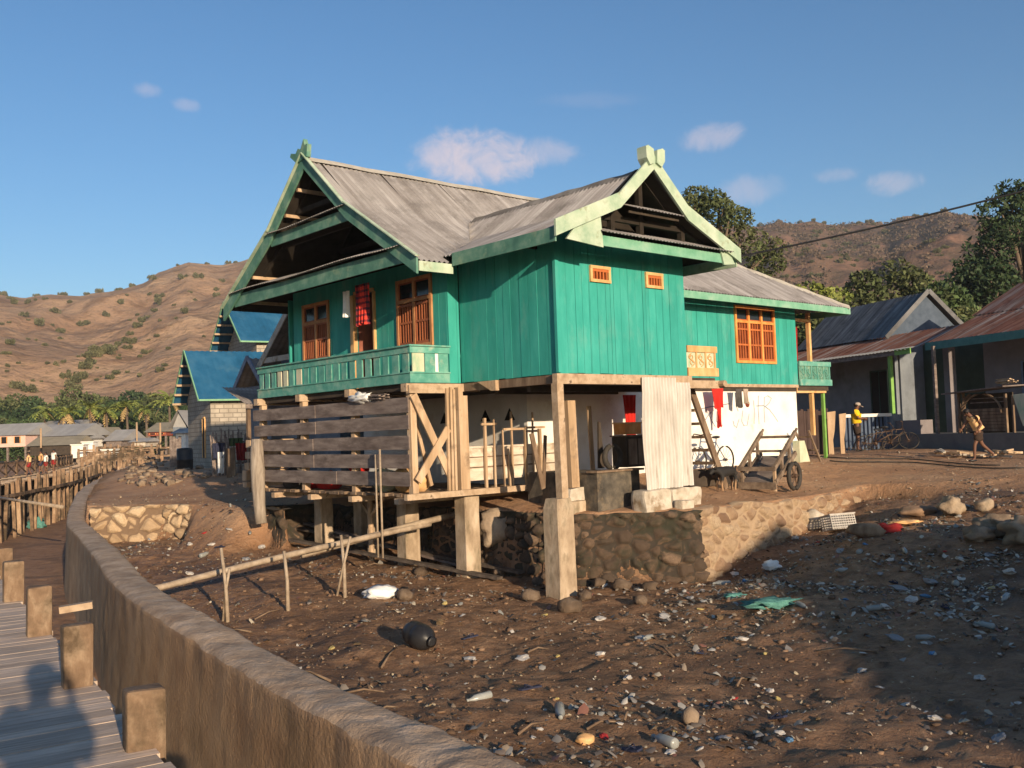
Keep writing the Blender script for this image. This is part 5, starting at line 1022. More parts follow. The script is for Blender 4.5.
# ------------------------------------------------------------------ people
def person(label, loc, rz, J, H_=1.65, shirt=None, short=None, sleeve=.55, leg=.75, cap=None, group=None, long_trousers=False, shoes=None):
    s = H_ / 1.70; root = empty('person', loc, rz, label, 'person', group)
    D = dict(pel=(0, 0, .93), mid=(0, 0, 1.12), chest=(0, 0, 1.30), neck=(0, 0, 1.46), head=(.015, 0, 1.56), top=(.01, 0, 1.625),
             shL=(0, .17, 1.40), elL=(0, .22, 1.12), wrL=(.06, .23, .88), shR=(0, -.17, 1.40), elR=(0, -.22, 1.12), wrR=(.06, -.23, .88),
             hiL=(0, .09, .88), knL=(.02, .10, .49), anL=(0, .10, .08), toL=(.14, .11, .035), hiR=(0, -.09, .88), knR=(.02, -.10, .49), anR=(0, -.10, .08), toR=(.14, -.11, .035))
    D.update(J); D = {k: Vector(v) * s for k, v in D.items()}
    K = ['pel', 'mid', 'chest', 'neck', 'head', 'top', 'shL', 'elL', 'wrL', 'shR', 'elR', 'wrR', 'hiL', 'knL', 'anL', 'toL', 'hiR', 'knR', 'anR', 'toR']
    I = {k: i for i, k in enumerate(K)}; rad = dict(pel=(.13, .10), mid=(.12, .09), chest=(.14, .10), neck=.052, head=.085, top=.075, shL=.058, elL=.040, wrL=.027, shR=.058, elR=.040, wrR=.027, hiL=.085, knL=.055, anL=.036, toL=.032, hiR=.085, knR=.055, anR=.036, toR=.032)
    Rr = [(rad[k] if isinstance(rad[k], tuple) else (rad[k], rad[k])) for k in K]; Rr = [(a * s, b * s) for a, b in Rr]
    E = [('pel', 'mid'), ('mid', 'chest'), ('chest', 'neck'), ('neck', 'head'), ('head', 'top'), ('chest', 'shL'), ('shL', 'elL'), ('elL', 'wrL'), ('chest', 'shR'), ('shR', 'elR'), ('elR', 'wrR'), ('pel', 'hiL'), ('hiL', 'knL'), ('knL', 'anL'), ('anL', 'toL'), ('pel', 'hiR'), ('hiR', 'knR'), ('knR', 'anR'), ('anR', 'toR')]
    body = skin('body', [D[k] for k in K], [(I[a], I[b]) for a, b in E], Rr, 0, M['skin'], root)
    # hands, nose and ears grow out of the same mesh
    b_ = MB(); hd = D['head']; fdir = (D['top'] - D['neck']); fx = Vector((1, 0, 0)); fx = (fx - fdir.normalized() * fx.dot(fdir.normalized())).normalized()
    b_.blob(hd + fx * .088 * s + fdir * .02, (.022 * s, .014 * s, .022 * s), 1, 1, 0); 
    for sg in (-1, 1): b_.blob(hd + Vector((0, sg * .085 * s, 0)), (.02 * s, .012 * s, .03 * s), 1, 1, 0)
    for sd in ('L', 'R'):
        w_ = D['wr' + sd]; d = (w_ - D['el' + sd]).normalized(); sgn = 1 if sd == 'L' else -1; side = d.cross(Vector((0, sgn, 0))); side = side.normalized() if side.length > .1 else Vector((1, 0, 0)); nrm = d.cross(side).normalized()
        b_.tube([w_, w_ + d * .045 * s, w_ + d * .09 * s], [.024 * s, .036 * s, .032 * s], 8)
        for k, ln in enumerate((.06, .075, .07, .055)):
            o_ = side * (k - 1.5) * .018 * s; p = w_ + d * .085 * s + o_; b_.tube([p, p + (d * .6 + nrm * .15) * ln * s, p + (d * .85 + nrm * .45) * ln * s * 1.2], [.009 * s, .008 * s, .006 * s], 5)
        p = w_ + d * .03 * s - side * .03 * s; b_.tube([p, p + (d * .5 - side * .6) * .045 * s, p + (d * 1.1 - side * .55) * .06 * s], [.011 * s, .009 * s, .007 * s], 5)
    bm = bmesh.new(); bm.from_mesh(body.data); t_ = bpy.data.meshes.new('t'); t_.from_pydata(b_.v, [], b_.f); bm.from_mesh(t_); bm.to_mesh(body.data); bm.free(); body.data.polygons.foreach_set('use_smooth', [True] * len(body.data.polygons)); bpy.data.meshes.remove(t_)
    b_ = MB()
    for sg in (-1, 1): b_.blob(hd + fx * .082 * s + fdir * .12 + Vector((0, sg * .032 * s, 0)), .012 * s, 1, 1, 0)
    b_.build('eyes', M['hair'], root, True)
    b_ = MB(); b_.blob(D['top'] * .62 + hd * .38 - fx * .022 * s, (.098 * s, .096 * s, .088 * s), 4, 2, .08); b_.build('hair', M['hair'], root, True)
    def lerp(a, b, t): return D[a].lerp(D[b], t)
    if shirt:
        VV = [lerp('pel', 'mid', .1), D['mid'], D['chest'], lerp('chest', 'neck', .75), D['shL'], lerp('shL', 'elL', sleeve), D['shR'], lerp('shR', 'elR', sleeve)]
        skin('shirt', VV, [(0, 1), (1, 2), (2, 3), (2, 4), (4, 5), (2, 6), (6, 7)], [(.21 * s, .17 * s), (.20 * s, .16 * s), (.22 * s, .17 * s), (.09 * s, .08 * s), (.11 * s, .11 * s), (.085 * s, .085 * s), (.11 * s, .11 * s), (.085 * s, .085 * s)], 1, shirt, root)
    if short:
        VV = [lerp('pel', 'mid', .25), D['pel'], D['hiL'], lerp('hiL', 'knL', leg) if not long_trousers else D['knL'], D['hiR'], lerp('hiR', 'knR', leg) if not long_trousers else D['knR']]; ee = [(0, 1), (1, 2), (2, 3), (1, 4), (4, 5)]; rr = [.19, .20, .135, .115, .135, .115]
        if long_trousers: VV += [lerp('knL', 'anL', .9), lerp('knR', 'anR', .9)]; ee += [(3, 6), (5, 7)]; rr += [.08, .08]
        skin('trousers' if long_trousers else 'shorts', VV, ee, [(x * s, x * s) for x in rr], 1, short, root)
    if cap:
        b_ = MB(); c = D['top'] + Vector((0, 0, .005 * s)); b_.blob(c, (.11 * s, .10 * s, .075 * s), 3, 2, .04); b_.bar(c + fx * .07 * s - Vector((0, 0, .01)), c + fx * .20 * s - Vector((0, 0, .03 * s)), .13 * s, .015 * s); b_.build('cap', cap, root, True)
    if shoes:
        b_ = MB()
        for sd in ('L', 'R'): b_.blob(D['an' + sd].lerp(D['to' + sd], .45) - Vector((0, 0, .02 * s)), (.13 * s, .048 * s, .04 * s), 2, 2, .05)
        b_.build('sandals', shoes, root, True)
    return root
p = at(858, 452, 32.8); zz = gz(p.x, p.y)
person('man in a bright yellow shirt and khaki cap standing by the picket fence', (p.x, p.y, zz), R_(-12), dict(head=(.04, 0, 1.555), top=(.06, 0, 1.62), elL=(.02, .23, 1.14), wrL=(.24, .10, 1.10), elR=(.03, -.23, 1.14), wrR=(.26, -.08, 1.12)), 1.64, M['yellow'], M['darkshort'], .8, .85, M['cap'], shoes=M['black'])
p = at(976, 458, 26.0); zz = gz(p.x, p.y)
person('person in a peach shirt and dark shorts striding left past the covered stall', (p.x + .1, p.y, zz), R_(186), dict(pel=(0, 0, .90), mid=(.05, 0, 1.08), chest=(.13, 0, 1.24), neck=(.24, 0, 1.37), head=(.33, 0, 1.44), top=(.37, 0, 1.50), shL=(.14, .16, 1.32), shR=(.14, -.16, 1.32), elL=(.02, .22, 1.10), wrL=(.16, .22, .92), elR=(.30, -.2, 1.10), wrR=(.42, -.16, .98),
       hiL=(0, .09, .86), knL=(.20, .10, .50), anL=(.22, .10, .09), toL=(.36, .10, .04), hiR=(0, -.09, .86), knR=(-.16, -.1, .50), anR=(-.50, -.10, .20), toR=(-.44, -.1, .07)), 1.52, M['peach'], M['darkshort'], .5, .75, None, shoes=M['black'])
person('photographer in dark clothes standing on the plank deck with both arms raised', (.12, -.36, -.295), R_(90), dict(elL=(.10, .20, 1.16), wrL=(.24, .08, 1.44), elR=(.10, -.20, 1.16), wrR=(.24, -.08, 1.44)), 1.72, M['navy'], M['darkshort'], .9, .9, M['cap'], long_trousers=True, shoes=M['black'])
ph = MB(); ph.box(-.0, .15, -.055, -.045, 1.20, 1.285); o = ph.build('phone', M['black']); tag(o, 'black phone held up by the photographer on the plank deck', 'phone')
kids = [(29, 470, 'peach', 'maroon', 'child in an orange top walking first in the line on the pier', 1.25), (41, 469, 'tan', 'navy', 'child in a tan top walking in the middle of the pier group', 1.32), (46, 470, 'white_wall', 'maroon', 'child in a white shirt and dark red shorts on the pier', 1.2), (54, 467, 'white_wall', 'maroon', 'rearmost child in a white shirt walking on the pier', 1.35)]
for i, (px, py, a, b2, lab, h) in enumerate(kids):
    p = at(px, py, 51.5 + i); person(lab, (p.x, p.y, -.10), R_(200 + i * 12), dict(knL=(.1, .1, .5), anL=(.12, .1, .08), toL=(.25, .1, .04), anR=(-.15, -.1, .1), toR=(-.02, -.1, .04)), h, M[a], M[b2], .5, .8, None, 'schoolchildren walking on the pier')
# ------------------------------------------------------------------ near plank deck
r = random.Random(21); DZ = -.30
E0 = Vector((-1.73, 4.80, 0)); ED = Vector((-6.13 + 1.73, 11.71 - 4.8, 0)).normalized(); EN = Vector((-ED.y, ED.x, 0))   # EN points left
dk = empty('plank_deck', (0, 0, 0), 0, 'walkway of sun bleached cross planks on square posts in the bottom left corner', 'deck')
M['deck'] = mat('bleached_deck_plank', [(.19, .165, .15), (.29, .26, .24), (.39, .36, .335)], .85, 3, (1, 1, 1), .5, 24, .13, (.13, .11, .095), 6, (.5, .72), bdist=.006)
def deck_grain():
    m, nt, b = newmat('deck_plank_grain'); tc = nd(nt, 'ShaderNodeTexCoord').outputs['Object']; mp = nd(nt, 'ShaderNodeMapping'); mp.inputs['Rotation'].default_value = (0, 0, -math.atan2(-EN.y, -EN.x)); mp.inputs['Scale'].default_value = (1, 1, 1)
    nt.links.new(tc, mp.inputs[0]); m2 = nd(nt, 'ShaderNodeMapping'); m2.inputs['Scale'].default_value = (1.0, 14, 14); nt.links.new(mp.outputs[0], m2.inputs[0]); g = noi(nt, m2.outputs[0], 2.2, 7, .7); g2 = noi(nt, tc, 2.5, 4)
    c = ramp(nt, g, [(.30, (.33, .24, .175)), (.5, (.49, .375, .285)), (.70, (.62, .50, .40))]); c = mixc(nt, ramp(nt, g2, [(.45, (0, 0, 0)), (.7, (.5, .5, .5))]), c, (.27, .22, .18))
    gi = nd(nt, 'ShaderNodeNewGeometry'); mr = nd(nt, 'ShaderNodeMapRange'); mr.inputs[3].default_value = .78; mr.inputs[4].default_value = 1.2; nt.links.new(gi.outputs['Random Per Island'], mr.inputs[0]); hs = nd(nt, 'ShaderNodeHueSaturation'); nt.links.new(mr.outputs[0], hs.inputs['Value']); nt.links.new(c, hs.inputs['Color'])
    nt.links.new(hs.outputs[0], b.inputs[0]); b.inputs['Roughness'].default_value = .8; bp = nd(nt, 'ShaderNodeBump'); bp.inputs['Strength'].default_value = .8; bp.inputs['Distance'].default_value = .012; nt.links.new(g, bp.inputs['Height']); nt.links.new(bp.outputs[0], b.inputs['Normal']); return m
M['deckg'] = deck_grain()
b_ = MB(); s = -7.0
while s < 13.0:
    w_ = r.uniform(.13, .20); a = E0 + ED * s; e = r.uniform(-.03, .05); h = r.uniform(0, .003); sk_ = r.uniform(-.01, .01)
    p0 = a - EN * (.02 + e); p1 = a + EN * 2.35; q0 = p0 + ED * (w_ - .008); q1 = p1 + ED * (w_ - .008) + ED * sk_
    b_.add([(p0.x, p0.y, DZ - .04 + h), (q0.x, q0.y, DZ - .04 + h), (q1.x, q1.y, DZ - .04 + h), (p1.x, p1.y, DZ - .04 + h), (p0.x, p0.y, DZ + h), (q0.x, q0.y, DZ + h), (q1.x, q1.y, DZ + h), (p1.x, p1.y, DZ + h)], MB.BF); s += w_
b_.build('planking', M['deckg'], dk)
for o_ in (.15, 2.1):
    b_ = MB(); a = E0 + ED * -7 + EN * o_; c = E0 + ED * 13 + EN * o_; b_.bar((a.x, a.y, DZ - .12), (c.x, c.y, DZ - .12), .1, .14); b_.build('stringer', M['wood_wet'], dk)
M['bollard'] = mat('split_yellowish_post', [(.10, .06, .034), (.20, .13, .08), (.34, .25, .165)], .85, 4, (1.5, 1.5, .7), .8, 16, 0, (.09, .06, .035), 3.0, (.46, .62), bdist=.01)
for (px, py, Y, sw_) in [(141, 688, 5.15, .21), (75, 624, 6.5, .19), (37, 586, 8.3, .20), (12, 561, 10.2, .20), (3, 548, 12.4, .2)]:
    tp = at(px, py, Y); b_ = MB(); b_.bar((tp.x, tp.y, -2.6), (tp.x + .01, tp.y + .01, tp.z), sw_, sw_ * .82, ED, .94); bev(b_.build('post', M['bollard'], dk), .022, .012, 5)
for sc_ in (-6, -4, -2):
    a = E0 + ED * sc_ - EN * .14; b_ = MB(); b_.bar((a.x, a.y, -2.6), (a.x, a.y, .05), .2, .18, ED); b_.build('post', M['bollard'], dk)
for sc_ in range(-6, 13, 2):
    a = E0 + ED * sc_ + EN * 2.42; b_ = MB(); b_.bar((a.x, a.y, -2.6), (a.x, a.y, .05), .18, .18, ED); b_.build('post', M['bollard'], dk)
a = at(57, 610, 7.6); b_ = MB(); b_.bar((a.x + .02, a.y, a.z), (a.x + .24, a.y + .08, a.z + .02), .09, .05); b_.build('cross_tie', M['wood_beam'], dk)

# ------------------------------------------------------------------ far pier
PP = [Vector(p) for p in [(-17.5, 29), (-19.6, 35), (-21.3, 42), (-23.2, 50), (-25.8, 59), (-29.5, 70), (-34, 82), (-39.5, 94)]]
fp = empty('pier', (0, 0, 0), 0, 'long old timber pier on many close set posts curving away at the left edge', 'pier')
L = [0]
for a, b in zip(PP[:-1], PP[1:]): L.append(L[-1] + (b - a).length)
def pat(s):
    for i in range(len(PP) - 1):
        if s <= L[i + 1]: break
    t = (s - L[i]) / (L[i + 1] - L[i]); d = (PP[i + 1] - PP[i]).normalized(); return PP[i].lerp(PP[i + 1], t), Vector((-d.y, d.x))
M['piling'] = mat('salt_bleached_piling', [(.15, .09, .052), (.25, .16, .098), (.38, .27, .175)], .9, 3, (1, 1, .4), .5, 14, .35, (.06, .042, .026), .8, (.45, .6))
b_ = MB(); s = 0
while s < L[-1]:
    p, n_ = pat(s); q = pat(min(s + .26, L[-1]))[0]; z = -.12 + r.uniform(0, .03); a = p + n_ * .12; c = q + n_ * .12; a2 = p + n_ * 2.6; c2 = q + n_ * 2.6
    b_.add([(a.x, a.y, z - .06), (c.x, c.y, z - .06), (c2.x, c2.y, z - .06), (a2.x, a2.y, z - .06), (a.x, a.y, z), (c.x, c.y, z), (c2.x, c2.y, z), (a2.x, a2.y, z)], MB.BF); s += .3
b_.build('planking', M['wood_beam'], fp)
s = .3; k = 0
while s < L[-1] and k < 88:
    p, n_ = pat(s); p = p + n_ * r.uniform(-.12, .12); b_ = MB(); h = r.uniform(-.25, .10) if k % 2 else r.uniform(-.12, .22); w_ = r.uniform(.13, .22)
    b_.bar((p.x + r.uniform(-.12, .12), p.y, -2.7), (p.x + r.uniform(-.05, .05), p.y, h), w_, w_ * .8, (1, .3, 0)); b_.build('piling', M['piling'], fp); s += r.uniform(.5, .85) + s * .005; k += 1
b_ = MB(); s = 1
while s < L[-1] - 3:
    p, n_ = pat(s); q, _ = pat(s + 3); z = -.62; b_.bar((p.x - n_.x * .14, p.y - n_.y * .14, z + r.uniform(-.03, .03)), (q.x - n_.x * .14, q.y - n_.y * .14, z), .06, .14); s += 2.9
b_.build('waling', M['piling'], fp)
b_ = MB(); s = 2
while s < L[-1] - 3:
    p, n_ = pat(s); q, m_ = pat(s + 2.6); p = p + n_ * 2.6; q = q + m_ * 2.6
    b_.bar((p.x, p.y, -.1), (p.x, p.y, .72), .11, .11, (1, 0, 0)); b_.bar((p.x, p.y, .62), (q.x, q.y, .62), .06, .08); b_.bar((p.x, p.y, .0), (q.x, q.y, .58), .05, .06); b_.bar((p.x, p.y, .58), (q.x, q.y, .0), .05, .06); s += 2.6
b_.build('railing', M['piling'], fp)
b_ = MB(); s = 1.2
while s < L[-1]:
    p, n_ = pat(s); p = p + n_ * 2.3; b_.bar((p.x, p.y, -2.7), (p.x, p.y, -.05), .2, .2, (1, 0, 0)); p = p - n_ * 1.1; b_.bar((p.x, p.y, -2.7), (p.x, p.y, -.05), .2, .2, (1, 0, 0)); s += 1.1
b_.build('inner_piling', M['wood_wet'], fp)
# footbridge
A_, B_ = at(82, 461, 92), at(166, 457, 101); fb = empty('footbridge', (0, 0, 0), 0, 'pale footbridge on thin posts joining the far end of the pier to the bank', 'bridge')
b_ = MB(); b_.bar((A_.x, A_.y, .02), (B_.x, B_.y, .15), 1.6, .35); b_.build('walkway', M['cream_pl'] if 'cream_pl' in M else M['wood_beam'], fb)
for k in range(12):
    p = A_.lerp(B_, (k + .5) / 12); b_ = MB(); b_.bar((p.x - .5, p.y - .7, -2.7), (p.x, p.y - .7, -.1), .22, .22, (1, 0, 0)); b_.build('post', M['piling'], fb)
a = at(-14, 496, 35.0); c = at(63, 509, 31.4); b_ = MB(); b_.tube([a, (a + c) / 2 + Vector((0, 0, .03)), c + Vector((0, 0, .06))], [.055, .05, .06], 8); o = b_.build('bamboo_pole', M['bamboo'], None, True); tag(o, 'straight pale pole lying from the pier to the corner of the curved sea wall', 'pole')
q = gp(36, 527, -2.35); b_ = MB(); b_.blob((0, 0, .15), (.35, .3, .3), 8, 3, .6, 2.5); o = b_.build('plastic_bag', M['net'], None, True); o.location = q; tag(o, 'turquoise plastic bag lying in the channel below the pier posts', 'plastic bag')

# ------------------------------------------------------------------ right-hand row of houses
K = R_(-71.9); KP = (12.2, 41.0)
def kroot(name, x, y, z, label, cat, rz=0, group=None):
    c_, s_ = math.cos(K), math.sin(K); return empty(name, (KP[0] + c_ * x - s_ * y, KP[1] + s_ * x + c_ * y, z), K + rz, label, cat, group)
M['rust_r'] = roof_mat('rusted_tin', (5, .35, .35), [(.12, .045, .028), (.20, .08, .05), (.28, .14, .095)], ([(.5, (0, 0, 0)), (.66, (.9, .9, .9))], (.34, .31, .28)))
M['grey_tin_r'] = roof_mat('dark_tin', (4.5, .4, .4), [(.085, .085, .088), (.15, .15, .155), (.25, .25, .252)])
def gable_roof(parent, x0, x1, y0, y1, ze, zr, m, name='roof', brk_=None, half=None, lam=.2, amp=.02):
    yc = (y0 + y1) / 2 if half is None else half; b_ = MB(); rr_ = [0, .25, .5, .75, 1]
    for (ya, yb) in ((y0, yc), (y1, yc)):
        vs, fs = corr(lambda a, r, w: (a, ya + (yb - ya) * r, ze + (zr - ze) * r + w + .02 * noise.noise(Vector((a * .7, r * 2, ya)))), x0, x1, lambda a: 0, lambda a: 1, rr_, lam, amp, 4); b_.add(vs, fs)
    return b_.build(name, m, parent, True)
M['shade_blue'] = mat('shade_blue_gable', [(.05, .07, .10), (.085, .11, .15)], .85, 3)  # unlit gable put into a darker copy of the blue grey
hR = kroot('house', 0, 0, .0, 'blue grey house with dark tin roof and lime green post behind the man in yellow', 'house')
gable_roof(hR, -2.8, 3.45, 1.5, 5.6, 4.50, 6.30, M['grey_tin_r'])
b_ = MB(); vs, fs = corr(lambda a, r, w: (a, -.1 + 2.0 * r, 3.80 + .78 * r + w), -7, 7.1, lambda a: 0, lambda a: 1, [0, .5, 1], .2, .02, 4); b_.add(vs, fs); b_.build('lean_to_roof', M['rust_r'], hR, True)
b_ = MB(); vs, fs = corr(lambda a, r, w: (a, -.62 + .8 * r, 3.70 + .17 * r + w), -7, 7.0, lambda a: 0, lambda a: 1, [0, 1], .2, .015, 4); b_.add(vs, fs); b_.build('eave_sheet', M['ridge_cap'], hR, True)
b_ = MB(); b_.box(-7, 6.3, -.56, -.52, 3.54, 3.70); b_.build('fascia_board', M['wood_grey'], hR); b_ = MB(); b_.box(6.301, 7.1, -.56, -.52, 3.54, 3.74); b_.build('fascia_board', M['lime'], hR)
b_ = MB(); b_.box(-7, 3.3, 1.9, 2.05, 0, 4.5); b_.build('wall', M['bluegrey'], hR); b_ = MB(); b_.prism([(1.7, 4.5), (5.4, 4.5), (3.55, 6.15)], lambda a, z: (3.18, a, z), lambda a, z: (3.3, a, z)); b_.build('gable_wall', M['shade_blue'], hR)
for y0, y1 in ((1.4, 3.55), (5.7, 3.55)): b_ = MB(); b_.bar((3.5, y0, 4.46), (3.5, y1, 6.34), .03, .18, (0, 0, 1)); b_.build('barge_board', M['grey_tin_r'], hR)
M['shade_green'] = mat('shade_green_plaster', [(.03, .055, .045), (.05, .085, .07)], .9, 2)  # veranda recess shade put into this dark wall colour
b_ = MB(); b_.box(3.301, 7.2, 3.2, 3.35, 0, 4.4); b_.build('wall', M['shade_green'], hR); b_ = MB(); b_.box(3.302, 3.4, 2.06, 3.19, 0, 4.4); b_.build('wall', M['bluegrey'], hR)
b_ = MB(); b_.box(1.9, 2.85, 1.86, 1.898, .9, 3.2); o = b_.build('window', M['dark'], hR); b_ = MB(); b_.box(1.84, 1.9, 1.84, 1.90, .85, 3.25); b_.box(2.85, 2.91, 1.84, 1.90, .85, 3.25); b_.box(1.9, 2.85, 1.84, 1.90, 3.2, 3.26); b_.box(2.35, 2.39, 1.842, 1.858, .9, 3.2); b_.build('window_frame', M['shade_green'], o)
b_ = MB(); b_.box(5.80, 5.92, -.46, -.34, 1.45, 3.66); b_.build('veranda_post', M['lime'], hR); b_ = MB(); b_.box(5.68, 6.04, -.58, -.22, .1, 1.45); b_.build('post_base', M['bluegrey'], hR)
b_ = MB(); b_.box(6.05, 7.3, -.46, .06, .1, 1.22); b_.build('parapet', M['plaster_pink'], hR); b_ = MB(); b_.box(7.02, 7.30, .9, 1.18, .1, 4.1); b_.build('veranda_column', M['plaster_pink'], hR)
hS = kroot('house', 0, 0, .0, 'grey walled house with a rust red tin roof and teal fascia at the right edge', 'house')
b_ = MB(); vs, fs = corr(lambda a, r, w: (a, -.25 + 2.25 * r, 3.86 + .95 * r + w), 7.6, 12.6, lambda a: 0, lambda a: 1, [0, .5, 1], .2, .02, 4); b_.add(vs, fs); b_.build('lean_to_roof', M['rust_r'], hS, True)
gable_roof(hS, 7.3, 12.7, 1.95, 6.4, 4.82, 6.02, M['rust_r'])
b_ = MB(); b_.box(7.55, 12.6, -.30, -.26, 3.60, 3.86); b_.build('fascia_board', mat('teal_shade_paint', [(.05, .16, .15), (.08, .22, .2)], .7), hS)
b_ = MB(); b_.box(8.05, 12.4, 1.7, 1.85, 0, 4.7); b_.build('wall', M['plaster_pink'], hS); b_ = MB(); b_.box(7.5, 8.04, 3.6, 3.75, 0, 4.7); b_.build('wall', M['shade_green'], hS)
b_ = MB(); b_.prism([(1.9, 4.75), (6.3, 4.75), (4.17, 5.95)], lambda a, z: (7.5, a, z), lambda a, z: (7.6, a, z)); b_.build('gable_wall', M['plaster_pink'], hS)
b_ = MB(); b_.box(9.75, 10.6, 1.66, 1.698, .75, 3.0); o = b_.build('door', M['dark'], hS); b_ = MB(); b_.box(9.68, 9.75, 1.64, 1.70, .75, 3.05); b_.box(10.6, 10.67, 1.64, 1.70, .75, 3.05); b_.build('door_frame', M['bikeblue'], o)
b_ = MB(); b_.box(5.9, 12.8, -.75, 1.65, .0, .74); b_.build('plinth', mat('grey_rendered_plinth', [(.12, .12, .12), (.17, .17, .165)], .9, 2), hS)
b_ = MB(); b_.box(8.05, 8.15, -.5, -.4, .74, 3.7); b_.build('veranda_post', M['wood_grey'], hS)
# covered stall
st_ = kroot('market_stall', 9.2, -.55, .74, 'dark brown slatted wooden stall with a thin flat roof on the grey plinth', 'stall')
for k in range(7): b_ = MB(); b_.box(.15, 1.9, .0, .03, .05 + k * .105, .05 + k * .105 + .09); b_.build('slat', M['wood_brown'], st_)
for x in (.0, .2, 1.92): b_ = MB(); b_.box(x, x + .07, -.02, .05, 0, 1.35 if x != 1.92 else 1.2); b_.build('upright', M['wood_brown'], st_)
b_ = MB(); b_.tube([(.2 + .9 * (1 - math.cos(t * PI / 12)) * .9, -.03, .62 + .62 * math.sin(t * PI / 12)) for t in range(13)], .035, 6); b_.tube([(.05, -.06, .0), (.08, -.06, .5), (.35, -.06, 1.1), (.6, -.06, 1.24)], .04, 6); b_.build('arch', M['wood_brown'], st_)
for z in (.95, 1.08): b_ = MB(); b_.box(.5, 1.9, .02, .05, z, z + .03); b_.build('shelf_rail', M['wood_grey'], st_)
b_ = MB(); b_.add([(-.35, -.35, 1.28), (2.25, -.35, 1.40), (2.25, 1.2, 1.45), (-.35, 1.2, 1.34), (-.35, -.35, 1.32), (2.25, -.35, 1.44), (2.25, 1.2, 1.49), (-.35, 1.2, 1.38)], MB.BF); b_.build('flat_roof', M['wood_grey'], st_)
b_ = MB(); b_.box(.1, 1.95, .3, .34, 0, 1.25); b_.build('back_board', M['under'], st_)
b_ = MB()
for i in range(8): b_.bar((rnd.uniform(-.3, -.1), rnd.uniform(-.1, .1), i * .025), (rnd.uniform(.25, .5), rnd.uniform(-.1, .1), .03 + i * .02), .06, .03)
o = b_.build('wood_bundle', M['wood_light']); c_, s_ = math.cos(K), math.sin(K); x, y = 11.1, -.5; o.location = (KP[0] + c_ * x - s_ * y, KP[1] + s_ * x + c_ * y, 2.22); o.rotation_euler = (0, 0, K); tag(o, 'sunlit bundle of split wood on the roof of the covered stall', 'firewood')
tp = kroot('tarpaulin', 11.6, -.7, .74, 'pale grey tarpaulin draped over a frame at the right edge beside the stall', 'tarpaulin'); b_ = MB(); b_.add([(0, 0, 1.15), (1.6, 0, 1.15), (1.6, .9, 1.2), (0, .9, 1.2), (.45, -.12, .2), (1.6, -.15, .1)], [(0, 1, 2, 3), (0, 4, 5, 1)]); b_.build('sheet', M['cream_board'], tp); b_ = MB(); b_.box(-.03, .03, -.03, .03, 0, 1.14); b_.box(1.5, 1.56, -.03, .03, 0, 1.14); b_.build('frame', M['wood_brown'], tp)
# board gate, weathered boards, picket fence
def seg_thing(name, px0, px1, ybase, Y0, Y1, label, cat): a = at(px0, ybase, Y0); c = at(px1, ybase, Y1); rz = math.atan2(c.y - a.y, c.x - a.x); z = min(gz(a.x, a.y), gz(c.x, c.y)); return empty(name, (a.x, a.y, z), rz, label, cat), (c - a).xy.length
gt_, L_ = seg_thing('board_fence', 799, 830, 455, 30.5, 31.5, 'tall fence of dark brown vertical boards at the corner of the white wall', 'fence')
b_ = MB(); x = 0; r = random.Random(4)
while x < L_: w_ = r.uniform(.09, .15); b_.box(x, x + w_ - .008, r.uniform(-.01, .01), .03, -.05, 1.42 + r.uniform(-.06, .05)); x += w_
b_.build('boards', M['wood_dk'], gt_) if 'wood_dk' in M else b_.build('boards', mat('dark_red_brown_board', [(.045, .028, .024), (.075, .048, .042)], .85, 5, (1, 1, .3), .4, island=.2), gt_)
b_ = MB(); b_.box(0, L_, .031, .07, .3, .38); b_.box(0, L_, .031, .07, 1.1, 1.18); b_.build('rail', M['wood_brown'], gt_)
for i, (px, w_, h) in enumerate([(829, .27, 1.40), (841, .22, 1.32)]):
    a = at(px, 453, 30.8); b_ = MB(); zz = gz(a.x, a.y); k_ = [(0, 0), (w_ * .6, 0), (w_ * .55, .5), (w_ * .8, .8), (w_, h), (0, h - .03)]; b_.prism(k_, lambda p, z: (p, 0, z), lambda p, z: (p, .05, z)); o = b_.build('driftwood_board', M['wood_light']); o.location = (a.x, a.y, zz - .05); tag(o, ['pale worn board standing just right of the dark board fence', 'second pale worn board, narrower at the foot, nearest the man in yellow'][i], 'board')
pf, L_ = seg_thing('picket_fence', 846, 893, 450, 34.3, 35.0, 'blue painted picket fence with a white top rail behind the man in yellow', 'fence')
x = 0
b_ = MB()
while x < L_: b_.box(x, x + .09, 0, .02, 0, 1.15); x += .17
b_.build('pickets', mat('shaded_blue_paint', [(.05, .075, .12), (.085, .115, .17)], .7), pf); b_ = MB(); b_.box(-.05, L_, -.03, .05, 1.16, 1.27); b_.build('top_rail', M['white_wall'], pf)
for i, (px, Y, rz, lab) in enumerate([(874, 32.6, .25, 'fallen bicycle lying by the picket fence, its wheel towards the man in yellow'), (893, 32.8, -.3, 'fallen bicycle leaning on the parapet under the lime green post')]):
    p = at(px, 453, Y); zz = gz(p.x, p.y); bc = empty('bicycle', (p.x, p.y, zz + .02), rz, lab, 'bicycle'); bc.rotation_euler = (R_(38 if i == 0 else -32), 0, rz); bicycle(bc, 'metal_dark')
wp = at(968, 452, 26.6); r = random.Random(6); fwd = []
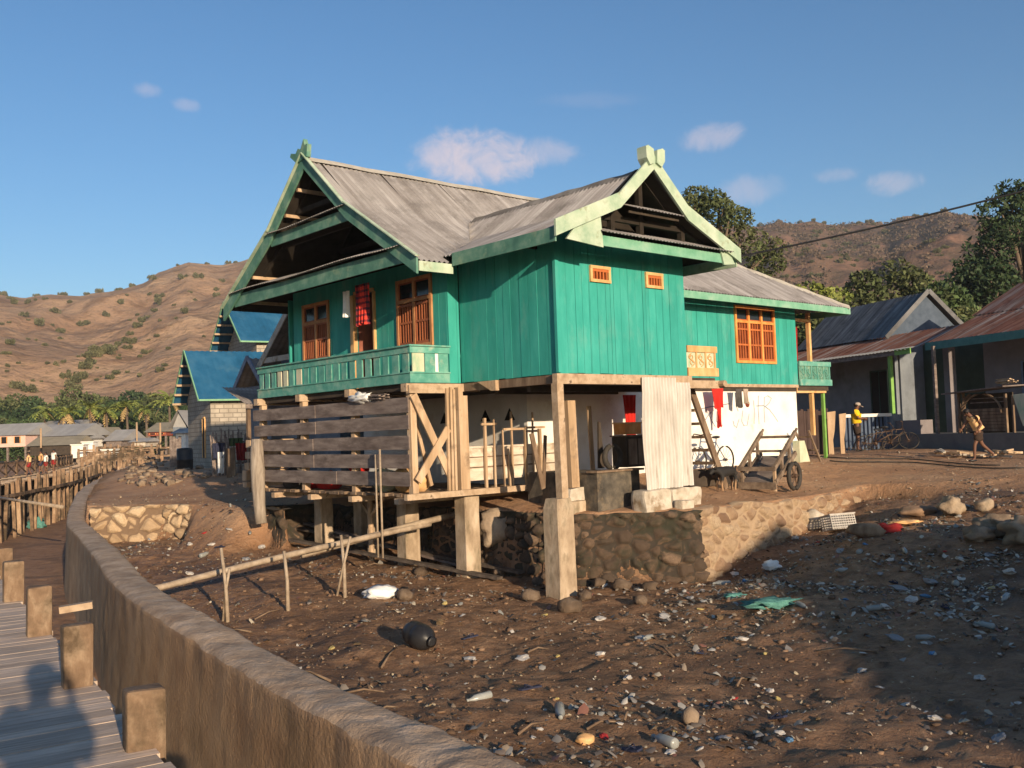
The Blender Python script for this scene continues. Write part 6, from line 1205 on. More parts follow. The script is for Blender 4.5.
for k in range(26):
    b_ = MB(); L1 = r.uniform(.3, .8); b_.bar((-L1 / 2, 0, 0), (L1 / 2, 0, r.uniform(-.05, .08)), r.uniform(.05, .1), r.uniform(.03, .06)); o = b_.build('driftwood_piece', M['wood_light' if k % 3 else 'block']); px = 935 + k * 2.9; q = at(px, 450, 28.2 - .03 * k); o.location = (q.x, q.y + r.uniform(-.4, .2), gz(q.x, q.y) + .04 + r.uniform(0, .16)); o.rotation_euler = (0, 0, r.uniform(0, 3)); tag(o, 'short piece of pale scrap wood in the pile below the grey plinth', 'scrap wood', 'scrap wood pile below the plinth')
# trestle and block at the corner of the white wall
p = W(11.0, 2.1); tz = gz(p.x, p.y); ts = empty('trestle', (p.x, p.y, tz), HR, 'dark folding trestle ladder standing at the right corner of the white wall', 'trestle')
for s in (-1, 1): b_ = MB(); b_.bar((.1, (0 if s < 0 else .4), .85), (.62, (0 if s < 0 else .4), 0), .04, .05); b_.build('leg', M['wood_brown'], ts)
b_ = MB(); b_.box(.2, .24, 0, .4, .66, .7); b_.box(.48, .52, 0, .4, .3, .34); b_.build('rung', M['wood_brown'], ts)
p = W(10.95, 2.3); b_ = MB(); b_.prism([(0, 0), (.5, 0), (.25, .62), (0, .62)], lambda a, z: (a, 0, z), lambda a, z: (a, .2, z)); o = b_.build('concrete_buttress', M['cream_board']); o.location = (p.x, p.y, gz(p.x, p.y) - .05); o.rotation_euler = (0, 0, HR); tag(o, 'pale wedge shaped block against the foot of the white wall corner', 'block')
for i, (x0, y0, x1, y1) in enumerate([(806, 456, 1000, 466), (830, 461, 1024, 470)]):
    pts = []
    for k in range(25):
        t = k / 24; q = on_mud(x0 + (x1 - x0) * t, y0 + (y1 - y0) * t + 1.2 * math.sin(t * 9 + i)); pts.append(q + Vector((0, 0, .03)))
    b_ = MB(); b_.tube(pts, .018, 6); o = b_.build('hose', M['rubber'], None, True); tag(o, ['dark hose trailing along the yard, the farther of two', 'dark hose trailing along the yard, the nearer of two'][i], 'hose')
# overhead cable and its pole out to the right
a = W(11.0, 4.3, 5.95); c = at(1110, 168, 24); pts = [a.lerp(c, k / 20) - Vector((0, 0, .10 * math.sin(PI * k / 20))) for k in range(21)]
b_ = MB(); b_.tube(pts, .028, 5, False); o = b_.build('overhead_cable', M['black'], None, True); tag(o, 'single black power cable sloping up from the house roof to the right edge', 'cable')
up = empty('utility_pole', (c.x, c.y, gz(c.x, c.y)), 0, 'timber utility pole holding the black cable beyond the right edge', 'pole'); b_ = MB(); b_.tube([(0, 0, -.3), (0, 0, c.z + .6)], [.14, .10], 10); b_.build('shaft', M['bark'], up, True); b_ = MB(); b_.box(-.6, .6, -.05, .05, c.z - .05, c.z + .05); b_.build('crossarm', M['wood_grey'], up)

# ------------------------------------------------------------------ neighbours behind and to the right: their long shadows cross the mud
def stilt_neighbour(x, y, rz, w_, d_, zf, ze, zr, label):
    z0 = min(gz(x, y), gz(x + w_, y)) ; t = empty('stilt_house', (x, y, 0), rz, label, 'house')
    b_ = MB(); b_.box(0, w_, 0, .12, zf, ze); b_.box(0, w_, d_ - .12, d_, zf, ze); b_.box(0, .12, .12, d_ - .12, zf, ze); b_.box(w_ - .12, w_, .12, d_ - .12, zf, ze); b_.build('wall', M['wood_grey'], t)
    b_ = MB(); b_.prism([(0, ze), (w_, ze), (w_ / 2, zr - .1)], lambda a, z: (a, 0, z), lambda a, z: (a, .1, z)); b_.prism([(0, ze), (w_, ze), (w_ / 2, zr - .1)], lambda a, z: (a, d_ - .1, z), lambda a, z: (a, d_, z)); b_.build('gable_wall', M['wood_grey'], t)
    b_ = MB()
    for sx in (0, 1): 
        xa = -.5 if sx == 0 else w_ + .5; vs = [(xa, -.5, ze - .3), (xa, d_ + .5, ze - .3), (w_ / 2, d_ + .5, zr), (w_ / 2, -.5, zr)]; vs2 = [(p[0], p[1], p[2] + .05) for p in vs]; b_.add(vs + vs2, [(0, 1, 2, 3), (7, 6, 5, 4), (0, 4, 5, 1), (1, 5, 6, 2), (2, 6, 7, 3), (3, 7, 4, 0)])
    b_.build('roof', M['rust_r'], t); b_ = MB(); b_.box(-.1, w_ + .1, -.1, d_ + .1, zf - .15, zf - .001); b_.build('floor', M['under'], t)
    b_ = MB()
    for i in range(4):
        for j in range(4): b_ = MB(); b_.box(w_ * i / 3 - .1, w_ * i / 3 + .1, d_ * j / 3 - .1, d_ * j / 3 + .1, -2.6, zf - .151); b_.build('post', M['wood_brown'], t)
    b_ = MB(); b_.box(.0, w_, .02, d_, -2.2, zf - .2) if False else b_.box(.05, w_ - .05, .3, .36, -1.9, zf - .3); b_.box(.05, w_ - .05, d_ - .36, d_ - .3, -1.9, zf - .3); b_.box(.3, .36, .4, d_ - .4, -1.9, zf - .3); b_.build('skirting', M['wood_brown'], t)
stilt_neighbour(14.6, -18.2, R_(4), 9, 10, 1.3, 3.3, 5.45, 'weathered board house with a rusty gable roof standing behind the viewer to the right')
stilt_neighbour(24.5, -10, R_(4), 9, 9, 1.3, 3.9, 6.6, 'second weathered board house farther right behind the viewer')

# ------------------------------------------------------------------ houses on the left
def block_house(ax, ay, rz, lx, dy, z0, zw, zr, ov, label, trim=True, purl=7, windows=()):
    t = empty('block_house', (ax, ay, 0), rz, label, 'house'); b_ = MB()
    b_.box(0, lx, 0, .15, z0, zw); b_.box(0, .15, .15, dy - .15, z0, zw); b_.box(lx - .15, lx, .15, dy - .15, z0, zw); b_.box(0, lx, dy - .15, dy, z0, zw); b_.prism([(.02, zw), (dy - .02, zw), (dy / 2, zr - .15)], lambda a, z: (.003, a, z), lambda a, z: (.15, a, z)); b_.prism([(.02, zw), (dy - .02, zw), (dy / 2, zr - .15)], lambda a, z: (lx - .15, a, z), lambda a, z: (lx, a, z)); b_.build('wall', M['brick'], t)
    b_ = MB(); oe = .45; sl = (zr - zw) / (dy / 2); ze = zw - oe * sl * .6
    for ya in (-oe, dy + oe):
        vs, fs = corr(lambda a, r, w: (a, ya + (dy / 2 - ya) * r, ze + (zr - ze) * r + w), -ov, lx + .4, lambda a: 0, lambda a: 1, [0, .5, 1], .25, .015, 4); b_.add(vs, fs)
    b_.build('roof', M['blue_roof'], t, True)
    b_ = MB()
    for ya in (-oe, dy + oe): b_.bar((-ov - .03, ya, ze - .02), (-ov - .03, dy / 2, zr), .05, .09, (0, 0, 1))
    b_.box(-ov, lx + .4, -oe - .04, -oe, ze - .05, ze + .03); b_.build('trim', M['lime_trim'], t)
    purl = 5
    for k in range(purl):
        f = (k + .3) / (purl + .6); y = dy + oe - (dy / 2 + oe) * f; z = ze + (zr - ze) * f - .10; b_ = MB(); b_.box(-ov - .06, .0, y - .05, y + .05, z - .06, z + .04); b_.build('purlin', M['wood_beam'], t)
    for (side, a0, a1, z0_, z1_) in windows:
        b_ = MB()
        if side == 'f': b_.box(a0, a1, -.04, -.002, z0_, z1_)
        else: b_.box(-.04, -.002, a0, a1, z0_, z1_)
        o = b_.build('window', M['dark'], t); b_ = MB()
        if side == 'f': b_.box(a0 - .06, a0, -.06, 0, z0_, z1_); b_.box(a1, a1 + .06, -.06, 0, z0_, z1_); b_.box(a0, a1, -.06, 0, z1_, z1_ + .06)
        else: b_.box(-.06, 0, a0 - .07, a0, z0_, z1_); b_.box(-.06, 0, a1, a1 + .07, z0_, z1_); b_.box(-.06, 0, a0, a1, z1_, z1_ + .07)
        b_.build('window_frame', M['tan'], o)
    return t
ba = block_house(-13.55, 44, R_(31), 3.4, 4.4, -.6, 3.45, 5.6, .60, 'small grey block house with blue roof, the lower left one of the two', windows=[('l', 1.0, 1.35, .6, 2.4), ('f', 1.9, 2.2, 2.3, 2.6), ('f', 2.35, 2.65, 2.3, 2.6)])
bh = block_house(-13.5, 52, R_(31), 5.5, 5.6, -.6, 6.75, 9.0, .95, 'taller grey block house with a blue roof, behind and right of the lower one', purl=8, windows=[('f', .05, .3, 3.2, 5.0)])
M['roof_brown'] = roof_mat('brown_tin', (.4, 5, .4), [(.18, .15, .13), (.28, .24, .21), (.38, .33, .29)])
hn = hroot('house', 2.6, 11.2, 0, 'grey boarded house with pale barge boards behind the porch corner', 'house'); gable_roof(hn, -.4, 5, 0, 4.1, 3.55, 5.2, M['roof_brown'])
b_ = MB(); b_.box(0, 4.8, .3, .4, -.4, 3.6); b_.box(0, 4.8, 3.6, 3.7, -.4, 3.6); b_.box(0, .1, .4, 3.6, -.4, 3.7); b_.build('wall', M['bluegrey'], hn)
for y0 in (-.1, 4.25): b_ = MB(); b_.bar((-.46, y0, 3.46), (-.46, 2.05, 5.24), .04, .2); b_.build('barge_board', M['block'], hn)
b_ = MB(); b_.box(-.44, -.40, .3, 3.9, 3.62, 3.78); b_.build('tie_board', M['block'], hn)
hk = hroot('shack', 2.3, 14.55, -.12, 'small timber shack with a dull brown lean-to roof beside the blue roofed houses', 'shack'); gable_roof(hk, -.3, 3, 0.2, 2.2, 2.95, 3.95, M['roof_brown'])
b_ = MB(); b_.box(0, 2.8, .4, .48, -.4, 3.0); b_.box(0, 2.8, 1.95, 2.03, -.4, 3.0); b_.box(0, .08, .48, 1.95, -.4, 3.1); b_.build('wall', M['bluegrey'], hk)
b_ = MB(); vs, fs = corr(lambda a, r, w: (a, -1.0 + 1.5 * r, 2.45 + .55 * r + w), -1.5, 3, lambda a: 0, lambda a: 1, [0, .5, 1], .12, .015, 4); b_.add(vs, fs); b_.build('lean_to_roof', M['roof_brown'], hk, True); b_ = MB(); b_.box(-1.5, 3, -1.02, -.99, 2.32, 2.44); b_.build('fascia_board', M['wood_grey'], hk)
for y0 in (.1, 2.3): b_ = MB(); b_.bar((-.34, y0, 2.90), (-.34, 1.2, 3.98), .04, .14); b_.build('barge_board', M['bikeblue'], hk)
for x in (-1.4, .2): b_ = MB(); b_.box(x, x + .1, -.9, -.8, -.4, 2.45); b_.build('post', M['wood_brown'], hk)
# rough stick panel with laundry
sp, L_ = seg_thing('stick_screen', 213, 258, 487, 32.5, 32.9, 'ragged grey screen of close set sticks below the blue roofed block house', 'fence'); b_ = MB(); x = 0; r = random.Random(8)
while x < L_: b_.bar((x, r.uniform(-.03, .03), -.1), (x + r.uniform(-.12, .12), 0, 1.5 + r.uniform(-.2, .1)), .045, .04, (0, 1, 0)); x += .05
b_.build('sticks', M['wood_grey'], sp); b_ = MB(); b_.box(0, L_, .04, .07, .4, .46); b_.box(0, L_, .04, .07, 1.1, 1.16); b_.build('rail', M['wood_brown'], sp)
for i, (px, py, w_, h, m, lab) in enumerate([(219, 443, .42, .5, 'navy', 'navy blue cloth hung over the left end of the stick screen'), (221, 452, .22, .7, 'white_cloth', 'whitish cloth hanging below the navy one on the stick screen'), (241, 443, .40, .55, 'maroon', 'dark red cloth hung over the right part of the stick screen'), (236, 438, .5, .25, 'leaf_dark', 'dark green cloth bundle on top of the stick screen')]):
    q = at(px, py, 32.3); u, v = UV(q.x, q.y); o = hanging('hanging_cloth', u, v, q.z, w_, h, 'u', M[m], lab, 'cloth', 3, 40 + i, .9)
for i, (px0, px1, yb, Y, h, m, lab) in enumerate([(170, 180, 470, 50, 1.5, 'wood_grey', 'narrow grey board screen left of the block house'), (226, 232, 446, 31.5, 1.0, 'wood_brown', 'reddish brown board leaning beside the shack wall')]):
    a, L1 = seg_thing('board_screen', px0, px1, yb, Y, Y, lab, 'board'); b_ = MB(); x = 0
    while x < L1: b_.box(x, x + .14, 0, .04, 0, h + rnd.uniform(-.1, .1)); x += .15
    b_.build('boards', M[m], a)
q = at(185, 470, 41); dr = empty('water_drum', (q.x, q.y, gz(q.x, q.y)), 0, 'black plastic drum at the foot of the grey block house', 'drum'); b_ = MB(); b_.lathe([(0, 0), (.3, 0), (.33, .1), (.33, .4), (.35, .42), (.33, .45), (.33, .8), (.3, .9), (.1, .92), (0, .92)], n=18); b_.build('body', M['black'], dr, True)
# rubble and pale rocks between sea wall and block house
r = random.Random(14); proto = None
for k in range(90):
    px = r.uniform(120, 212); py = r.uniform(468, 486) if k % 3 else r.uniform(456, 470); q = on_mud(px, py)
    if proto is None or k < 4:
        b_ = MB(); b_.blob((0, 0, .1), (.36, .26, .2), k, 2, .5, 1.9); o = b_.build('rubble_stone', M['rock'], None, True); proto = o
    else: o = proto.copy(); COL.objects.link(o)
    o.location = q; s = r.uniform(.18, .62); o.scale = (s, s, s * r.uniform(.6, 1.2)); o.rotation_euler = (0, 0, r.uniform(0, 6)); tag(o, 'rough brown stone in the rubble below the grey block house', 'stone', 'rubble below the block houses')

# ------------------------------------------------------------------ the far settlement
def far_house(px0, px1, yb, ye, yr, Y, mw, mr_, label, stilts=0, dep=6, gx_=False, wins=0, hip=0.0, cat='house'):
    a = at(px0, yb, Y); c = at(px1, yb, Y); e = at((px0 + px1) / 2, ye, Y).z; rg = at((px0 + px1) / 2, yr, Y).z; w_ = c.x - a.x; z0 = a.z
    t = empty('house', (a.x, Y, 0), R_(-6), label, cat); zf = z0 + stilts
    b_ = MB(); b_.box(0, w_, 0, dep, zf, e); b_.build('wall', M[mw], t); b_ = MB(); o_ = .35; hp = hip
    if gx_: vs = [(-o_, -o_, e - .1), (-o_, dep + o_, e - .1), (w_ / 2, dep + o_, rg), (w_ / 2, -o_, rg), (w_ + o_, -o_, e - .1), (w_ + o_, dep + o_, e - .1)]; b_.add(vs, [(0, 3, 2, 1), (3, 4, 5, 2)]); b_.add([(0, -.0, e), (w_, -.0, e), (w_ / 2, -.0, rg - .1)], [(0, 1, 2)])
    else: vs = [(-o_, -o_, e - .1), (w_ + o_, -o_, e - .1), (w_ + o_ - hp, dep / 2, rg), (-o_ + hp, dep / 2, rg), (-o_, dep + o_, e - .1), (w_ + o_, dep + o_, e - .1)]; b_.add(vs, [(0, 1, 2, 3), (4, 3, 2, 5), (0, 3, 4), (1, 5, 2)])
    b_.build('roof', M[mr_], t)
    if stilts:
        n = max(3, int(w_ / 1.6))
        for k in range(n): x = .1 + (w_ - .2) * k / (n - 1); b_ = MB(); b_.box(x - .1, x + .1, .1, .3, z0 - 1.5, zf); b_.build('post', M['wood_grey'], t)
    for k in range(wins):
        x = w_ * (k + .6) / (wins + .2); b_ = MB(); b_.box(x - .3, x + .3, -.05, -.01, zf + (e - zf) * .3, e - .25); o = b_.build('window', M['dark'], t); b_ = MB(); b_.box(x - .38, x - .3, -.07, 0, zf + (e - zf) * .3, e - .25); b_.box(x + .3, x + .38, -.07, 0, zf + (e - zf) * .3, e - .25); b_.build('window_frame', M['orange'], o)
    return t
M['pink'] = mat('pale_pink_wall', [(.62, .40, .32), (.72, .48, .40)], .9, 2); M['farroof'] = mat('far_grey_roof', [(.26, .25, .24), (.36, .35, .335)], .8, 1, (1, .3, 1)); M['farroof_b'] = mat('far_khaki_roof', [(.22, .19, .135), (.30, .26, .19)], .85, 1); M['far_red'] = mat('far_red_board', [(.20, .05, .03), (.28, .08, .05)], .85, 1)
far_house(-30, 29, 455, 435, 423.5, 112, 'pink', 'farroof', 'pale pink house on stilts with a grey roof at the far left edge', .75, wins=4)
far_house(30, 77, 456, 444.5, 436.5, 108, 'under', 'farroof_b', 'open sided building with a low khaki roof next to the pink house', 0, 4)
far_house(24, 78, 452, 435.5, 424, 114, 'wood_grey', 'farroof', 'long grey roofed building right of the pink house', 0, 8)
far_house(38, 80, 448, 426, 420, 126, 'wood_grey', 'farroof', 'partly hidden grey roof rising behind the long grey roofed building', 0, 6)
far_house(90, 105, 446, 436, 427, 120, 'white_wall', 'farroof_b', 'tiny white gabled hut right of the long roofs', 0, 5, True)
far_house(106, 122, 447, 440, 429.5, 118, 'wood_grey', 'farroof', 'tiny grey roofed hut at the foot of the trees', 0, 6)
far_house(82, 90, 447, 438, 434, 116, 'white_wall', 'farroof', 'tiny white shed beside the white gabled hut', 0, 3)
far_house(148, 167, 445, 431, 422, 112, 'far_red', 'farroof_b', 'dark red boarded house with a khaki roof at the foot of the trees', 1.0, 6, wins=2)
far_house(132, 146, 447, 441, 438, 108, 'block', 'farroof', 'very low pale hut left of the dark red house', 0, 3)
far_house(176, 186, 452, 432, 428, 80, 'white_wall', 'farroof', 'small white shed half hidden behind the block house', 0, 3)
far_house(173, 187, 436, 427, 410, 84, 'bluegrey', 'farroof', 'narrow blue grey gable end half hidden behind the block house', 0, 4, True)
for i, (px, py, Y) in enumerate([(80, 452, 100), (90, 446, 104), (110, 451, 98)]):
    q = at(px, py, Y); b_ = MB(); b_.box(-.6, .6, -.6, .6, 0, 1.3 - .3 * i); b_.box(-.7, .7, -.7, .7, 1.301 - .3 * i, 1.4 - .3 * i); o = b_.build('water_tank', M['white_wall']); o.location = (q.x, q.y, q.z - .6); tag(o, ['white water tank at the end of the khaki roofed building', 'white water tank in front of the white gabled hut', 'low white tank among the far fences'][i], 'tank')
for i, (px, py, Y, h) in enumerate([(160.5, 448, 90, 2.3), (137, 446, 108, 2.6), (183, 425, 150, 3), (41, 448, 100, 2)]):
    q = at(px, py, Y); b_ = MB(); b_.tube([(0, 0, 0), (0, 0, h)], .1, 6); o = b_.build('mast_pole', M['wood_light'], None, True); o.location = q; tag(o, ['bare pole standing in front of the dark red house', 'thin bare pole left of the dark red house', 'thin bare pole behind the block house', 'thin bare pole behind the schoolchildren'][i], 'pole')
# far fences on the tidal flat
r = random.Random(31)
for i in range(7):
    yb = 447 + i * 1.9; Y = 104 - i * 6; x0 = r.uniform(70, 90) ; x1 = r.uniform(140, 172); a = at(x0, yb, Y); c = at(x1, yb, Y + 3); fe = empty('picket_fence', (a.x, a.y, 0), math.atan2(c.y - a.y, c.x - a.x), ['farthest', 'second farthest', 'third farthest', 'middle', 'third nearest', 'second nearest', 'nearest'][i] + ' of the low broken stake fences on the far tidal flat', 'fence'); L1 = (c - a).xy.length; b_ = MB(); x = 0
    while x < L1: b_.box(x, x + .22, 0, .1, -.6, a.z + r.uniform(-.1, .35)); x += r.uniform(.45, 1.1)
    b_.box(0, L1, .11, .2, a.z - .25, a.z - .1); b_.build('stakes', M['piling'], fe)
# ------------------------------------------------------------------ vegetation
def leaf_cloud(n, clumps, sz, seed, flat=.6):
    g = np.random.RandomState(seed); k = len(clumps); c = np.array([q[:3] for q in clumps]); rr = np.array([q[3:] for q in clumps]); vol = rr.prod(1); pi = g.choice(k, n, p=vol / vol.sum())
    d = g.normal(size=(n, 3)); d /= np.linalg.norm(d, axis=1)[:, None]; rad = g.uniform(.45, 1.0, n) ** .6; P = c[pi] + d * rr[pi] * rad[:, None]
    a = g.normal(size=(n, 3)); a /= np.linalg.norm(a, axis=1)[:, None]; b = g.normal(size=(n, 3)); b -= (b * a).sum(1)[:, None] * a; b /= np.linalg.norm(b, axis=1)[:, None]; s = sz * g.uniform(.6, 1.4, n)[:, None]
    v = np.stack([P - a * s, P + b * s * .45 + a * s * .1, P + a * s, P - b * s * .45 + a * s * .1], 1).reshape(-1, 3); f = np.arange(n * 4).reshape(-1, 4); return v, f
def clump_set(r, h0, h1, rad, n, cr, squash=.75):
    out = []
    for i in range(n):
        t = (i + .5) / n; z = h0 + (h1 - h0) * t; R = rad * math.sin(PI * (.18 + .75 * t)) ; a = i * 2.4 + r.uniform(-.5, .5); q = R * math.sqrt(r.uniform(.15, 1)); s = cr * r.uniform(.6, 1.25)
        out.append((q * math.cos(a), q * math.sin(a), z, s, s, s * squash))
    return out
def tree(loc, h, rad, ml, label, seed, n=5000, leaf=.16, nc=22, bare=.28, group=None, name='tree', cr=None, squash=.7):
    r = random.Random(seed); t = empty(name, loc, r.uniform(0, 6), label, 'tree', group); cl = clump_set(r, h * bare, h * .97, rad, nc, cr or rad * .36, squash)
    b_ = MB(); b_.tube([(0, 0, -.5), (.05 * h * .2, 0, h * .3), (.03 * h, .02 * h, h * .6), (0, 0, h * .85)], [h * .035, h * .026, h * .016, h * .006], 8)
    for c in cl[::2]: b_.tube([(0.02 * h, 0, c[2] * .62), (c[0] * .5, c[1] * .5, c[2] * .85), (c[0], c[1], c[2])], [h * .012, h * .008, h * .003], 5)
    b_.build('trunk', M['bark'], t, True); v, f = leaf_cloud(n, cl, leaf, seed); np_mesh('crown', v, f, M[ml], t, False); return t
def place_tree(px, ybase_px, ytop_px, Y, ratio, ml, label, seed, **k):
    b = at(px, ybase_px, Y); tp = at(px, ytop_px, Y); z0 = 0.0; return tree((b.x, Y, z0), tp.z - z0, (tp.z - z0) * ratio, ml, label, seed, **k)
place_tree(722, 430, 187, 46, .23, 'leaf_dry', 'feathery green tree rising behind the ridge between the two roof peaks', 3, n=17000, leaf=.10, nc=62, bare=.44, cr=.74)
place_tree(1038, 430, 178, 62, .26, 'leaf_dark', 'tall dark tree at the right edge behind the rusty roofed house', 5, n=11000, leaf=.17, nc=40, bare=.2, cr=1.45)
place_tree(992, 430, 256, 60, .28, 'leaf_dark', 'broad dark bushy tree left of the tallest tree on the right', 6, n=9000, leaf=.17, nc=34, bare=.12, cr=1.35)
place_tree(955, 430, 293, 58, .32, 'leaf', 'low green tree behind the rusty roof with pale blossoms', 7, n=7000, leaf=.18, nc=20, bare=.1, cr=1.4)
place_tree(828, 430, 286, 56, .30, 'leaf_yel', 'yellow green leafy tree just right of the hipped roof corner', 8, n=8000, leaf=.17, nc=20, bare=.2, cr=1.2)
place_tree(872, 430, 272, 60, .17, 'leaf_dry', 'narrow conical olive tree left of the taller conical one', 9, n=6500, leaf=.17, nc=20, bare=.1, cr=1.0)
place_tree(911, 430, 262, 60, .24, 'leaf_dry', 'taller conical tree rising above the dark tin roof', 10, n=8000, leaf=.17, nc=22, bare=.1, cr=1.2)
place_tree(840, 430, 305, 52, .34, 'leaf_dry', 'low olive bush hidden between the hipped roof and the dark tin roof', 12, n=4000, leaf=.15, nc=16, bare=.05, cr=1.0)
place_tree(935, 430, 288, 57, .30, 'leaf_dry', 'low olive tree behind the gable of the dark tin roofed house', 13, n=5000, leaf=.16, nc=16, bare=.05, cr=1.1)
# the belt of trees at the foot of the left hill
r = random.Random(77); protos = []
for k in range(4):
    tt = tree((0, 0, 0), 8.0, 4.6, ['leaf', 'leaf_dark', 'leaf', 'leaf_dry'][k], 'x', 200 + k, n=5200, leaf=.30, nc=20, bare=.05, cr=1.9, squash=.72); protos.append(tt)
spots = []
for i, px in enumerate(range(-16, 206, 9)):
    spots.append((px + r.uniform(-3, 3), 141 + r.uniform(-4, 4), r.uniform(.58, .82), i % 4 if i % 5 else 1)); spots.append((px + 4 + r.uniform(-3, 3), 165 + r.uniform(-6, 6), r.uniform(.85, 1.12), (i + 1) % 4))
used = set()
for i, (px, Y, s, k) in enumerate(spots):
    s *= 1.1; q = at(px, 446, Y); o = protos[k] if k not in used else copy_tree(protos[k]); used.add(k)
    o.location = (q.x, Y, -.2); o.scale = (s, s, s); o.rotation_euler = (0, 0, r.uniform(0, 6)); tag(o, ['rounded green tree in the belt at the foot of the left hill', 'dark green tree in the belt at the foot of the left hill', 'bright green tree in the belt at the foot of the left hill', 'dull olive tree in the belt at the foot of the left hill'][k], 'tree', ['green', 'dark', 'bright', 'olive'][k] + ' trees of the belt below the hill')
def palm(loc, h, seed, label, dryf=.4, group=None, R0=2.6):
    r = random.Random(seed); t = empty('palm_tree', loc, r.uniform(0, 6), label, 'palm', group); b_ = MB(); b_.tube([(0, 0, -.3), (.15, 0, h * .4), (.1, .1, h)], [.22, .17, .13], 8); b_.build('trunk', M['bark'], t, True)
    for kind in ('leaf_yel', 'palm_dry'):
        b_ = MB(); n = 18 if kind == 'leaf_yel' else int(12 * dryf)
        for k in range(n):
            a = k * 2.399 + (1 if kind == 'palm_dry' else 0); up = r.uniform(.1, 1.1) if kind == 'leaf_yel' else r.uniform(-.9, -.2); prev = Vector((.1, .1, h)); d = Vector((math.cos(a) * math.cos(up), math.sin(a) * math.cos(up), math.sin(up))); R1 = R0 * r.uniform(.8, 1.1)
            for s_ in range(7):
                nx = prev + d * R1 / 7; sd = d.cross(Vector((0, 0, 1))).normalized() * (.42 * math.sin(PI * (s_ + .8) / 8)); dr = Vector((0, 0, -.16)); m1 = (prev + nx) / 2
                for q in (-1, 1):
                    b_.add([prev, nx, nx + sd * q + dr, prev + sd * q * .9 + dr + d * .12], [(0, 1, 2, 3)]) if s_ % 1 == 0 else None
                prev = nx; d = (d + Vector((0, 0, -.24))).normalized()
        b_.build('fronds' if kind == 'leaf_yel' else 'dry_fronds', M[kind], t)
    return t
for i, (px, pt, Y, dr, lab) in enumerate([(69, 409, 124, 1.0, 'palm with drooping dry brown fronds above the long grey roofs'), (92, 404, 127, .7, 'yellowish palm right of the one with drooping brown fronds'), (44, 408, 128, .3, 'green palm left of the one with drooping brown fronds'), (169, 396, 120, .6, 'largest palm, next to the overhanging blue roof'), (146, 405, 126, .4, 'slender palm two palms left of the blue roof'), (127, 402, 129, .4, 'small green palm in the middle of the tree belt'), (108, 407, 128, .6, 'pale tipped palm in the tree belt left of the small green palm')]):
    q = at(px, 446, Y); tp = at(px, pt + 4, Y); palm((q.x, Y, 0), tp.z, 300 + i, lab, dr * .45, None, 2.5 if i == 3 else 2.2)
# ------------------------------------------------------------------ hillside shrubs
M['bush'] = mat('olive_bush', [(.06, .065, .03), (.10, .10, .048), (.15, .14, .07)], .8, .5, (1, 1, 1), 0, island=.4, space='World')
r = random.Random(5); shp = []
for k in range(3):
    g = random.Random(400 + k); cl = [(g.uniform(-.7, .7), g.uniform(-.7, .7), g.uniform(.2, .6), g.uniform(.4, .7), g.uniform(.4, .7), g.uniform(.3, .5)) for _ in range(7)]; v, f = leaf_cloud(520, cl, .17, 500 + k)
    o = np_mesh('shrub', v, f, M['bush'], None, False); shp.append([o, 0])
SPOT = [(216, 291, 6), (150, 296, 5), (84, 325, 7), (55, 313, 7), (24, 316, 6), (38, 325, 8), (61, 332, 7), (106, 318, 5), (105, 348, 4), (56, 365, 4), (9, 345, 7), (4, 354, 4), (145, 355, 5), (157, 340, 4), (168, 349, 4), (160, 296, 9), (158, 303, 7), (183, 277, 9), (198, 277, 9), (222, 281, 6), (217, 295, 8), (184, 314, 6), (62, 293, 8), (87, 292, 6), (100, 291, 8), (118, 286, 7), (132, 284, 7), (151, 274, 9), (155, 279, 7), (178, 262, 4), (207, 264, 6), (228, 258, 6),
        (75, 385, 8), (80, 378, 9), (84, 370, 9), (90, 364, 9), (97, 360, 8), (88, 357, 8), (93, 353, 9), (100, 353, 8), (108, 357, 8), (113, 354, 7), (108, 348, 5), (118, 346, 5), (125, 342, 6), (130, 336, 5), (138, 328, 6), (132, 345, 6), (142, 322, 6), (148, 318, 5), (155, 312, 5), (128, 350, 6), (70, 388, 8), (66, 383, 7), (78, 392, 8),
        (30, 393, 9), (18, 390, 8), (110, 380, 6), (117, 376, 6), (160, 372, 6), (165, 368, 5), (4, 293, 8), (10, 298, 6), (36, 292, 6), (14, 304, 6), (70, 303, 4), (45, 300, 5), (240, 287, 5), (248, 280, 4), (195, 300, 4), (190, 292, 4), (235, 262, 5), (97, 382, 4), (140, 378, 4), (45, 345, 4), (120, 305, 5), (127, 297, 4), (28, 303, 5)]
SPR = [(760, 219, 7), (779, 219, 7), (813, 221, 5), (800, 220, 6), (824, 221, 5), (834, 221, 3), (840, 217, 3), (868, 221, 8), (858, 224, 6), (872, 224, 7), (900, 219, 7), (916, 215, 6), (944, 209, 6), (926, 213, 4), (965, 214, 5)]
g = random.Random(12)
for _ in range(46): SPOT.append((g.uniform(0, 250), g.uniform(300, 392), g.uniform(2.0, 3.6)))
for _ in range(110): SPR.append((g.uniform(752, 1010), g.uniform(228, 318), g.uniform(3, 9)))
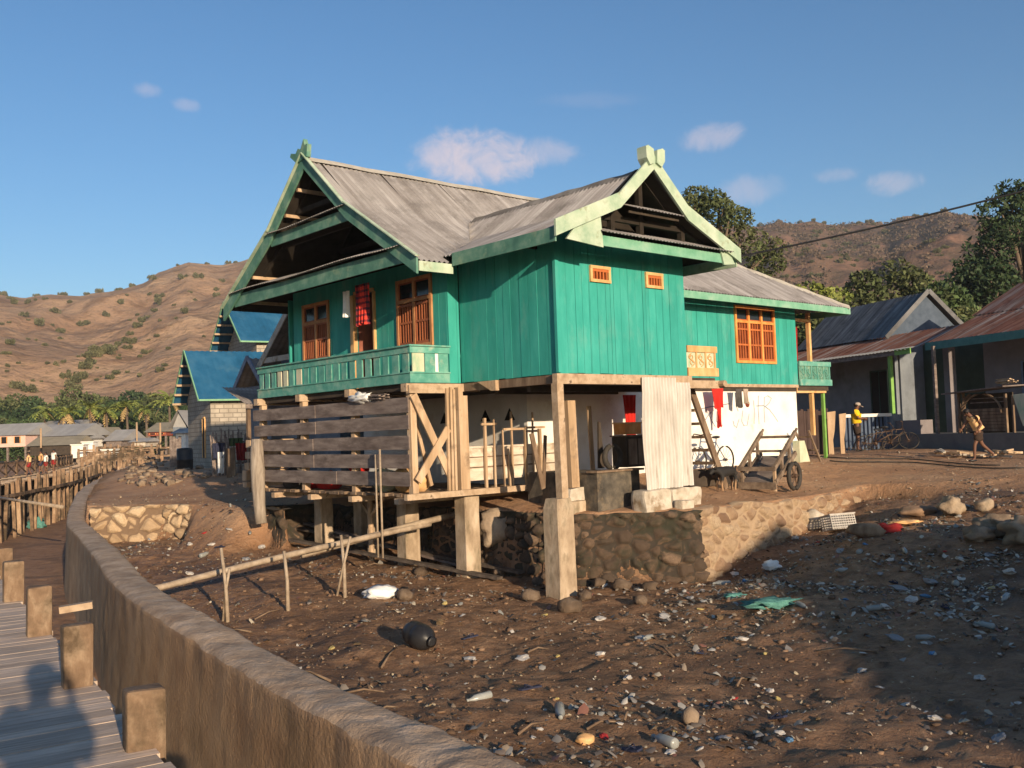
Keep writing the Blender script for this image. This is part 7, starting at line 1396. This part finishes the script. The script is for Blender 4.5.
for j, (px, py, s) in enumerate(SPOT + SPR):
    right = j >= len(SPOT); p, Rr = hill_hit(px, py + 1); k = r.choice([0, 0, 1, 2]) if not right else r.choice([0, 0, 2]); sc0 = s * Rr / F * (.62 if py > 300 else .45)
    if shp[k][1] == 0: o = shp[k][0]; shp[k][1] = 1
    else: o = shp[k][0].copy(); COL.objects.link(o)
    o.location = p - Vector((0, 0, (.1 if py > 300 else .55) * sc0)); o.scale = (sc0 * r.uniform(.85, 1.2), sc0, sc0 * r.uniform(1.2, 1.8)); o.rotation_euler = (0, 0, r.uniform(0, 6))
    tag(o, 'dark scrubby bush on the dry brown hill behind the houses on the right' if right else 'round green bush on the dry grassy hill at left', 'bush', 'bushes on the right-hand hill' if right else 'bushes on the left-hand hill')
# scrub and dead grass that reads as one mass on the right-hand hill
n = 9000; g = np.random.RandomState(9); az = g.uniform(R_(11), R_(33), n); Rq = RI + (RO_ - RI) * g.uniform(.04, 1.0, n) ** .7; keep = fbm(az * 40, Rq * .03, 4) > -.05; az = az[keep]; Rq = Rq[keep]; hz = hill(az, Rq); n = len(az)
cl = np.stack([Rq * np.sin(az), Rq * np.cos(az), hz + .5], 1); V_ = []; 
for q in range(7):
    a = g.normal(size=(n, 3)); a /= np.linalg.norm(a, axis=1)[:, None]; b = g.normal(size=(n, 3)); b -= (b * a).sum(1)[:, None] * a; b /= np.linalg.norm(b, axis=1)[:, None]; s = g.uniform(.3, .8, n)[:, None]; P = cl + g.normal(size=(n, 3)) * np.array([.9, .9, .45]); V_.append(np.stack([P - a * s, P + b * s * .6, P + a * s, P - b * s * .6], 1))
V_ = np.concatenate(V_, 0).reshape(-1, 3); M['scrub'] = mat('dry_scrub', [(.075, .058, .042), (.115, .082, .058), (.155, .105, .076)], .9, .3, (1, 1, 1), 0, island=.4, space='World')
o = np_mesh('hill_scrub', V_, np.arange(len(V_)).reshape(-1, 4), M['scrub'], None, False); tag(o, 'grey brown scrub covering the right-hand hill', 'scrub', kind='stuff')

# ------------------------------------------------------------------ litter, shells and clods on the mud
g = np.random.RandomState(3)
def dens(x, y):
    u = (x - OX) * AX[0] + (y - OY) * AX[1]; d = .10 + .0 * x
    d = d + 1.3 * np.exp(-((x - 7.0) ** 2 / 14 + (y - 17.0) ** 2 / 9)) + .9 * np.exp(-((x - 9.5) ** 2 / 18 + (y - 14.5) ** 2 / 16)) + .9 * np.exp(-((x - 3.6) ** 2 / 3 + (y - 16.8) ** 2 / 4)) + .9 * np.exp(-((x + 8.2) ** 2 / 3.5 + (y - 22.6) ** 2 / 4)) + .55 * np.exp(-((x - 1.2) ** 2 / 3.5 + (y - 9.0) ** 2 / 3)) + .5 * np.exp(-((x + 1.5) ** 2 / 8 + (y - 20.) ** 2 / 3)) + .3 * np.exp(-((x - 0) ** 2 / 12 + (y - 17.) ** 2 / 4))
    return d * np.clip(.22 + 3.8 * (fbm(x * 1.2, y * 1.2, 3) + .07), .04, 2.4)
def scatter(n, xr=(-11.5, 15), yr=(5.6, 26), dn=dens, inside=False):
    X = np.empty(0); Y = np.empty(0)
    while len(X) < n:
        x = g.uniform(*xr, n * 3); y = g.uniform(yr[0] ** .5, yr[1] ** .5, n * 3) ** 2; ok = g.uniform(0, 2.2, n * 3) < dn(x, y); sd = sdpoly(x, y, YARD); ch = sdpoly(x, y, CH)
        ok &= (sd < (-.05 if not inside else 9)) & (ch < -.15) & (np.abs(x) < y * .62 + 1.5); X = np.concatenate([X, x[ok]]); Y = np.concatenate([Y, y[ok]])
    return X[:n], Y[:n]
def chips(name, n, smin, smax, m, lift, flat, label, cat, dn=dens, pw=2.2, inside=False, xr=(-11.5, 15), yr=(5.6, 26)):
    X, Y = scatter(n, xr, yr, dn, inside); Z = ground(X, Y)[0]; S = smin + (smax - smin) * g.uniform(0, 1, n) ** pw; rz = g.uniform(0, 2 * PI, n); K = 6; pts = []
    tilt = g.normal(0, .35, (n, 2)); asp = g.uniform(.35, 1, n)
    for k in range(K):
        a = 2 * PI * k / K; rr = g.uniform(.55, 1.0, n); lx = np.cos(a) * rr * S; ly = np.sin(a) * rr * S * asp; lz = lx * tilt[:, 0] + ly * tilt[:, 1] + g.uniform(-.25, .25, n) * S * (1 - flat)
        pts.append(np.stack([X + lx * np.cos(rz) - ly * np.sin(rz), Y + lx * np.sin(rz) + ly * np.cos(rz), Z + lift * S + lz], 1))
    c = np.stack([X, Y, Z + lift * S + S * g.uniform(.1, .6, n) * (1 - flat)], 1); A = np.stack([c] + pts, 1).reshape(-1, 3); b = np.arange(n)[:, None] * (K + 1)
    f = np.concatenate([b + np.array([0, 1 + k, 1 + (k + 1) % K]) for k in range(K)], 0); o = np_mesh(name, A, f, M[m], None, False); tag(o, label, cat, kind='stuff'); return o
chips('litter', 9500, .010, .075, 'litter', .3, .15, 'scraps of plastic, paper and cloth strewn over the mud', 'litter', pw=2.6)
chips('shell_fragments', 9000, .008, .035, 'shell', .3, .3, 'shell fragments and chips scattered over the mud', 'shells', lambda x, y: dens(x, y) * .6 + .3)
chips('gravel', 3500, .01, .05, 'shell', .35, .1, 'gravel and broken stone on the dirt yard and bank', 'gravel', lambda x, y: .8 * (sdpoly(x, y, YARD) > -2.0) * (((x < -5) & (y > 20)) | (x > 3.5)) , inside=True, xr=(-12, 22), yr=(16, 40))
n = 3000; X, Y = scatter(n, dn=lambda x, y: .25 + 1.8 * np.clip(fbm(x * .9, y * .9, 3) + .12, 0, 1) + .3 * dens(x, y)); Z = ground(X, Y)[0]; v0, f0 = ICO[1]; v0 = np.array(v0); f0 = np.array(f0); S = .012 + .040 * g.uniform(0, 1, n) ** 5; J = g.uniform(.6, 1.25, (n, len(v0), 1)); sc3 = np.stack([S * g.uniform(.8, 1.6, n), S * g.uniform(.8, 1.6, n), S * g.uniform(.4, .9, n)], 1)
P = np.stack([X, Y, Z + S * .12], 1)[:, None, :] + v0[None] * J * sc3[:, None, :]; f = (np.arange(n)[:, None, None] * len(v0) + f0[None]).reshape(-1, 3); o = np_mesh('mud_clods', P.reshape(-1, 3), f, M['clod'], None, True); tag(o, 'small clods and pebbles of brown mud', 'mud clods', kind='stuff')
# larger single pieces of rubbish
r = random.Random(40)
def crumple(m, sx, sy, sz, seed): b_ = MB(); b_.blob((0, 0, sz * .5), (sx, sy, sz), seed, 2, .4, 3.0); return b_.build('litter_piece', M[m], None, False)
M['lit_white'] = cloth('scrap_white', (.50, .47, .43)); M['lit_blue'] = cloth('scrap_blue', (.10, .22, .38)); M['lit_grey'] = cloth('scrap_grey', (.26, .26, .27)); M['lit_red'] = cloth('scrap_red', (.42, .03, .03)); M['lit_yel'] = cloth('scrap_yellow', (.46, .36, .14)); M['husk'] = mat('coconut_husk', [(.10, .065, .035), (.19, .13, .075)], .95, 8, bump=.8)
kinds = [('lit_white', .11, .08, .04, 'crumpled scrap of white plastic'), ('lit_grey', .16, .10, .05, 'crumpled scrap of grey plastic sheet'), ('lit_blue', .10, .07, .04, 'small scrap of blue plastic'), ('lit_red', .10, .06, .03, 'small scrap of red wrapper'), ('lit_yel', .07, .05, .03, 'small yellowish scrap'), ('husk', .09, .08, .07, 'half buried brown coconut husk')]
pl = [crumple(*k[:4], i * 5 + 1) for i, k in enumerate(kinds)]; fl = [0] * 6
PX = [(0, 600, 657), (0, 820, 585), (1, 880, 575), (0, 890, 562), (1, 900, 590), (0, 868, 556), (2, 845, 600), (0, 960, 560), (3, 945, 552), (1, 990, 556), (0, 1010, 575), (4, 992, 590), (1, 985, 598), (2, 925, 598), (0, 912, 601), (1, 930, 585), (0, 1000, 540), (3, 818, 543), (0, 795, 540), (0, 790, 552), (1, 840, 552), (2, 865, 545), (0, 885, 609), (0, 1018, 705), (0, 1000, 655), (1, 980, 640), (2, 932, 655), (0, 980, 680), (1, 896, 640), (0, 862, 672), (0, 640, 591), (0, 665, 618), (4, 700, 610), (3, 735, 700), (4, 778, 700), (0, 757, 688), (0, 770, 692), (0, 765, 705), (0, 780, 735), (1, 722, 740), (0, 700, 770 - 20), (2, 790, 745), (4, 675, 735), (0, 670, 755), (3, 604, 738), (5, 580, 740), (0, 533, 738), (0, 540, 733), (4, 557, 700), (4, 558, 657), (0, 523, 660), (5, 510, 683), (1, 505, 702), (0, 620, 725), (4, 545, 617), (0, 590, 690), (0, 628, 680), (4, 660, 666), (5, 655, 680), (4, 410, 597), (4, 445, 605), (0, 470, 660), (5, 440, 625), (4, 332, 650), (0, 190, 545), (0, 230, 530), (2, 150, 540), (0, 212, 546), (0, 168, 556), (3, 205, 534), (0, 262, 548), (1, 246, 560), (0, 135, 570), (0, 190, 575), (0, 345, 556), (0, 395, 568), (4, 705, 560), (3, 700, 572), (0, 735, 575), (2, 745, 582), (0, 760, 586), (1, 690, 600), (5, 720, 620), (0, 640, 640), (0, 600, 620), (4, 765, 655), (0, 742, 640), (5, 818, 720), (1, 850, 715), (0, 905, 705), (0, 935, 720), (5, 960, 735), (1, 1000, 740), (0, 880, 690)]
for i, (k, px, py) in enumerate(PX):
    q = on_mud(px, py); o = pl[k] if not fl[k] else pl[k].copy()
    if fl[k]: COL.objects.link(o)
    fl[k] = 1; s = r.uniform(.4, 1.0) * (1.0 if q.y > 12 else .65); o.location = q; o.scale = (s, s, s * r.uniform(.6, 1.3)); o.rotation_euler = (r.uniform(-.3, .3), r.uniform(-.3, .3), r.uniform(0, 6)); tag(o, kinds[k][4] + ' lying on the mud', 'litter' if k < 5 else 'husk', kinds[k][4] + 's on the mud')
# discarded bottles and sandals
r = random.Random(91); M['pet'] = mat('clear_dull_plastic', [(.22, .23, .22), (.32, .33, .31)], .25, 6, bump=.1); M['pet_g'] = mat('green_dull_plastic', [(.05, .20, .09), (.08, .28, .13)], .3, 6, bump=.1); bt = None
for i, (px, py) in enumerate([(648, 640), (905, 553), (842, 572), (955, 585), (876, 610), (722, 585), (560, 715), (985, 628), (802, 608), (925, 640), (205, 556), (250, 537), (480, 700), (665, 745), (1005, 600), (860, 553)]):
    q = on_mud(px, py)
    if bt is None:
        b_ = MB(); b_.M = Matrix.Rotation(R_(90), 4, 'Y'); b_.lathe([(0, -.11), (.03, -.11), (.036, -.10), (.034, -.03), (.036, .0), (.034, .05), (.016, .09), (.013, .11), (.016, .112), (.016, .128), (0, .128)], n=12); o = bt = b_.build('plastic_bottle', M['pet'], None, True)
    else: o = bt.copy(); COL.objects.link(o)
    o.location = q + Vector((0, 0, .025)); o.rotation_euler = (r.uniform(0, 3), r.uniform(-.15, .15), r.uniform(0, 6)); s = r.uniform(.9, 1.5); o.scale = (s, s, s); tag(o, 'dull clear plastic bottle lying on its side in the mud', 'bottle', 'plastic bottles on the mud')
sd = None
for i, (px, py) in enumerate([(700, 655), (530, 690), (775, 720), (630, 752), (895, 585), (470, 640), (945, 610), (220, 548)]):
    q = on_mud(px, py)
    if sd is None:
        b_ = MB(); b_.prism([(-.13, -.035), (-.05, -.03), (.05, -.045), (.12, -.04), (.14, 0), (.12, .04), (.05, .045), (-.05, .03), (-.13, .035)], lambda a, c: (a, c, .0), lambda a, c: (a, c, .018)); b_.tube([(.07, 0, .018), (.05, .02, .05), (-.02, .04, .02)], .006, 5); b_.tube([(.07, 0, .018), (.05, -.02, .05), (-.02, -.04, .02)], .006, 5); o = sd = b_.build('sandal', M['navy'], None)
    else: o = sd.copy(); COL.objects.link(o)
    o.location = q + Vector((0, 0, .01)); o.rotation_euler = (r.uniform(-.3, .3), r.uniform(-.3, .3), r.uniform(0, 6)); tag(o, 'lost dark rubber sandal half sunk in the mud', 'sandal', 'lost sandals on the mud')
# twigs on the mud
for i in range(16):
    px, py = r.uniform(180, 900), r.uniform(560, 740); q = on_mud(px, py)
    if sdpoly(np.array([q.x]), np.array([q.y]), CH)[0] > -.3 or q.z > -.6: continue
    a = r.uniform(0, 3.1); L1 = r.uniform(.2, .8); b_ = MB(); p1 = (math.cos(a) * L1, math.sin(a) * L1, .03); z1 = gz(q.x + p1[0], q.y + p1[1]) - q.z; b_.tube([(0, 0, .02), (p1[0] * .5, p1[1] * .5 + .04, z1 * .5 + .05), (p1[0], p1[1], z1 + .02)], [.016, .013, .007], 5); o = b_.build('twig', M['wood_brown'], None, True); o.location = q; tag(o, 'thin brown twig lying on the mud', 'twig', 'twigs on the mud')

# ------------------------------------------------------------------ thin evening air
hz = MB(); hz.box(-1150, 1150, -260, 1180, -9, 150); m = bpy.data.materials.new('haze_air'); m.use_nodes = True; nt = m.node_tree
for n_ in list(nt.nodes): nt.nodes.remove(n_)
ou = nt.nodes.new('ShaderNodeOutputMaterial'); pv = nt.nodes.new('ShaderNodeVolumePrincipled'); pv.inputs['Color'].default_value = (.80, .86, .95, 1); pv.inputs['Density'].default_value = .00022; nt.links.new(pv.outputs[0], ou.inputs['Volume'])
o = hz.build('haze', m); tag(o, 'thin pale evening haze over the shore and the hills', 'haze', kind='stuff')
